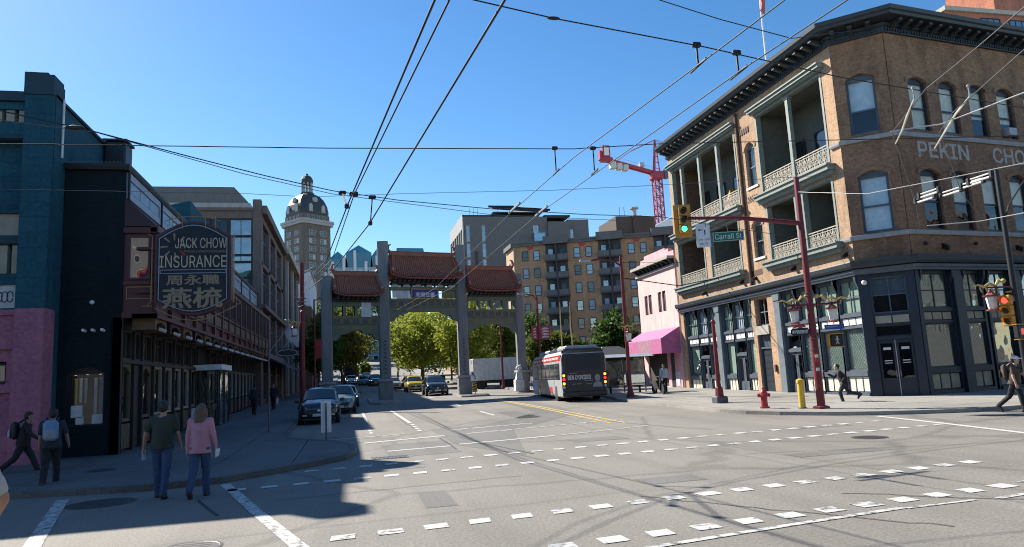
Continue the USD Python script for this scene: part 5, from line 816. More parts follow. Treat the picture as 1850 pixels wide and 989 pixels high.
def signal_head(t, c, d, lit, m='signal_yellow', bp=True):      # c centre, d facing direction (unit, horizontal)
    d = np.array([d[0], d[1], 0.0]); d /= np.linalg.norm(d); fr = Fr(tuple(c), (-d[1], d[0]))
    if bp: MB(fr).prism(sbox(-.33, -.66, .33, .66).buffer(.02), -.06, -.03).build('backplate', m, t)
    for k, nm in enumerate(('red', 'amber', 'green')):
        v = .36-.36*k; h = MB(fr).bev(-.18, .18, v-.175, v+.175, -.02, .17, .03).build('signal_section', m, t)
        b = MB(fr); n = 12; V = []; F = []
        for i in range(n+1):
            a = -.2+(math.pi+.4)*i/n; V += [(.135*math.cos(a), v+.135*math.sin(a), .171), (.135*math.cos(a), v+.135*math.sin(a), .171+(.22 if .2 < i/n < .8 else .12))]
        for i in range(n): F += [[2*i, 2*i+1, 2*i+3], [2*i, 2*i+3, 2*i+2], [2*i, 2*i+3, 2*i+1], [2*i, 2*i+2, 2*i+3]]
        b.add(V, F).build('visor', 'black' if bp else m, h)
        on = nm == lit; b = MB(fr); b.add([(0, v, .18)]+[(.115*math.cos(i*math.pi/8), v+.115*math.sin(i*math.pi/8), .174) for i in range(16)], [[0, 1+i, 1+(i+1) % 16] for i in range(16)]); b.build('lens', ('signal_'+nm) if on else 'black', h)
TL = pole('traffic_signal', 'red signal pole with a long arm carrying a green light, standing at the right kerb', 'traffic light', 17.2, 23.9, 9.1, .15, .1, base=False)
MB().lathe([(.3, 0), (.3, .06), (.21, .1)], 8, (17.2, 23.9, g(23.9)+.13)).build('base_plate', 'red_pole', TL)
ar0, ar1 = np.array([17.2, 23.9, 7.25]), np.array([13.2, 26.32, 8.0]); ad = (ar1-ar0)/np.linalg.norm(ar1-ar0)
MB().tube([ar0, (ar0+ar1)/2+(0, 0, .12), ar1], [.1, .08, .06], 8).build('mast_arm', 'red_pole', TL)
signal_head(TL, (13.35, 26.12, 7.85), (-.25, -1), 'green')
fS = Fr((14.05, 25.85, 7.2), (1, -.35)); q = MB(fS).bev(-.28, .28, -.5, .46, 0, .03, .008).build('turn_sign', 'sign_white', TL)
b = MB(fS); b.box(.05, .09, .0, .2, .031, .036).box(-.14, .0, .2, .23, .031, .036).hull([(-.2, .215, .031), (-.12, .27, .031), (-.12, .16, .031), (-.2, .215, .036), (-.12, .27, .036), (-.12, .16, .036)]); b.build('turn_arrow', 'black', q)
b = MB(fS); b.text('7 AM - 6 PM', .07, (0, -.22, .031), (1, 0, 0), (0, 1, 0), w=.46, depth=.003).text('MON - FRI', .07, (0, -.4, .031), (1, 0, 0), (0, 1, 0), w=.3, depth=.003); b.build('lettering', 'black', q)
fS = Fr((14.9, 25.4, 7.05), (1, -.35)); q = MB(fS).bev(-.62, .62, -.2, .2, 0, .03, .01).build('street_sign', 'sign_green', TL); MB(fS).prism(sbox(-.6, -.18, .6, .18).difference(sbox(-.585, -.165, .585, .165)), .031, .034).build('sign_border', 'sign_white', q)
b = MB(fS); b.text('Carrall St', .21, (0, -.1, .031), (1, 0, 0), (0, 1, 0), w=1.04, depth=.004); b.build('lettering', 'sign_white', q); MB(fS).bar((0, .2, .01), (0, .48, .01), .03).bar((-.85, .46, .01), (-.85, .62, .01), .03).build('hanger', 'steel_dark', TL)
lantern(TL, 16.72, 24.25, 3.42, dx=-1, dy=.5); lantern(TL, 17.88, 23.55, 3.4, dx=1, dy=-.5); MB().tube([(16.5, 24.35, 4.1), (17.2, 23.9, 4.05), (18.1, 23.4, 4.08)], .04, 6).build('lantern_arm', 'red_pole', TL)
fS = Fr((16.75, 24.05, 3.05), (1, -.5)); q = MB(fS).prism(Polygon([(-.34, -.06), (-.26, -.14), (.26, -.14), (.34, -.06), (.34, .08), (.26, .15), (-.26, .15), (-.34, .08)]), 0, .03).build('street_plate', 'black', TL); MB(fS).prism(Polygon([(-.24, .16), (.24, .16), (.18, .26), (-.18, .26)]), 0, .03).build('plate_top', 'sign_red', q)
b = MB(fS); b.text('W PENDER ST', .12, (0, -.06, .031), (1, 0, 0), (0, 1, 0), w=.58, depth=.004, bold=True); b.build('lettering', 'sign_white', q)
fS = Fr((17.8, 23.45, 3.15), (1, -.3)); q = MB(fS).box(-.36, .36, -.08, .1, 0, .02).build('blue_plate', 'sign_blue', TL); b = MB(fS); b.box(-.3, .1, -.0, .03, .021, .024); b.build('plate_line', 'fascia_pale', q)
fS = Fr((17.72, 23.35, 2.65), (1, -.35)); q = MB(fS).bev(-.22, .22, -.22, .22, 0, .2, .03).build('walk_signal', 'black', TL); MB(fS).box(-.3, .25, .23, .26, -.05, .2).box(-.3, .25, -.26, -.23, -.05, .2).box(-.3, -.26, -.26, .26, -.05, .2).build('signal_bracket', 'signal_yellow', TL)
b = MB(fS); b.ball((0, .13, .202), .028, 1, (1, 1, .2)).bar((0, .1, .202), (.0, -.02, .202), .045, .004, up=(0, 0, 1)).bar((0, -.02, .202), (-.05, -.15, .202), .025, .004).bar((0, -.02, .202), (.05, -.15, .202), .025, .004).bar((0, .08, .202), (-.07, .0, .202), .02, .004).bar((0, .08, .202), (.06, .01, .202), .02, .004); b.build('walking_symbol', 'walk_white', q)
for z, m_ in ((1.55, 'paper'), (1.9, 'sign_red'), (2.05, 'paper')): MB().box(17.02, 17.16, 23.69, 23.7, z, z+.12).build('sticker', m_, TL)
b = MB()
for z in (2.35, 2.75, 3.2, 4.4, 4.5): b.lathe([(.165, z), (.165, z+.03)], 10, (17.2, 23.9, 0))
b.build('clamp_band', 'steel_dark', TL)
S_ = lambda x, y, z: (x*1.09, y*1.09, (z-1.92)*1.09+1.92)
px_, py_, pz_ = S_(20.72, 18.45, 7.8); TR = pole('traffic_signal', 'dark signal post at the right edge with a yellow head showing red', 'traffic light', px_, py_, pz_, .11, .08, m='black'); signal_head(TR, S_(20.5, 18.55, 3.2), (-1, -.25), 'red', bp=False)
for z in (3.8, 2.75): MB().bar(S_(20.5, 18.55, z), S_(20.72, 18.45, z), .05).build('bracket', 'signal_yellow', TR)
fS = Fr(S_(20.42, 18.3, 2.5), (1, .2)); q = MB(fS).bev(-.22, .22, -.22, .22, 0, .18, .03).build('walk_signal', 'black', TR); MB(fS).hull([(-.08, -.1, .181), (.06, -.1, .181), (-.1, .05, .181), (.08, .12, .181), (-.06, .12, .181), (0, 0, .19)]).build('stop_hand', 'hand_red', q); MB(fS).box(-.24, .3, .24, .27, 0, .15).box(-.24, .3, -.27, -.24, 0, .15).build('signal_bracket', 'signal_yellow', TR)
lantern(TR, *S_(20.22, 18.85, 3.28), dx=-1, dy=.25); MB().tube([S_(20.05, 18.95, 4.0), S_(20.72, 18.45, 3.95)], .035, 6).build('lantern_arm', 'red_pole', TR); MB().tube([S_(20.72, 18.45, 6.0), S_(20.95, 18.4, 6.6), S_(21.6, 18.3, 7.4)], .03, 5).build('lamp_arm', 'black', TR)
PR = pole('street_lamp', 'red street lamp with a curved arm by the bus stop on the right', 'street lamp', 15.6, 38.7, 8.6, .13, .09); MB().tube([(15.6, 38.7, 8.0), (15.2, 38.85, 8.35), (14.5, 39.1, 8.5), (13.9, 39.35, 8.45)], .06, 6).build('arm', 'red_pole', PR); MB().bev(13.3, 14.0, 39.25, 39.5, 8.38, 8.52, .04).build('lamp_head', 'steel', PR); lantern(PR, 15.6, 38.35, 3.6, dx=-1, dy=.2); MB().tube([(15.6, 38.35, 4.3), (15.6, 38.7, 4.3)], .03, 5).build('lantern_arm', 'red_pole', PR)
PB = pole('street_lamp', 'red street lamp carrying two red banners beside the bus', 'street lamp', 13.55, 50.5, 7.7, .11, .07); MB().tube([(13.55, 50.5, 7.4), (13.3, 50.5, 7.75), (12.7, 50.6, 7.9)], .05, 6).build('arm', 'red_pole', PB); MB().bev(12.1, 12.75, 50.5, 50.7, 7.85, 7.97, .04).build('lamp_head', 'steel', PB)
for a, c in ((13.0, 13.45), (13.65, 14.45)):
    q = MB().box(a, c, 50.48, 50.5, 4.5, 5.5).build('banner', 'sign_red', PB); b = MB(); b.bar((a, 50.49, 5.55), (c, 50.49, 5.55), .03); b.build('banner_arm', 'steel_dark', q)
    b = MB(); [b.hull([(a+.1, 50.475, 4.62+k*.2), (c-.1, 50.475, 4.66+k*.2), (a+.15, 50.47, 4.7+k*.2), (c-.2, 50.47, 4.75+k*.2), (a+.3, 50.472, 4.78+k*.2)]) for k in range(4)]; b.build('banner_print', 'plaque_pale', q)
SP = pole('red_post', 'short red post without an arm on the right pavement', 'post', 16.4, 30, 3.95, .12, .08, base=False); MB().bev(16.13, 16.67, 29.73, 30.27, g(30)+.1, g(30)+.42, .03).build('foot', 'steel_dark', SP); MB().lathe([(.2, .42), (.17, .8), (.15, .85)], 8, (16.4, 30, g(30))).ball((16.4, 30, 3.97), .1, 1).build('collar', 'red_pole', SP)
PL = pole('trolley_pole', 'tall dark red trolley wire pole on the left pavement behind the parked cars', 'utility pole', -2.9, 47.2, 9.9, .17, .13); MB().tube([(-2.8, 47.2, 9.2), (-2.2, 47, 9.55), (-1.2, 46.8, 9.6)], .05, 6).build('arm', 'steel', PL)
b = MB()
for k in range(4): b.tube([(-2.9, 47.2, 7.3-.2*k), (-3.3+.1*k, 47, 7.6-.3*k), (-2.6, 46.8, 7.5-.2*k)], .03, 5)
b.build('wire_bracket', 'steel_dark', PL); lantern(PL, -3.4, 47.1, 5.2, dx=1); MB().bar((-3.6, 47.1, 5.95), (-2.9, 47.2, 5.9), .04).build('lantern_arm', 'red_pole', PL)
PM = pole('street_lamp', 'slim red lamp post with a red banner behind the left pole', 'street lamp', -2.75, 60, 9.0, .09, .06); MB().box(-2.65, -2.2, 59.98, 60.0, 4.2, 5.7).build('banner', 'sign_red', PM); MB().tube([(-2.75, 60, 8.9), (-2.0, 60, 9.2), (-.5, 60, 9.25)], .04, 5).build('arm', 'red_pole', PM)
pole('red_post', 'tall red lamp post in front of the white trailer', 'post', 14.1, 66.5, 7.4, .11, .08)
pole('sign_pole', 'thin grey sign pole on the shaded left pavement', 'post', -3.1, 29.6, 3.4, .035, .03, 'steel_dark', False)
WS = T('kerb_sign', 'narrow white upright board on a dark post at the left kerb corner', 'sign', (-.82, 25.6, 0)); z0 = g(25.6); MB().box(-.99, -.65, 25.6, 25.63, z0+.3, z0+1.36).build('board', 'sign_white', WS); MB().box(-.85, -.79, 25.55, 25.6, z0, z0+1.28).build('post', 'steel_dark', WS)
for z in (.45, 1.2): MB().ball((-.82, 25.54, z0+z), .025, 1).build('bolt', 'chrome', WS)
HY = T('fire_hydrant', 'red fire hydrant on the right pavement', 'hydrant', (15.9, 25.6, 0)); z0 = g(25.6)+.13
MB().lathe([(.19, 0), (.19, .06), (.13, .07), (.12, .42), (.16, .44), (.16, .5), (.15, .6), (.1, .7), (.04, .74), (.05, .8), (.03, .81)], 12, (15.9, 25.6, z0)).build('barrel', 'hydrant_red', HY, smooth=40)
for d in ((1, -.4), (-1, .4), (-.4, -1)): MB().tube([(15.9, 25.6, z0+.5), (15.9+.22*d[0], 25.6+.22*d[1], z0+.5)], [.06, .075], 8).build('outlet', 'hydrant_red', HY)
BO = T('bollard', 'yellow steel bollard beside the red signal pole', 'bollard', (16.75, 24.4, 0)); MB().lathe([(.12, 0), (.12, .95), (.14, .96), (.14, 1.07), (.1, 1.1), (.02, 1.12)], 12, (16.75, 24.4, g(24.4)+.13)).build('post', 'yellow_paint', BO, smooth=40); MB().lathe([(.16, .0), (.16, .03), (.12, .04)], 12, (16.75, 24.4, g(24.4)+.13)).build('foot_plate', 'steel_dark', BO)
AF = T('sandwich_board', 'dark red framed sandwich board on the left pavement beside the woman in pink', 'sign', (-5.75, 30, 0)); z0 = g(30)+.13
for s in (-1, 1): q = MB().hull([(-6.05, 30+s*.3, z0), (-5.45, 30+s*.3, z0), (-6.05, 30+s*.04, z0+1.15), (-5.45, 30+s*.04, z0+1.15), (-6.05, 30+s*.27, z0), (-5.45, 30+s*.27, z0), (-6.05, 30+s*.01, z0+1.15), (-5.45, 30+s*.01, z0+1.15)]).build('board', 'maroon', AF); MB().hull([(-5.97, 30+s*.28, z0+.15), (-5.53, 30+s*.28, z0+.15), (-5.97, 30+s*.06, z0+1.08), (-5.53, 30+s*.06, z0+1.08), (-5.97, 30+s*.25, z0+.15), (-5.53, 30+s*.25, z0+.15)]).build('poster', 'graffiti', q)
ov = T('shop_sign', 'oval black hanging shop sign by the left lantern', 'sign', (-4.2, 50, 4)); MB().prism(Polygon([(-4.2+.62*math.cos(a*.4), 4.0+.25*math.sin(a*.4)) for a in range(16)]), 0, .05).V
fo = Fr((-4.2, 52, 4.35), (1, 0)); MB(fo).prism(Polygon([(.75*math.cos(a*.393), .28*math.sin(a*.393)) for a in range(16)]), 0, .06).build('board', 'black', ov); b = MB(fo); b.prism(Polygon([(.68*math.cos(a*.393), .23*math.sin(a*.393)) for a in range(16)]).difference(Polygon([(.64*math.cos(a*.393), .2*math.sin(a*.393)) for a in range(16)])), .061, .07); b.build('rim', 'plaque_pale', ov); MB(fo).bar((-2.4, .35, 0), (.7, .35, 0), .03).build('bracket', 'black', ov)
for k, (y0, lab) in enumerate(((63, 'nearer of two slanting grey flagpoles with furled pale flags on the left'), (70, 'farther of two slanting grey flagpoles with furled pale flags on the left'))):
    f = T('wall_flag', lab, 'flag', (-6.6, y0, 4.6), 0, 'slanting wall flagpoles'); MB().tube([(-6.6, y0, 4.9), (-4.6, y0, 7.6)], .04, 6).build('pole', 'steel', f); MB().hull([(-4.7, y0, 7.4), (-5.3, y0, 6.6), (-4.95, y0+.1, 5.9), (-4.75, y0-.1, 5.6), (-4.6, y0, 6.4), (-5.2, y0-.1, 6.2)]).build('flag', 'graffiti', f)
# pole just outside the frame on the left whose arm shades the crossing
OL = pole('street_lamp', 'street lamp on the near left corner just outside the view', 'street lamp', -8.6, 15.6, 7.6, .16, .12); MB().tube([(-8.6, 15.6, 6.9), (-8.0, 15.4, 7.4), (-7.2, 15.2, 7.5)], .09, 6).build('arm', 'red_pole', OL)
# bus shelter and things beside it
SH = T('bus_shelter', 'glass bus shelter with a pale curved roof behind the bus', 'bus shelter', (17.6, 44, 0)); z0 = g(44)+.13
MB().hull([(15.9, 43.2, z0+2.3), (19.2, 43.2, z0+2.3), (15.9, 44.6, z0+2.3), (19.2, 44.6, z0+2.3), (15.9, 43.9, z0+2.5), (19.2, 43.9, z0+2.5)]).build('roof', 'fascia_pale', SH)
for x in (16, 17.5, 19): MB().tube([(x, 44.4, z0), (x, 44.4, z0+2.3)], .05, 6).build('post', 'steel_dark', SH)
for x in (16.1, 17.6): MB().box(x, x+1.3, 44.38, 44.4, z0+.3, z0+2.1).build('glass_panel', 'pane', SH)
MB().box(16.3, 18.6, 43.9, 44.25, z0+.42, z0+.47).box(16.4, 16.46, 43.95, 44.2, z0, z0+.42).box(18.4, 18.46, 43.95, 44.2, z0, z0+.42).build('bench', 'bench', SH)
MC = T('motor_scooter', 'dark motor scooter parked beside the shelter', 'scooter', (18.2, 40.6, 0)); z0 = g(40.6)+.13
for y in (40.0, 41.2): 
    b = MB(); b.tube([(18.2-.06, y, z0+.3), (18.2+.06, y, z0+.3)], .3, 14); b.build('wheel', 'tyre', MC)
MB().hull([(18.05, 40.6, z0+.3), (18.35, 40.6, z0+.3), (18.05, 41.5, z0+.75), (18.35, 41.5, z0+.75), (18.08, 40.7, z0+.8), (18.32, 40.7, z0+.8), (18.1, 40.3, z0+.25), (18.3, 40.3, z0+.25)]).hull([(18.05, 40.2, z0+.2), (18.35, 40.2, z0+.2), (18.1, 40.15, z0+.95), (18.3, 40.15, z0+.95), (18.1, 40.0, z0+.9)]).build('body', 'cloth_black', MC); MB().tube([(17.9, 40.2, z0+1.05), (18.2, 40.12, z0+1.0), (18.5, 40.2, z0+1.05)], .025, 5).ball((18.2, 40.05, z0+.85), .08, 1).build('handlebar', 'chrome', MC)
FN = T('park_fence', 'tall black metal fence and dark pavilion behind the bus stop', 'fence', (19, 60, 0))
for k in range(60): x = 15.2+k*.13; b = MB().box(x, x+.03, 60+.02*k, 60.03+.02*k, g(60)+.1, g(60)+2.4); b.build('picket', 'black', FN)
MB().bar((15.2, 60, 2.9), (23, 61.2, 2.9), .05).bar((15.2, 60, 1.0), (23, 61.2, 1.0), .05).build('rail', 'black', FN)
PV = T('park_pavilion', 'dark open pavilion with brown posts behind the bus stop', 'pavilion', (20, 57, 0)); 
for x in (16, 18, 20, 22): MB().box(x, x+.3, 55, 55.3, .6, 3.2).build('post', 'brown_wood', PV)
MB().hull([(15.4, 54.4, 3.2), (22.9, 54.4, 3.2), (15.4, 58.5, 3.2), (22.9, 58.5, 3.2), (16.4, 56.4, 4.0), (22, 56.4, 4.0)]).build('roof', 'panel_dark', PV); MB().box(16, 22.8, 58, 58.2, .6, 3.2).build('back_wall', 'wall_dark', PV)
# ------------------------------------------------------------------ trees
def tree(name, label, x, y, h, rad, m, zlow, n=6000, seed=1, leaf=.26, group=None, gap=.35, sq=1.0):
    r = np.random.default_rng(seed); z0 = g(y); t = T(name, label, 'tree', (x, y, z0), 0, group)
    b = MB(); b.tube([(x, y, z0-.1), (x+.1, y, z0+zlow*.6), (x, y+.05, z0+zlow+.6), (x+.1, y, z0+h*.72)], [.2, .15, .12, .03], 7); ends = []
    for k in range(11):
        a = k*2.4+r.uniform(-.3, .3); zz = zlow+(h-zlow)*(.05+.75*k/11); el = r.uniform(.25, .9); L = rad*r.uniform(.6, .95)*(1-.35*k/11)
        p0 = np.array([x, y, z0+zz*.8]); p1 = p0+np.array([math.cos(a)*math.cos(el), math.sin(a)*math.cos(el), math.sin(el)])*L; pm = (p0+p1)/2+(0, 0, -.05*L); b.tube([p0, pm, p1], [.07, .045, .015], 5); ends += [p1, (p1+pm)/2, pm+(0, 0, .3)]
    b.build('trunk', 'trunk', t, smooth=60)
    cz = z0+(zlow+h)/2; hh = (h-zlow)/2; C = []
    for k in range(48):
        d = r.normal(size=3); d /= np.linalg.norm(d); rr = r.uniform(.35, 1.0)**.6; C.append([x+d[0]*rad*rr*sq, y+d[1]*rad*rr, cz+d[2]*hh*rr*(1 if d[2] > 0 else .85)])
    C = np.array(C+[list(e) for e in ends]); w = r.uniform(.35, 1.15, len(C)); idx = r.choice(len(C), n, p=w/w.sum())
    P = C[idx]+r.normal(size=(n, 3))*np.array([.2, .2, .15])*rad*(w[idx][:, None]*.6+.3)
    nn = r.normal(size=(n, 3))+np.array([0, 0, .7]); nn /= np.linalg.norm(nn, axis=1)[:, None]; a = np.cross(nn, r.normal(size=(n, 3))); a /= np.linalg.norm(a, axis=1)[:, None]; bb = np.cross(nn, a); s = leaf*r.uniform(.5, 1.15, n)[:, None]
    V = np.stack([P-a*s, P+bb*s*.55, P+a*s, P-bb*s*.55], 1).reshape(-1, 3); i = np.arange(n)*4
    MB().add(V, np.vstack([np.c_[i, i+1, i+2], np.c_[i, i+2, i+3]])).build('crown', m, t); return t
for k, (x, y, h, rad, m, zl, n, sd, lab) in enumerate([
    (8.4, 86, 10.2, 3.6, 'leaf_light', 1.9, 8000, 3, 'bright yellow green tree seen through the middle of the gate, left of the pair'), (12.6, 80, 10.6, 3.7, 'leaf_light', 1.9, 8500, 4, 'bright yellow green tree seen through the middle of the gate, right of the pair'),
    (10.5, 106, 11.0, 3.4, 'leaf_light', 3, 4500, 5, 'yellow green tree behind the bright pair in the middle of the gate'), (8.2, 128, 11, 3.2, 'leaf_mid', 3, 3500, 6, 'darker green tree far behind the bright pair'),
    (-1.0, 90, 9.8, 4.0, 'leaf_autumn', 2.4, 9000, 7, 'olive green tree in the left opening of the gate'), (-3.2, 78, 8.0, 2.4, 'leaf_dark', 2.2, 4500, 8, 'dark green tree on the left pavement behind the left gate column'), (-1.0, 120, 13, 4.4, 'leaf_mid', 3, 5000, 9, 'tall green tree farther up the left side of the street'),
    (18.2, 84, 9.0, 2.8, 'leaf_mid', 2.2, 5000, 10, 'green tree above the white trailer in the right opening of the gate'), (22.5, 90, 9.5, 2.8, 'leaf_dark', 2, 4500, 11, 'dark green tree behind the right gate column'),
    (18.2, 66, 5.4, 2.0, 'leaf_mid', 1.7, 4500, 12, 'small leafy tree left of the bus behind the banner lamp'), (24.2, 62.5, 6.4, 2.3, 'leaf_dark', 1.9, 5500, 13, 'small dark leafy tree above the rear of the bus'), (20.6, 64.5, 4.6, 1.7, 'leaf_mid', 1.5, 3500, 14, 'low leafy tree directly behind the bus roof'),
    (15.5, 112, 11, 4, 'leaf_mid', 1.8, 5500, 21, 'broad shady tree behind the trailer on the right pavement'), (19, 128, 12, 4.5, 'leaf_dark', 1.8, 5000, 22, 'dark tree far behind the trailer on the right'), (14.5, 150, 13, 4.5, 'leaf_mid', 2, 4000, 23, 'green tree on the right of the rising road'), (15, 96, 9, 3.2, 'leaf_light', 1.8, 6000, 24, 'yellow green tree directly left of the white trailer'), (-7, 170, 18, 6, 'leaf_mid', 3, 4500, 15, 'broad tree far up the hill on the left'), (2.0, 225, 20, 7, 'leaf_dark', 4, 4500, 16, 'large dark tree crossing the end of the street on the hill'), (-9, 215, 22, 7, 'leaf_dark', 4, 4500, 17, 'dark tree at the far left end of the street'), (13, 200, 17, 6, 'leaf_dark', 3, 4000, 18, 'dark tree far behind on the right end of the street'), (3.2, 150, 3.2, .9, 'leaf_mid', .8, 900, 19, 'very small young tree in the far road between the cars')]):
    tree('street_tree', lab, x, y, h, rad, m, zl, n, sd, leaf=.24 if y < 100 else .3 if y < 140 else .6)
# ------------------------------------------------------------------ vehicles
def car(name, label, cat, x, y, W, L, H, m, rot=0, group=None, lights='headlight', suv=True):
    z0 = g(y); t = T(name, label, cat, (x, y, z0), rot, group); M = t.M; k = H/1.67; hw = W/2; ly = L/4.55
    st = [(0, .70, .36, .66, .70, .9), (.1, .84, .30, .82, .92, .9), (.55, .93, .25, .93, 1.02, .88), (1.2, .97, .25, .99, 1.1, .84), (2.05, .98, .25, 1.0, 1.58, .72), (2.9, .98, .25, 1.02, 1.67, .72), (3.8, .97, .25, 1.04, 1.62, .70), (4.36, .94, .28, 1.05, 1.16 if suv else 1.1, .78), (4.5, .88, .36, .95, 1.0, .84)]
    if not suv: st[6] = (3.5, .97, .25, 1.02, 1.56, .70); st[7] = (4.25, .94, .28, 1.02, 1.1, .82)
    def ring(s):
        y_, w, zb, zm, zt, rw = s; w *= hw; rw *= hw
        return [(w*.86, y_*ly, zb*k), (w, y_*ly, .55*k if zb < .35 else .5*k), (w*.99, y_*ly, zm*k-.02), (min(rw, w*.97), y_*ly, max(zt-.07, zm-.01)*k), (rw*.72, y_*ly, zt*k), (0, y_*ly, (zt+.02)*k)]
    V = []; F = []; n = 11
    for s in st: r = ring(s); V += r+[(-a, b, c) for a, b, c in r[-2::-1]]
    for i in range(len(st)-1):
        for j in range(n-1): a = i*n+j; F += [[a, a+1, a+n+1], [a, a+n+1, a+n]]
        F += [[i*n, (i+1)*n, (i+1)*n+n-1], [i*n, (i+1)*n+n-1, i*n+n-1]]
    e = (len(st)-1)*n
    F += [[0, j+1, j] for j in range(1, n-1)]+[[e, e+j, e+j+1] for j in range(1, n-1)]; F = [f[::-1] for f in F]
    MB(M).add(V, F).build('body', m, t, smooth=38)
    R = [ring(s) for s in st]; lerp = lambda a, b, f: tuple(np.array(a)*(1-f)+np.array(b)*f)
    a, b_ = R[3], R[4]; o = np.array([0, -.02, .03]); L0, L1 = np.array(lerp(a[3], b_[3], .04)), np.array(lerp(a[3], b_[3], .93)); 
    c0, c1 = np.array(lerp(a[5], b_[5], .04)), np.array(lerp(a[5], b_[5], .93)); mx = np.array([-1, 1, 1]); A = [L0*.98*[1, 1, 1]+o, (np.array(lerp(a[4], b_[4], .04)))+o, c0+o, np.array(lerp(a[4], b_[4], .04))*mx+o, L0*mx+o]; B = [L1+o, np.array(lerp(a[4], b_[4], .93))+o, c1+o, np.array(lerp(a[4], b_[4], .93))*mx+o, L1*mx+o]
    MB(M).add(A+B, [f for j in range(4) for f in ([j, j+6, j+1], [j, j+5, j+6])]).build('windscreen', 'glass_car', t, smooth=60)
    for s in (1, -1):
        for i, (f0, f1) in ((3, (.35, 1)), (4, (.03, .97)), (5, (.05, .97)), (6, (.05, .5))):
            p0, p1, q0, q1 = lerp(R[i][2], R[i+1][2], f0), lerp(R[i][2], R[i+1][2], f1), lerp(R[i][3], R[i+1][3], f0), lerp(R[i][3], R[i+1][3], f1); d = lambda p, q, f: (np.array(lerp(p, q, f))*[s, 1, 1]+[s*.012, 0, .01])
            f2 = [d(p0, q0, .1), d(p1, q1, .1), d(p1, q1, .92), d(p0, q0, .92)]
            MB(M).add(f2, [[0, 1, 2], [0, 2, 3]] if s > 0 else [[0, 2, 1], [0, 3, 2]]).build('side_window', 'glass_car', t)
        for yw in (.85*ly, 3.55*ly):
            r = .335*k; q = MB(M); q.tube([(s*(hw-.2), yw, r), (s*(hw-.05), yw, r), (s*(hw-.0), yw, r), (s*(hw+.015), yw, r)], [r, r, r*.97, r*.8], 18).build('wheel', 'tyre', t, smooth=50)
            MB(M).tube([(s*(hw-.03), yw, r), (s*(hw+.022), yw, r)], [r*.62, r*.58], 10).build('rim', 'rim', t); MB(M).tube([(s*(hw-.12), yw, r*1.05), (s*(hw-.02), yw, r*1.05)], r*1.16, 16).build('wheel_arch', 'black', t)
        MB(M).hull([(s*hw*.55, -.005, .72*k), (s*hw*.82, .12*ly, .70*k), (s*hw*.88, .25*ly, .84*k), (s*hw*.62, .12*ly, .84*k), (s*hw*.58, .04, .70*k), (s*hw*.9, .3*ly, .8*k), (s*hw*.6, .02, .8*k)]).build('headlight', lights, t)
        MB(M).bev(*sorted((s*(hw+.02), s*(hw+.24))), 1.35*ly, 1.5*ly, .98*k, 1.14*k, .04).build('mirror', m, t)
        MB(M).bev(*sorted((s*hw*.62, s*hw*.84)), 4.38*ly, 4.53*ly, .8*k, .98*k, .02).build('tail_light', 'sign_red', t)
        MB(M).bev(*sorted((s*hw*.55, s*hw*.78)), -.01, .06, .38*k, .46*k, .015).build('fog_lamp', 'chrome', t)
    MB(M).hull([(-hw*.55, -.02, .46*k), (hw*.55, -.02, .46*k), (-hw*.6, -.012, .66*k), (hw*.6, -.012, .66*k), (-hw*.55, .1, .46*k), (hw*.55, .1, .46*k), (-hw*.6, .12, .7*k), (hw*.6, .12, .7*k)]).build('grille', 'black', t)
    b = MB(M)
    for j in range(3): b.box(-hw*.52, hw*.52, -.03, -.018, (.5+.055*j)*k, (.515+.055*j)*k)
    b.build('grille_bar', 'steel_dark', t); MB(M).ball((0, -.03, .62*k), .07, 1, (1.3, .3, 1)).build('badge', 'chrome', t); MB(M).box(-.26, .26, -.035, -.02, .37*k, .49*k).build('number_plate', 'plate', t)
    MB(M).bev(-hw*.8, hw*.8, .0, .3, .17*k, .32*k, .04).build('lower_bumper', 'black', t)
    return t
car('parked_car', 'black parked sport utility vehicle facing the crossing at the left kerb', 'car', -1.42, 34.2, 1.84, 4.5, 1.68, 'car_black'); car('parked_car', 'blue green parked sport utility vehicle half hidden behind the black parked one', 'car', -.62, 41.6, 1.85, 4.4, 1.62, 'car_teal'); car('parked_car', 'dark parked car with a lit headlamp, third in the row at the left kerb', 'car', -.35, 48.5, 1.8, 4.5, 1.5, 'car_grey', lights='headlight_on', suv=False)
car('moving_car', 'black sport utility vehicle driving through the middle of the gate', 'car', 7.2, 60.5, 1.92, 4.7, 1.72, 'car_black'); car('moving_car', 'yellow car just left of the black vehicle under the gate', 'car', 6.55, 74, 1.86, 4.4, 1.66, 'car_yellow'); car('moving_car', 'silver grey car right beside the left middle gate column', 'car', 5.2, 88, 1.84, 4.5, 1.5, 'car_silver', suv=False)
car('moving_car', 'dark blue grey sport utility vehicle in the left opening of the gate', 'car', 3.7, 108, 1.9, 4.7, 1.8, 'car_grey', lights='headlight_on'); car('moving_car', 'dark teal car beside the blue grey vehicle far down the street', 'car', 2.2, 113, 1.8, 4.4, 1.5, 'car_teal', suv=False); car('moving_car', 'white car in front of the far bus', 'car', .2, 117, 1.85, 4.5, 1.6, 'car_white', lights='headlight_on')
car('moving_car', 'dark car in the middle of the far queue on the rising road', 'car', 3.0, 134, 1.85, 4.5, 1.6, 'car_black'); car('moving_car', 'silver car at the back of the far queue on the rising road', 'car', 1.8, 150, 1.85, 4.5, 1.6, 'car_silver'); car('moving_car', 'dark car behind the yellow car under the gate', 'car', 7.9, 96, 1.85, 4.5, 1.55, 'car_grey')
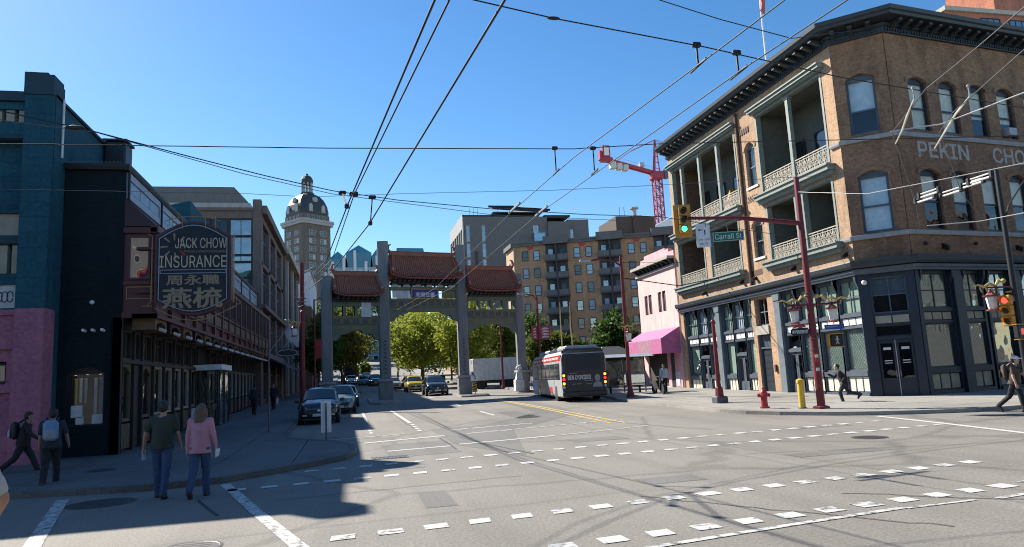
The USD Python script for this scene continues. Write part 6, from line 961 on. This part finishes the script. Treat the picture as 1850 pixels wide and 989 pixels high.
def bus(name, label, x, y, W, L, H, rot=0):
    z0 = g(y); t = T(name, label, 'bus', (x, y, z0), rot); M = t.M; hw = W/2
    prof = Polygon([(-hw, .35), (-hw+.05, .28), (hw-.05, .28), (hw, .35), (hw, H-.45), (hw-.1, H-.2), (hw-.3, H), (-hw+.3, H), (-hw+.1, H-.2), (-hw, H-.45)])
    m = trimesh.creation.extrude_polygon(prof, L, engine='earcut'); v = np.array(m.vertices); MB(M).add(np.c_[v[:, 0], L-v[:, 2], v[:, 1]], m.faces[:, ::1]).build('body', 'bus_grey', t, smooth=30); return t, M, hw
BU, M, hw = bus('trolley_bus', 'grey electric trolley bus seen from behind with a dark advert on its rear', 13.2, 39.6, 2.62, 12.2, 2.95, math.radians(-6.5))
MB(M).bev(-hw+.06, hw-.06, -.05, .0, .55, 2.75, .02).build('rear_panel', 'bus_black', BU); MB(M).bev(-hw+.3, hw-.3, -.075, -.05, 1.75, 2.65, .02).build('rear_window', 'glass_car', BU); MB(M).bev(-hw+.02, hw-.02, -.12, .1, .3, .6, .05).build('bumper', 'bus_black', BU)
class FM: M = BU.M@np.array([[1, 0, 0, 0], [0, 0, -1, -.055], [0, 1, 0, 0], [0, 0, 0, 1.0]])
fb_ = FM
class FM2: M = BU.M@np.array([[0, 0, -1, -hw-.013], [-1, 0, 0, 11.4], [0, 1, 0, 0], [0, 0, 0, 1.0]])
b = MB(fb_); b.text("BEN D'OVIDIO", .24, (-.3, 1.27, .005), (1, 0, 0), (0, 1, 0), w=1.36, depth=.006, bold=True); b.build('advert_lettering', 'white_panel', BU)
b = MB(fb_)
for a, c, v in ((-.9, -.4, 1.62), (.0, .5, 1.18), (-.75, -.55, 1.0), (-.45, -.2, 1.0), (.1, .4, .98)): b.box(a, c, v, v+.03, .004, .008)
b.build('advert_small_print', 'ad_grey', BU)
MB(fb_).hull([(.45, .8, .004), (1.05, .8, .004), (.5, 1.0, .004), (1.0, 1.0, .004), (.64, 1.1, .004), (.88, 1.1, .004), (.55, .85, .02)]).ball((.76, 1.32, .004), .16, 2, (1, 1.3, .12)).build('advert_portrait', 'ad_grey', BU)
for s in (-1, 1):
    for z, m_ in ((1.52, 'lamp_amber'), (1.3, 'lamp_red'), (1.06, 'lamp_amber'), (.85, 'plaque_pale')): MB(M).lathe([(.085, 0), (.085, .03), (.06, .05)], 12, (0, 0, 0)).V; b = MB(M); b.tube([(s*(hw-.1), -.05, z), (s*(hw-.1), -.09, z)], [.085, .07], 12); b.build('rear_lamp', m_, BU)
    MB(M).box(s*(hw-.1)-.12, s*(hw-.1)+.12, -.052, -.04, .75, 1.68).build('lamp_panel', 'black', BU)
for x in (-.4, 0, .4): MB(M).box(x-.13, x+.13, -.08, -.06, 1.7, 1.72).build('brake_strip', 'sign_red', BU)
for i in range(6): q = MB(M).box(-hw-.015, -hw+.01, .7+i*1.75, 2.3+i*1.75, 1.3, 2.25).build('side_window_frame', 'bus_black', BU); MB(M).box(-hw-.02, -hw-.014, .78+i*1.75, 2.22+i*1.75, 1.36, 2.2).build('side_window', 'glass_car', q); MB(M).box(hw-.01, hw+.015, .7+i*1.75, 2.3+i*1.75, 1.3, 2.25).build('side_window', 'glass_car', BU)
MB(M).box(-hw-.012, -hw+.05, .25, 11.4, 2.4, 2.72).build('red_banner', 'bus_red', BU); b = MB(FM2)
for k in range(9): b.box(.5+k*1.15, 1.3+k*1.15, 2.5, 2.62, 0, .006)
b.build('banner_lettering', 'white_panel', BU)
MB(M).box(-hw-.012, -hw+.02, 2.6, 9.5, .4, 1.25).build('side_advert', 'bus_grey', BU); MB(M).box(-hw-.016, -hw+.0, 3.4, 4.6, .45, .85).build('side_advert_red', 'bus_red', BU); MB(M).box(-hw-.016, -hw+.0, 6.2, 9.3, .42, 1.24).build('side_advert_dark', 'bus_black', BU); MB(M).box(-hw-.014, -hw+.02, 9.6, 11.9, .35, 1.2).build('blue_panel', 'bus_blue', BU)
for yw in (2.2, 8.8):
    for s in (-1, 1): MB(M).tube([(s*(hw-.35), yw, .5), (s*(hw-.02), yw, .5), (s*(hw+.02), yw, .5)], [.5, .5, .42], 20).build('wheel', 'tyre', BU, smooth=50); MB(M).tube([(s*(hw-.05), yw, .5), (s*(hw+.03), yw, .5)], .28, 12).build('rim', 'rim', BU)
MB(M).bev(-hw+.35, hw-.35, .3, 3.2, 2.96, 3.25, .08).build('roof_equipment', 'bus_grey', BU); MB(M).bev(-hw+.3, hw-.3, 6, 10.5, 2.96, 3.2, .08).build('roof_equipment', 'bus_grey', BU); MB(M).bev(-hw+.1, hw-.1, .0, .4, 2.75, 3.05, .06).build('rear_fairing', 'bus_black', BU)
for s in (-1, 1):
    b = MB(M); b.tube([(s*.35, 4.6, 3.3), (s*.3-.5, 2.2, 4.5), (s*.3-.95, -.4, 5.75)], [.045, .035, .02], 6); b.build('trolley_pole_arm', 'pole_bamboo', BU); MB(M).bev(s*.35-.15, s*.35+.15, 4.3, 5.0, 3.0, 3.4, .05).build('pole_base', 'steel_dark', BU)
    MB(M).ball((s*(hw-.15), -.02, 3.0), .07, 1).build('marker_lamp', 'steel', BU)
B2, M, hw = bus('far_bus', 'far dark fronted bus in the left opening of the gate', .3, 128, 2.6, 11, 3.1); MB(M).bev(-hw+.1, hw-.1, -.06, 0, 1.1, 2.85, .03).build('windscreen', 'glass_car', B2); MB(M).box(-hw+.2, hw-.2, -.07, -.06, 2.6, 2.85).build('route_board', 'bus_black', B2)
for s in (-1, 1): MB(M).ball((s*.95, -.02, .75), .13, 1, (1, .4, 1)).build('headlight', 'headlight_on', B2); MB(M).tube([(s*(hw-.3), 2.3, .48), (s*hw, 2.3, .48)], .48, 14).build('wheel', 'tyre', B2)
TRK = T('box_trailer', 'white box truck trailer parked across the street end behind the gate', 'truck', (14.6, 72, g(72))); z0 = g(72)
MB().bev(12.1, 17.2, 71, 73.5, z0+.85, z0+3.05, .03).build('box', 'truck_white', TRK); MB().box(12.3, 17, 71.2, 73.3, z0+.6, z0+.85).build('chassis', 'black', TRK)
for k in range(11): MB().box(12.3+k*.46, 12.33+k*.46, 70.97, 71.0, z0+.9, z0+3.0).build('side_rib', 'truck_white', TRK)
for x in (13.0, 15.6, 16.5):
    for y in (71.3, 73.2): MB().tube([(x, y-.15, z0+.45), (x, y+.15, z0+.45)], .45, 14).build('wheel', 'tyre', TRK)
MB().box(12.07, 12.1, 71.05, 73.45, z0+.9, z0+3.0).build('rear_door', 'stone_grey', TRK)
# ------------------------------------------------------------------ wires
def wire(name, label, pts, r, sag=0.0, m='wire_black', group=None):
    t = T(name, label, 'wire', tuple(pts[0]), 0, group); P = []
    for a, c in zip(pts[:-1], pts[1:]):
        a, c = np.array(a, float), np.array(c, float); n = max(2, int(np.linalg.norm(c-a)/2.5))
        for i in range(n): f = i/n; P.append(a*(1-f)+c*f-np.array([0, 0, sag*4*f*(1-f)]))
    P.append(np.array(pts[-1], float)); MB().tube(P, r, 6).build('cable', m, t, smooth=60); return t
W1 = wire('trolley_wire', 'thick black overhead wire, leftmost of the three running to the left pole', [(1.5, .8, 5.8), (.92, 6.81, 5.8), (.02, 15.46, 5.8), (-.64, 22.51, 5.8), (-2.75, 47, 8.5)], .015)
W2 = wire('trolley_wire', 'thick black overhead wire, middle one of the three running to the left pole', [(1.62, .8, 5.8), (1.07, 6.79, 5.8), (.15, 14.62, 5.8), (-.48, 22.52, 5.8), (-2.8, 47, 8.3)], .012); W3 = wire('trolley_wire', 'thick black overhead wire, rightmost of the three running to the left pole', [(2.3, .8, 5.8), (1.64, 6.72, 5.8), (.53, 17.39, 5.8), (-.53, 24.75, 5.8), (-2.8, 47, 7.9)], .016)
W4 = wire('trolley_wire', 'thin overhead wire through the upper right, left of the two parallel ones', [(5.0, 3, 5.8), (4.5, 7.8, 5.8), (4.03, 11.89, 5.8), (3.83, 15.82, 5.8), (3.6, 30, 5.8), (3.3, 57, 7.4)], .0085); W5 = wire('trolley_wire', 'thin overhead wire through the upper right, right of the two parallel ones', [(5.75, 3, 5.8), (5.16, 7.93, 5.8), (4.9, 11.36, 5.8), (4.54, 16.2, 5.8), (4.3, 30, 5.8), (4.0, 57, 7.4)], .0085)
wire('span_wire', 'thin cable crossing the sky from upper middle to the brick building', [(-1, 6.6, 6.1), (2.43, 7.57, 6.1), (4.64, 8.05, 6.1), (7.25, 8.74, 6.1), (11.66, 9.67, 6.15), (16, 10.6, 6.2)], .008); wire('span_wire', 'thin cable from the top of the sky to the brick cornice', [(2, 10, 8.9), (5.02, 10, 7.89), (6.09, 10, 7.62), (7.41, 10, 7.36), (24, 27, 17.3)], .008)
wire('span_wire', 'level thin cable crossing the whole sky at mid height', [(-9, 13.4, 6.35), (-5.76, 13.3, 6.3), (-.25, 13.16, 6.3), (4.38, 12.88, 6.3), (6.02, 12.52, 6.32), (16, 12, 6.6)], .009)
SW = wire('span_wire', 'heavy sagging cable from the left edge past the tower to the middle', [(-8, 9.6, 6.6), (-5.33, 12.25, 6.5), (-4.26, 13.13, 6.5), (-2.92, 14.52, 6.5), (-1.7, 15.73, 6.5), (-.33, 16.91, 6.5), (1.28, 17.77, 6.5), (3.9, 18.68, 6.5), (6.84, 19.32, 6.5), (9.28, 19.6, 6.5), (22.6, 31, 8.0)], .011); wire('span_wire', 'thinner cable hanging close to the heavy sagging cable', [(-8, 10.2, 6.66), (-5.48, 12.7, 6.5), (-4.27, 13.25, 6.53), (-2.17, 15.95, 6.6), (-.34, 17.2, 6.5), (3.9, 19, 6.42), (9.3, 19.9, 6.4)], .008, m='steel_dark')
wire('span_wire', 'faint thin cable behind the domed tower', [(-7.5, 17, 6.5), (-2.41, 17.6, 6.6), (-.89, 17.88, 6.6), (1.47, 17.49, 6.6), (5.18, 17.05, 6.6), (7.76, 16.48, 6.6), (14, 15.6, 6.8)], .006, m='steel_dark')
wire('span_wire', 'cable from the red signal pole towards the right edge', [(17.15, 23.9, 8.5), (17.7, 20.8, 7.6), (18.7, 18.6, 7.5), (19.91, 16.77, 7.5), (21, 15, 7.5)], .014, m='insulator'); wire('span_wire', 'low bright cable in front of the dark frieze at right', [(17.1, 17.76, 5.8), (18.41, 17.17, 5.8), (18.84, 16.1, 5.8), (19.6, 14.6, 5.85)], .014, m='insulator')
wire('trolley_wire', 'bright overhead wire in front of the upper right windows, left one', [(7.2, 5, 5.8), (7.95, 7.12, 5.8), (8.35, 8.37, 5.8), (9.31, 10.15, 5.8), (14.39, 15.21, 5.8), (18, 19, 5.9)], .008, m='steel_dark'); wire('trolley_wire', 'bright overhead wire in front of the upper right windows, right one', [(7.9, 5.4, 5.8), (8.65, 7.04, 5.8), (9.64, 9.2, 5.8), (10.23, 10.08, 5.8), (14.6, 14.0, 5.8), (19, 17.6, 5.9)], .008, m='steel_dark')
wire('span_wire', 'bright cable across the faded lettering windows', [(9.23, 10.1, 5.8), (9.89, 9.69, 5.8), (10.08, 8.32, 5.8), (10.4, 6.8, 5.82)], .012, m='steel')
for lab, q in (('curved bright wire crossing fitting at upper right, left one', [(8.55, 8.8, 5.84), (8.9, 9.35, 5.78), (9.2, 9.8, 5.72), (9.35, 10.15, 5.6)]), ('curved bright wire crossing fitting at upper right, right one', [(9.4, 8.62, 5.84), (9.75, 9.25, 5.8), (10.05, 9.8, 5.7), (10.2, 10.2, 5.55)])):
    f = T('wire_fitting', lab, 'fitting', q[0]); MB().tube(q, [.012, .02, .018, .012], 6).build('curved_bar', 'insulator', f); MB().tube([q[0], np.array(q[0])+(0, 0, .16)], .012, 5).ball(np.array(q[0])+(0, 0, .17), .025, 1).build('stem', 'steel', f)
for k, (x, y) in enumerate(((14.1, 14.6), (14.25, 13.95), (13.75, 14.1), (14.1, 13.2), (13.9, 12.8))):
    f = T('wire_insulator', ('lowest left pale insulator', 'middle lower pale insulator', 'middle upper pale insulator', 'right pale insulator', 'rightmost pale insulator')[k]+' of the cluster before the second floor windows', 'insulator', (x, y, 5.8), 0); d = np.array([.02, -.42, 0])
    MB().bev(x-.02, x+.02, y-.3, y+.3, 5.83, 5.86, .008).bev(x-.025, x+.025, y-.3, y+.3, 5.74, 5.785, .01).build('rod', 'insulator', f)
    for s in (-.3, .3): MB().bev(x-.045, x+.045, y+s-.05, y+s+.05, 5.72, 5.89, .02).build('end_cap', 'black', f)
fr_ = T('wire_crossing', 'dark bundle of wire switch bars over the middle of the street', 'fitting', (4.1, 16.4, 5.9)); MB().bar((3.3, 16.3, 5.98), (4.9, 16.55, 5.96), .03, .05).bar((3.4, 16.2, 5.9), (4.8, 16.4, 5.88), .03).bar((3.45, 16.6, 6.04), (4.0, 16.6, 6.04), .06).build('switch_bar', 'wire_black', fr_)
for x, y in ((3.83, 15.8), (4.56, 16.1)): MB().bar((x, y-.5, 5.82), (x-.02, y+.5, 5.82), .04).build('runner', 'steel', fr_)
for k, (x, y, z, s_) in enumerate(((.0, 15.6, 5.8, 6.5), (.18, 14.6, 5.8, 6.5), (.55, 17.3, 5.8, 6.5))):
    f = T('wire_hanger', ('left', 'middle', 'right')[k]+' dark hanger holding one of the three thick wires from the sagging cable', 'hanger', (x, y, z)); y2 = {0: 17.1, 1: 17.2, 2: 17.5}[k]; x2 = {0: -.1, 1: .15, 2: .62}[k]
    MB().tube([(x, y, z), (x2, y2, s_)], .018, 5).build('rod', 'wire_black', f); MB().bev(x-.05, x+.05, y-.07, y+.07, z-.05, z+.05, .02).build('clamp', 'wire_black', f); MB().bev(x2-.09, x2+.09, y2-.04, y2+.04, s_-.04, s_+.05, .02).build('clamp', 'wire_black', f)
for k, (x, y) in enumerate(((4.5, 8.0), (5.17, 8.15))):
    f = T('wire_hanger', ('left', 'right')[k]+' dark insulated hanger on the upper crossing cable', 'hanger', (x, y, 6.1)); MB().bev(x-.06, x+.06, y-.03, y+.03, 6.06, 6.13, .015).tube([(x, y, 6.1), (x, y, 5.84)], .014, 6).bev(x-.012, x+.012, y-.22, y+.22, 5.79, 5.83, .008).build('fitting', 'wire_black', f)
for k, (x, y) in enumerate(((3.98, 12.85), (4.75, 12.8))):
    f = T('wire_hanger', ('left', 'right')[k]+' dark hanger on the level thin cable near the crane', 'hanger', (x, y, 6.3)); MB().bev(x-.06, x+.06, y-.03, y+.03, 6.26, 6.33, .015).tube([(x, y, 6.3), (x, y, 5.84)], .013, 6).bev(x-.012, x+.012, y-.2, y+.2, 5.79, 5.83, .008).build('fitting', 'wire_black', f)
for k, (x, y, z, lab) in enumerate(((-4.5, 12.95, 6.5, 'dark cable clamp before the teal gable'), (2.43, 7.57, 6.1, 'dark wire splice on the upper crossing cable'))): f = T('cable_splice', lab, 'fitting', (x, y, z)); MB().ball((x, y, z), .02 if k else .04, 2, (4, 1.4, 1)).build('sleeve', 'wire_black', f)
wire('service_cable', 'black cable bundle from the pink shop to the bus stop lamp', [(15.6, 38.7, 7.3), (19.12, 38.6, 6.75), (22.7, 40, 7.4)], .03); wire('service_cable', 'thin cable from the bus stop lamp to the corner building', [(15.6, 38.7, 8.2), (22.75, 44, 9.0)], .015)
# ------------------------------------------------------------------ people
def chain(pts, rs): return [m3.Manifold.batch_hull([m3.Manifold.sphere(rs[i], 12).translate(tuple(map(float, pts[i]))), m3.Manifold.sphere(rs[i+1], 12).translate(tuple(map(float, pts[i+1])))]) for i in range(len(pts)-1)]
def blob(parts, rl=.045, it=8):
    m = m3.Manifold.batch_boolean(parts, m3.OpType.Add).refine_to_length(rl).to_mesh(); t = trimesh.Trimesh(m.vert_properties[:, :3], m.tri_verts); t.merge_vertices(); trimesh.smoothing.filter_taubin(t, iterations=it); return t
def sph(c, r, s=(1, 1, 1)): return m3.Manifold.sphere(1.0, 16).scale((r*s[0], r*s[1], r*s[2])).translate(tuple(map(float, c)))
def person(label, x, y, heading, H=1.75, lean=3, hip=(20, -18), knee=(5, 25), arm=(-15, 18), elbow=(20, 20), abd=(8, 8), top='cloth_black', bottom='jeans', shoe='shoe_dark', skin='skin', hair='hair_dark', long_hair=False, sleeves='long', bag=None, cap=None, z=None, woman=False, turn=0, hold=None, group=None, fine=False):
    s = H/1.75; z0 = g(y) if z is None else z; R_ = np.radians; b = .93 if woman else 1.0
    hp = [np.array([-.09, 0, .93]), np.array([.09, 0, .93])]; J = {}
    for i in (0, 1):
        a = R_(hip[i]); kn = hp[i]+np.array([0, math.sin(a), -math.cos(a)])*.43; c = a-R_(knee[i]); an = kn+np.array([0, math.sin(c), -math.cos(c)])*.42; J[i] = (hp[i], kn, an, c)
    drop = min(J[0][2][2], J[1][2][2])-.09; up = np.array([0, 0, -drop])
    la = R_(lean); D = np.array([0, math.sin(la), math.cos(la)]); pel = np.array([0, 0, .97])+up; ch = pel+D*.30; nk = pel+D*.5; hd = pel+D*.655+np.array([0, .02, .0])
    sh = [pel+D*.455+np.array([sx*.185*b, 0, 0]) for sx in (-1, 1)]; A = {}
    for i, sx in ((0, -1), (1, 1)):
        a = R_(arm[i])+la*.3; ab = R_(abd[i]); d = np.array([sx*math.sin(ab), math.sin(a)*math.cos(ab), -math.cos(a)*math.cos(ab)]); el = sh[i]+d*.29; a2 = a+R_(elbow[i]); d2 = np.array([sx*math.sin(ab)*.4, math.sin(a2), -math.cos(a2)]); d2 /= np.linalg.norm(d2); A[i] = (sh[i], el, el+d2*.255, d2)
    legs = {i: [J[i][0]+up, J[i][1]+up, J[i][2]+up] for i in (0, 1)}; feet = {}
    for i in (0, 1):
        c = J[i][3]; ft = np.array([0, math.cos(c*.6), math.sin(c*.6)]) if c > -.6 else np.array([0, .45, -.85]); an = legs[i][2]; feet[i] = [an+np.array([0, -.05, -.05])*1.0, an+ft*.06+np.array([0, 0, -.055]), an+ft*.16+np.array([0, 0, -.06])]
    t = T('person', label, 'person', (x, y, z0), R_(heading), group); SC = np.diag([s, s, s, 1.0]); Mx = t.M@SC
    def put(parts, nm, m_, rl=.045, it=8):
        cl = nm in ('jumper', 'shirt', 'trousers'); q = blob(parts, (.026 if cl else rl) if fine else rl, it)
        if fine and (cl or nm == 'hair'):
            v = np.array(q.vertices); k = (13, 13, 7) if nm != 'trousers' else (9, 9, 16); k = (70, 70, 9) if nm == 'hair' else k
            q.vertices = v+q.vertex_normals*((meshkit.fbm(v*np.array(k)+x*7.3, 3)-.5)*(.03 if cl else .035))[:, None]
        MB(Mx).mesh(q).build(nm, m_, t, smooth=True)
    body = [sph(pel, .13, (1.15*b, .85, 1)), sph(ch, .145, (1.15*b, .8, 1.15)), m3.Manifold.batch_hull([sph(pel, .12, (1.15, .85, 1)), sph(ch, .14, (1.15*b, .8, 1))])]+chain([sh[0], nk-D*.05, sh[1]], [.06, .07, .06])+chain([nk-D*.03, hd-D*.05], [.058, .055])
    body += [sph(hd+D*.03, .098, (.86, 1.0, 1.12)), sph(hd+np.array([0, .03, -.06]), .07, (.85, .95, .9)), sph(hd+np.array([0, .108, -.01]), .018, (.8, 1, 1.4))]+[sph(hd+np.array([sx*.086, 0, 0]), .024, (.4, .8, 1.2)) for sx in (-1, 1)]
    for i in (0, 1):
        body += chain(legs[i], [.085, .058, .045]); body += chain(A[i][:3], [.052, .042, .031]); w_ = A[i][2]; d2 = A[i][3]; sx = (-1, 1)[i]; pal = w_+d2*.055; body += [m3.Manifold.batch_hull([sph(w_, .026), sph(pal+np.array([0, .028, 0]), .017), sph(pal+np.array([0, -.028, 0]), .017), sph(w_+d2*.085, .02)])]
        fw = np.array([0, 1.0, 0])-d2*d2[1]; fw /= max(np.linalg.norm(fw), .1); inn = np.array([-sx*1.0, 0, 0])
        for k in range(4):
            o = w_+d2*.085+fw*(.03-.02*k); L = (.036, .042, .038, .03)[k]; body += chain([o, o+d2*L+inn*.008, o+d2*L*1.55+inn*.03], [.0095, .0085, .007])
        o = w_+d2*.03+fw*.03; body += chain([o, o+fw*.025+d2*.03, o+fw*.028+d2*.058+inn*.01], [.012, .0095, .008]); body += chain(feet[i], [.04, .045, .035])
    put(body, 'body', skin, .03 if fine else .05, 5)
    hz = .16 if woman else .1; tops = [m3.Manifold.cylinder(hz+.3, .205*b if woman else .186, .16, 20).scale((1.13, .9, 1)).rotate((-lean, 0, 0)).translate(tuple(map(float, pel-D*hz))), sph(ch, .165, (1.13*b, .86, 1)), m3.Manifold.batch_hull([sph(ch, .163, (1.13*b, .84, 1)), sph(sh[0]-D*.01, .07), sph(sh[1]-D*.01, .07), sph(nk-D*.06, .075)])]
    for i in (0, 1):
        e = A[i]
        tops += chain([e[0], e[1], e[2]-A[i][3]*.01], [.072, .058, .043]) if sleeves == 'long' else chain([e[0], e[0]*.3+e[1]*.7], [.074, .066])
    put(tops, 'jumper' if sleeves == 'long' else 'shirt', top)
    put([m3.Manifold.batch_hull([sph(pel-D*.03, .137, (1.12, .95, .7)), sph(legs[0][0]+np.array([0, -.02, -.02]), .112), sph(legs[1][0]+np.array([0, -.02, -.02]), .112)])]+[c for i in (0, 1) for c in chain([legs[i][0], legs[i][1], legs[i][2]+np.array([0, 0, -.02])], [.108, .077, .066])], 'trousers', bottom)
    for i in (0, 1): put(chain(feet[i], [.052, .056, .044])+[sph(legs[i][2]+np.array([0, -.01, -.03]), .052)], 'shoe', shoe, .03, 4)
    hr = [m3.Manifold.batch_hull([sph(hd+np.array([0, -.01, .055]), .1, (.92, 1.05, .9)), sph(hd+np.array([0, -.045, .0]), .085, (1, .8, 1))])]
    if long_hair: hr += [m3.Manifold.batch_hull([sph(hd+np.array([0, -.05, .0]), .1, (1.05, .8, 1)), sph(hd+np.array([-.07, -.07, -.26]), .045), sph(hd+np.array([.07, -.07, -.26]), .045), sph(hd+np.array([0.02, -.09, -.3]), .04)])]+chain([hd+np.array([.085, .0, .03]), hd+np.array([.09, .0, -.2])], [.03, .03])+chain([hd+np.array([-.085, .0, .03]), hd+np.array([-.09, .0, -.2])], [.03, .03])
    put(hr, 'hair', hair, .035, 5)
    if cap: put([m3.Manifold.batch_hull([sph(hd+np.array([0, -.0, .075]), .106, (.95, 1.08, .75))]), m3.Manifold.batch_hull([sph(hd+np.array([-.05, .1, .06]), .02), sph(hd+np.array([.05, .1, .06]), .02), sph(hd+np.array([0, .17, .055]), .02)])], 'cap', cap, .035, 3)
    return t, Mx, dict(hand=[A[i][2]+A[i][3]*.1 for i in (0, 1)], back=ch, D=D, head=hd)
def carry(name, label, cat, Mx, build):
    b = MB(Mx); build(b); t = T(name, label, cat, tuple(np.vstack(b.V).mean(0))); return t, b
def backpack(label, P, m, m2='black'):
    t_, Mx, J = P; c = J['back']+np.array([0, -.24, .02])
    t, b = carry('backpack', label, 'backpack', Mx, lambda b: b.bev(c[0]-.15, c[0]+.15, c[1]-.09, c[1]+.09, c[2]-.24, c[2]+.22, .07)); b.build('bag', m, t, smooth=60); MB(Mx).bev(c[0]-.11, c[0]+.11, c[1]-.15, c[1]-.091, c[2]-.2, c[2]+.02, .04).build('pocket', m2, t)
    for s in (-1, 1): MB(Mx).tube([c+(s*.1, .09, .18), c+(s*.11, .2, .27), c+(s*.11, .36, .1), c+(s*.12, .25, -.14)], .022, 5).build('strap', 'black', t)
P = person('man in dark green T-shirt and jeans walking away beside the woman in pink', -3.5, 15.0, -2, 1.8, lean=2, hip=(10, -9), knee=(3, 14), arm=(4, 10), elbow=(12, 16), abd=(24, 12), top='shirt_green', bottom='jeans', shoe='shoe_dark', skin='skin', sleeves='short', fine=True)
hb = P[2]['hand'][0]; t, b = carry('water_bottle', 'crumpled clear blue plastic bottle in the left hand of the man in green', 'bottle', P[1], lambda b: b.lathe([(.012, .11), (.014, .09), (.036, .06), (.033, .02), (.038, -.03), (.03, -.08), (.037, -.12), (.02, -.13)], 10, hb+np.array([-.01, .04, -.02]))); b.build('bottle', 'plastic_blue', t, smooth=50)
P = person('brown haired woman in pink jumper and jeans walking beside the man in green', -2.78, 14.75, -4, 1.7, lean=2, hip=(-13, 9), knee=(26, 2), arm=(-6, -6), elbow=(10, 26), abd=(9, 14), top='jumper_pink', bottom='jeans', shoe='shoe_dark', skin='skin_light', hair='hair_brown', long_hair=True, woman=True, fine=True)
hb = P[2]['hand'][1]; t, b = carry('folded_paper', 'folded pale paper in the right hand of the woman in pink', 'paper', P[1], lambda b: b.hull([hb+np.array(q) for q in ((-.01, -.06, .05), (.03, .07, .06), (.01, .08, -.08), (-.02, -.05, -.1), (.01, -.06, .05), (.05, .07, .06), (.03, .08, -.08), (.0, -.05, -.1))])); b.build('sheet', 'paper', t)
P = person('person in dark clothes wearing a blue grey backpack by the black building', -6.5, 18.1, 12, 1.74, lean=5, hip=(-16, 14), knee=(24, 4), arm=(-4, 10), elbow=(20, 30), abd=(8, 16), top='cloth_navy', bottom='cloth_black', shoe='shoe_dark', skin='skin', sleeves='short', fine=True); backpack('blue grey backpack on the back of the person by the black building', P, 'bag_blue', 'bag_grey')
P = person('person in black striding to the right in front of the pink wall, white shoes', -8.35, 21.4, -78, 1.72, lean=8, hip=(28, -24), knee=(6, 30), arm=(-20, 24), elbow=(25, 30), top='cloth_black', bottom='cloth_black', shoe='shoe_white', skin='skin', hair='hair_dark', long_hair=False, fine=True); backpack('black backpack on the person striding past the pink wall', P, 'black', 'graffiti')
person('grey T-shirt person cut off by the left edge, only an elbow showing', -2.83, 6.3, 70, 1.74, lean=2, hip=(4, -6), knee=(2, 8), arm=(-18, -14), elbow=(60, 50), abd=(10, 26), top='shirt_grey', bottom='jeans', skin='skin', sleeves='short', fine=True)
P = person('person in black running left past the lattice shop windows', 20.1, 26.3, 58, 1.74, lean=16, hip=(26, -22), knee=(40, 62), arm=(-45, 35), elbow=(75, 80), top='cloth_black', bottom='cloth_navy', shoe='shoe_dark', skin='skin_light', fine=True)
P = person('person in pale cap and brown top walking at the right edge', 20.5, 18.75, 215, 1.76, lean=8, hip=(16, -20), knee=(10, 30), arm=(30, -10), elbow=(40, 20), abd=(10, 12), top='cloth_brown', bottom='cloth_black', shoe='shoe_dark', skin='skin_light', sleeves='short', cap='sign_white', fine=True); backpack('dark backpack of the person at the right edge', P, 'cloth_brown', 'black')
person('pedestrian in dark blue walking away along the left shopfronts', -5.4, 44, 0, 1.78, top='cloth_navy', bottom='cloth_black', z=g(44)+.13); P = person('pedestrian in dark clothes with a pale bag farther along the left shopfronts', -4.9, 49.5, 180, 1.72, top='cloth_black', bottom='cloth_black', z=g(49.5)+.13)
hb = P[2]['hand'][0]; t, b = carry('shopping_bag', 'pale shopping bag held by the far left pedestrian', 'bag', P[1], lambda b: b.bev(hb[0]-.06, hb[0]+.06, hb[1]-.16, hb[1]+.16, hb[2]-.42, hb[2]-.06, .02)); b.build('bag', 'paper', t); MB(P[1]).tube([hb+(0, -.08, -.07), hb+(0, 0, .0), hb+(0, .08, -.07)], .008, 4).build('handle', 'paper', t)
person('pedestrian in a pale top standing by the pink shop beside the shelter', 19.4, 42.3, 150, 1.72, top='graffiti', bottom='cloth_black', hip=(3, -3), knee=(2, 2), z=g(42.3)+.13); person('small dark figure on the road in the left opening of the gate', -.9, 97, 180, 1.75, top='cloth_black', bottom='cloth_black'); person('small dark figure at the kerb beneath the bright trees', 9.6, 76, 180, 1.75, top='cloth_black', bottom='cloth_navy', z=g(76)+.13)
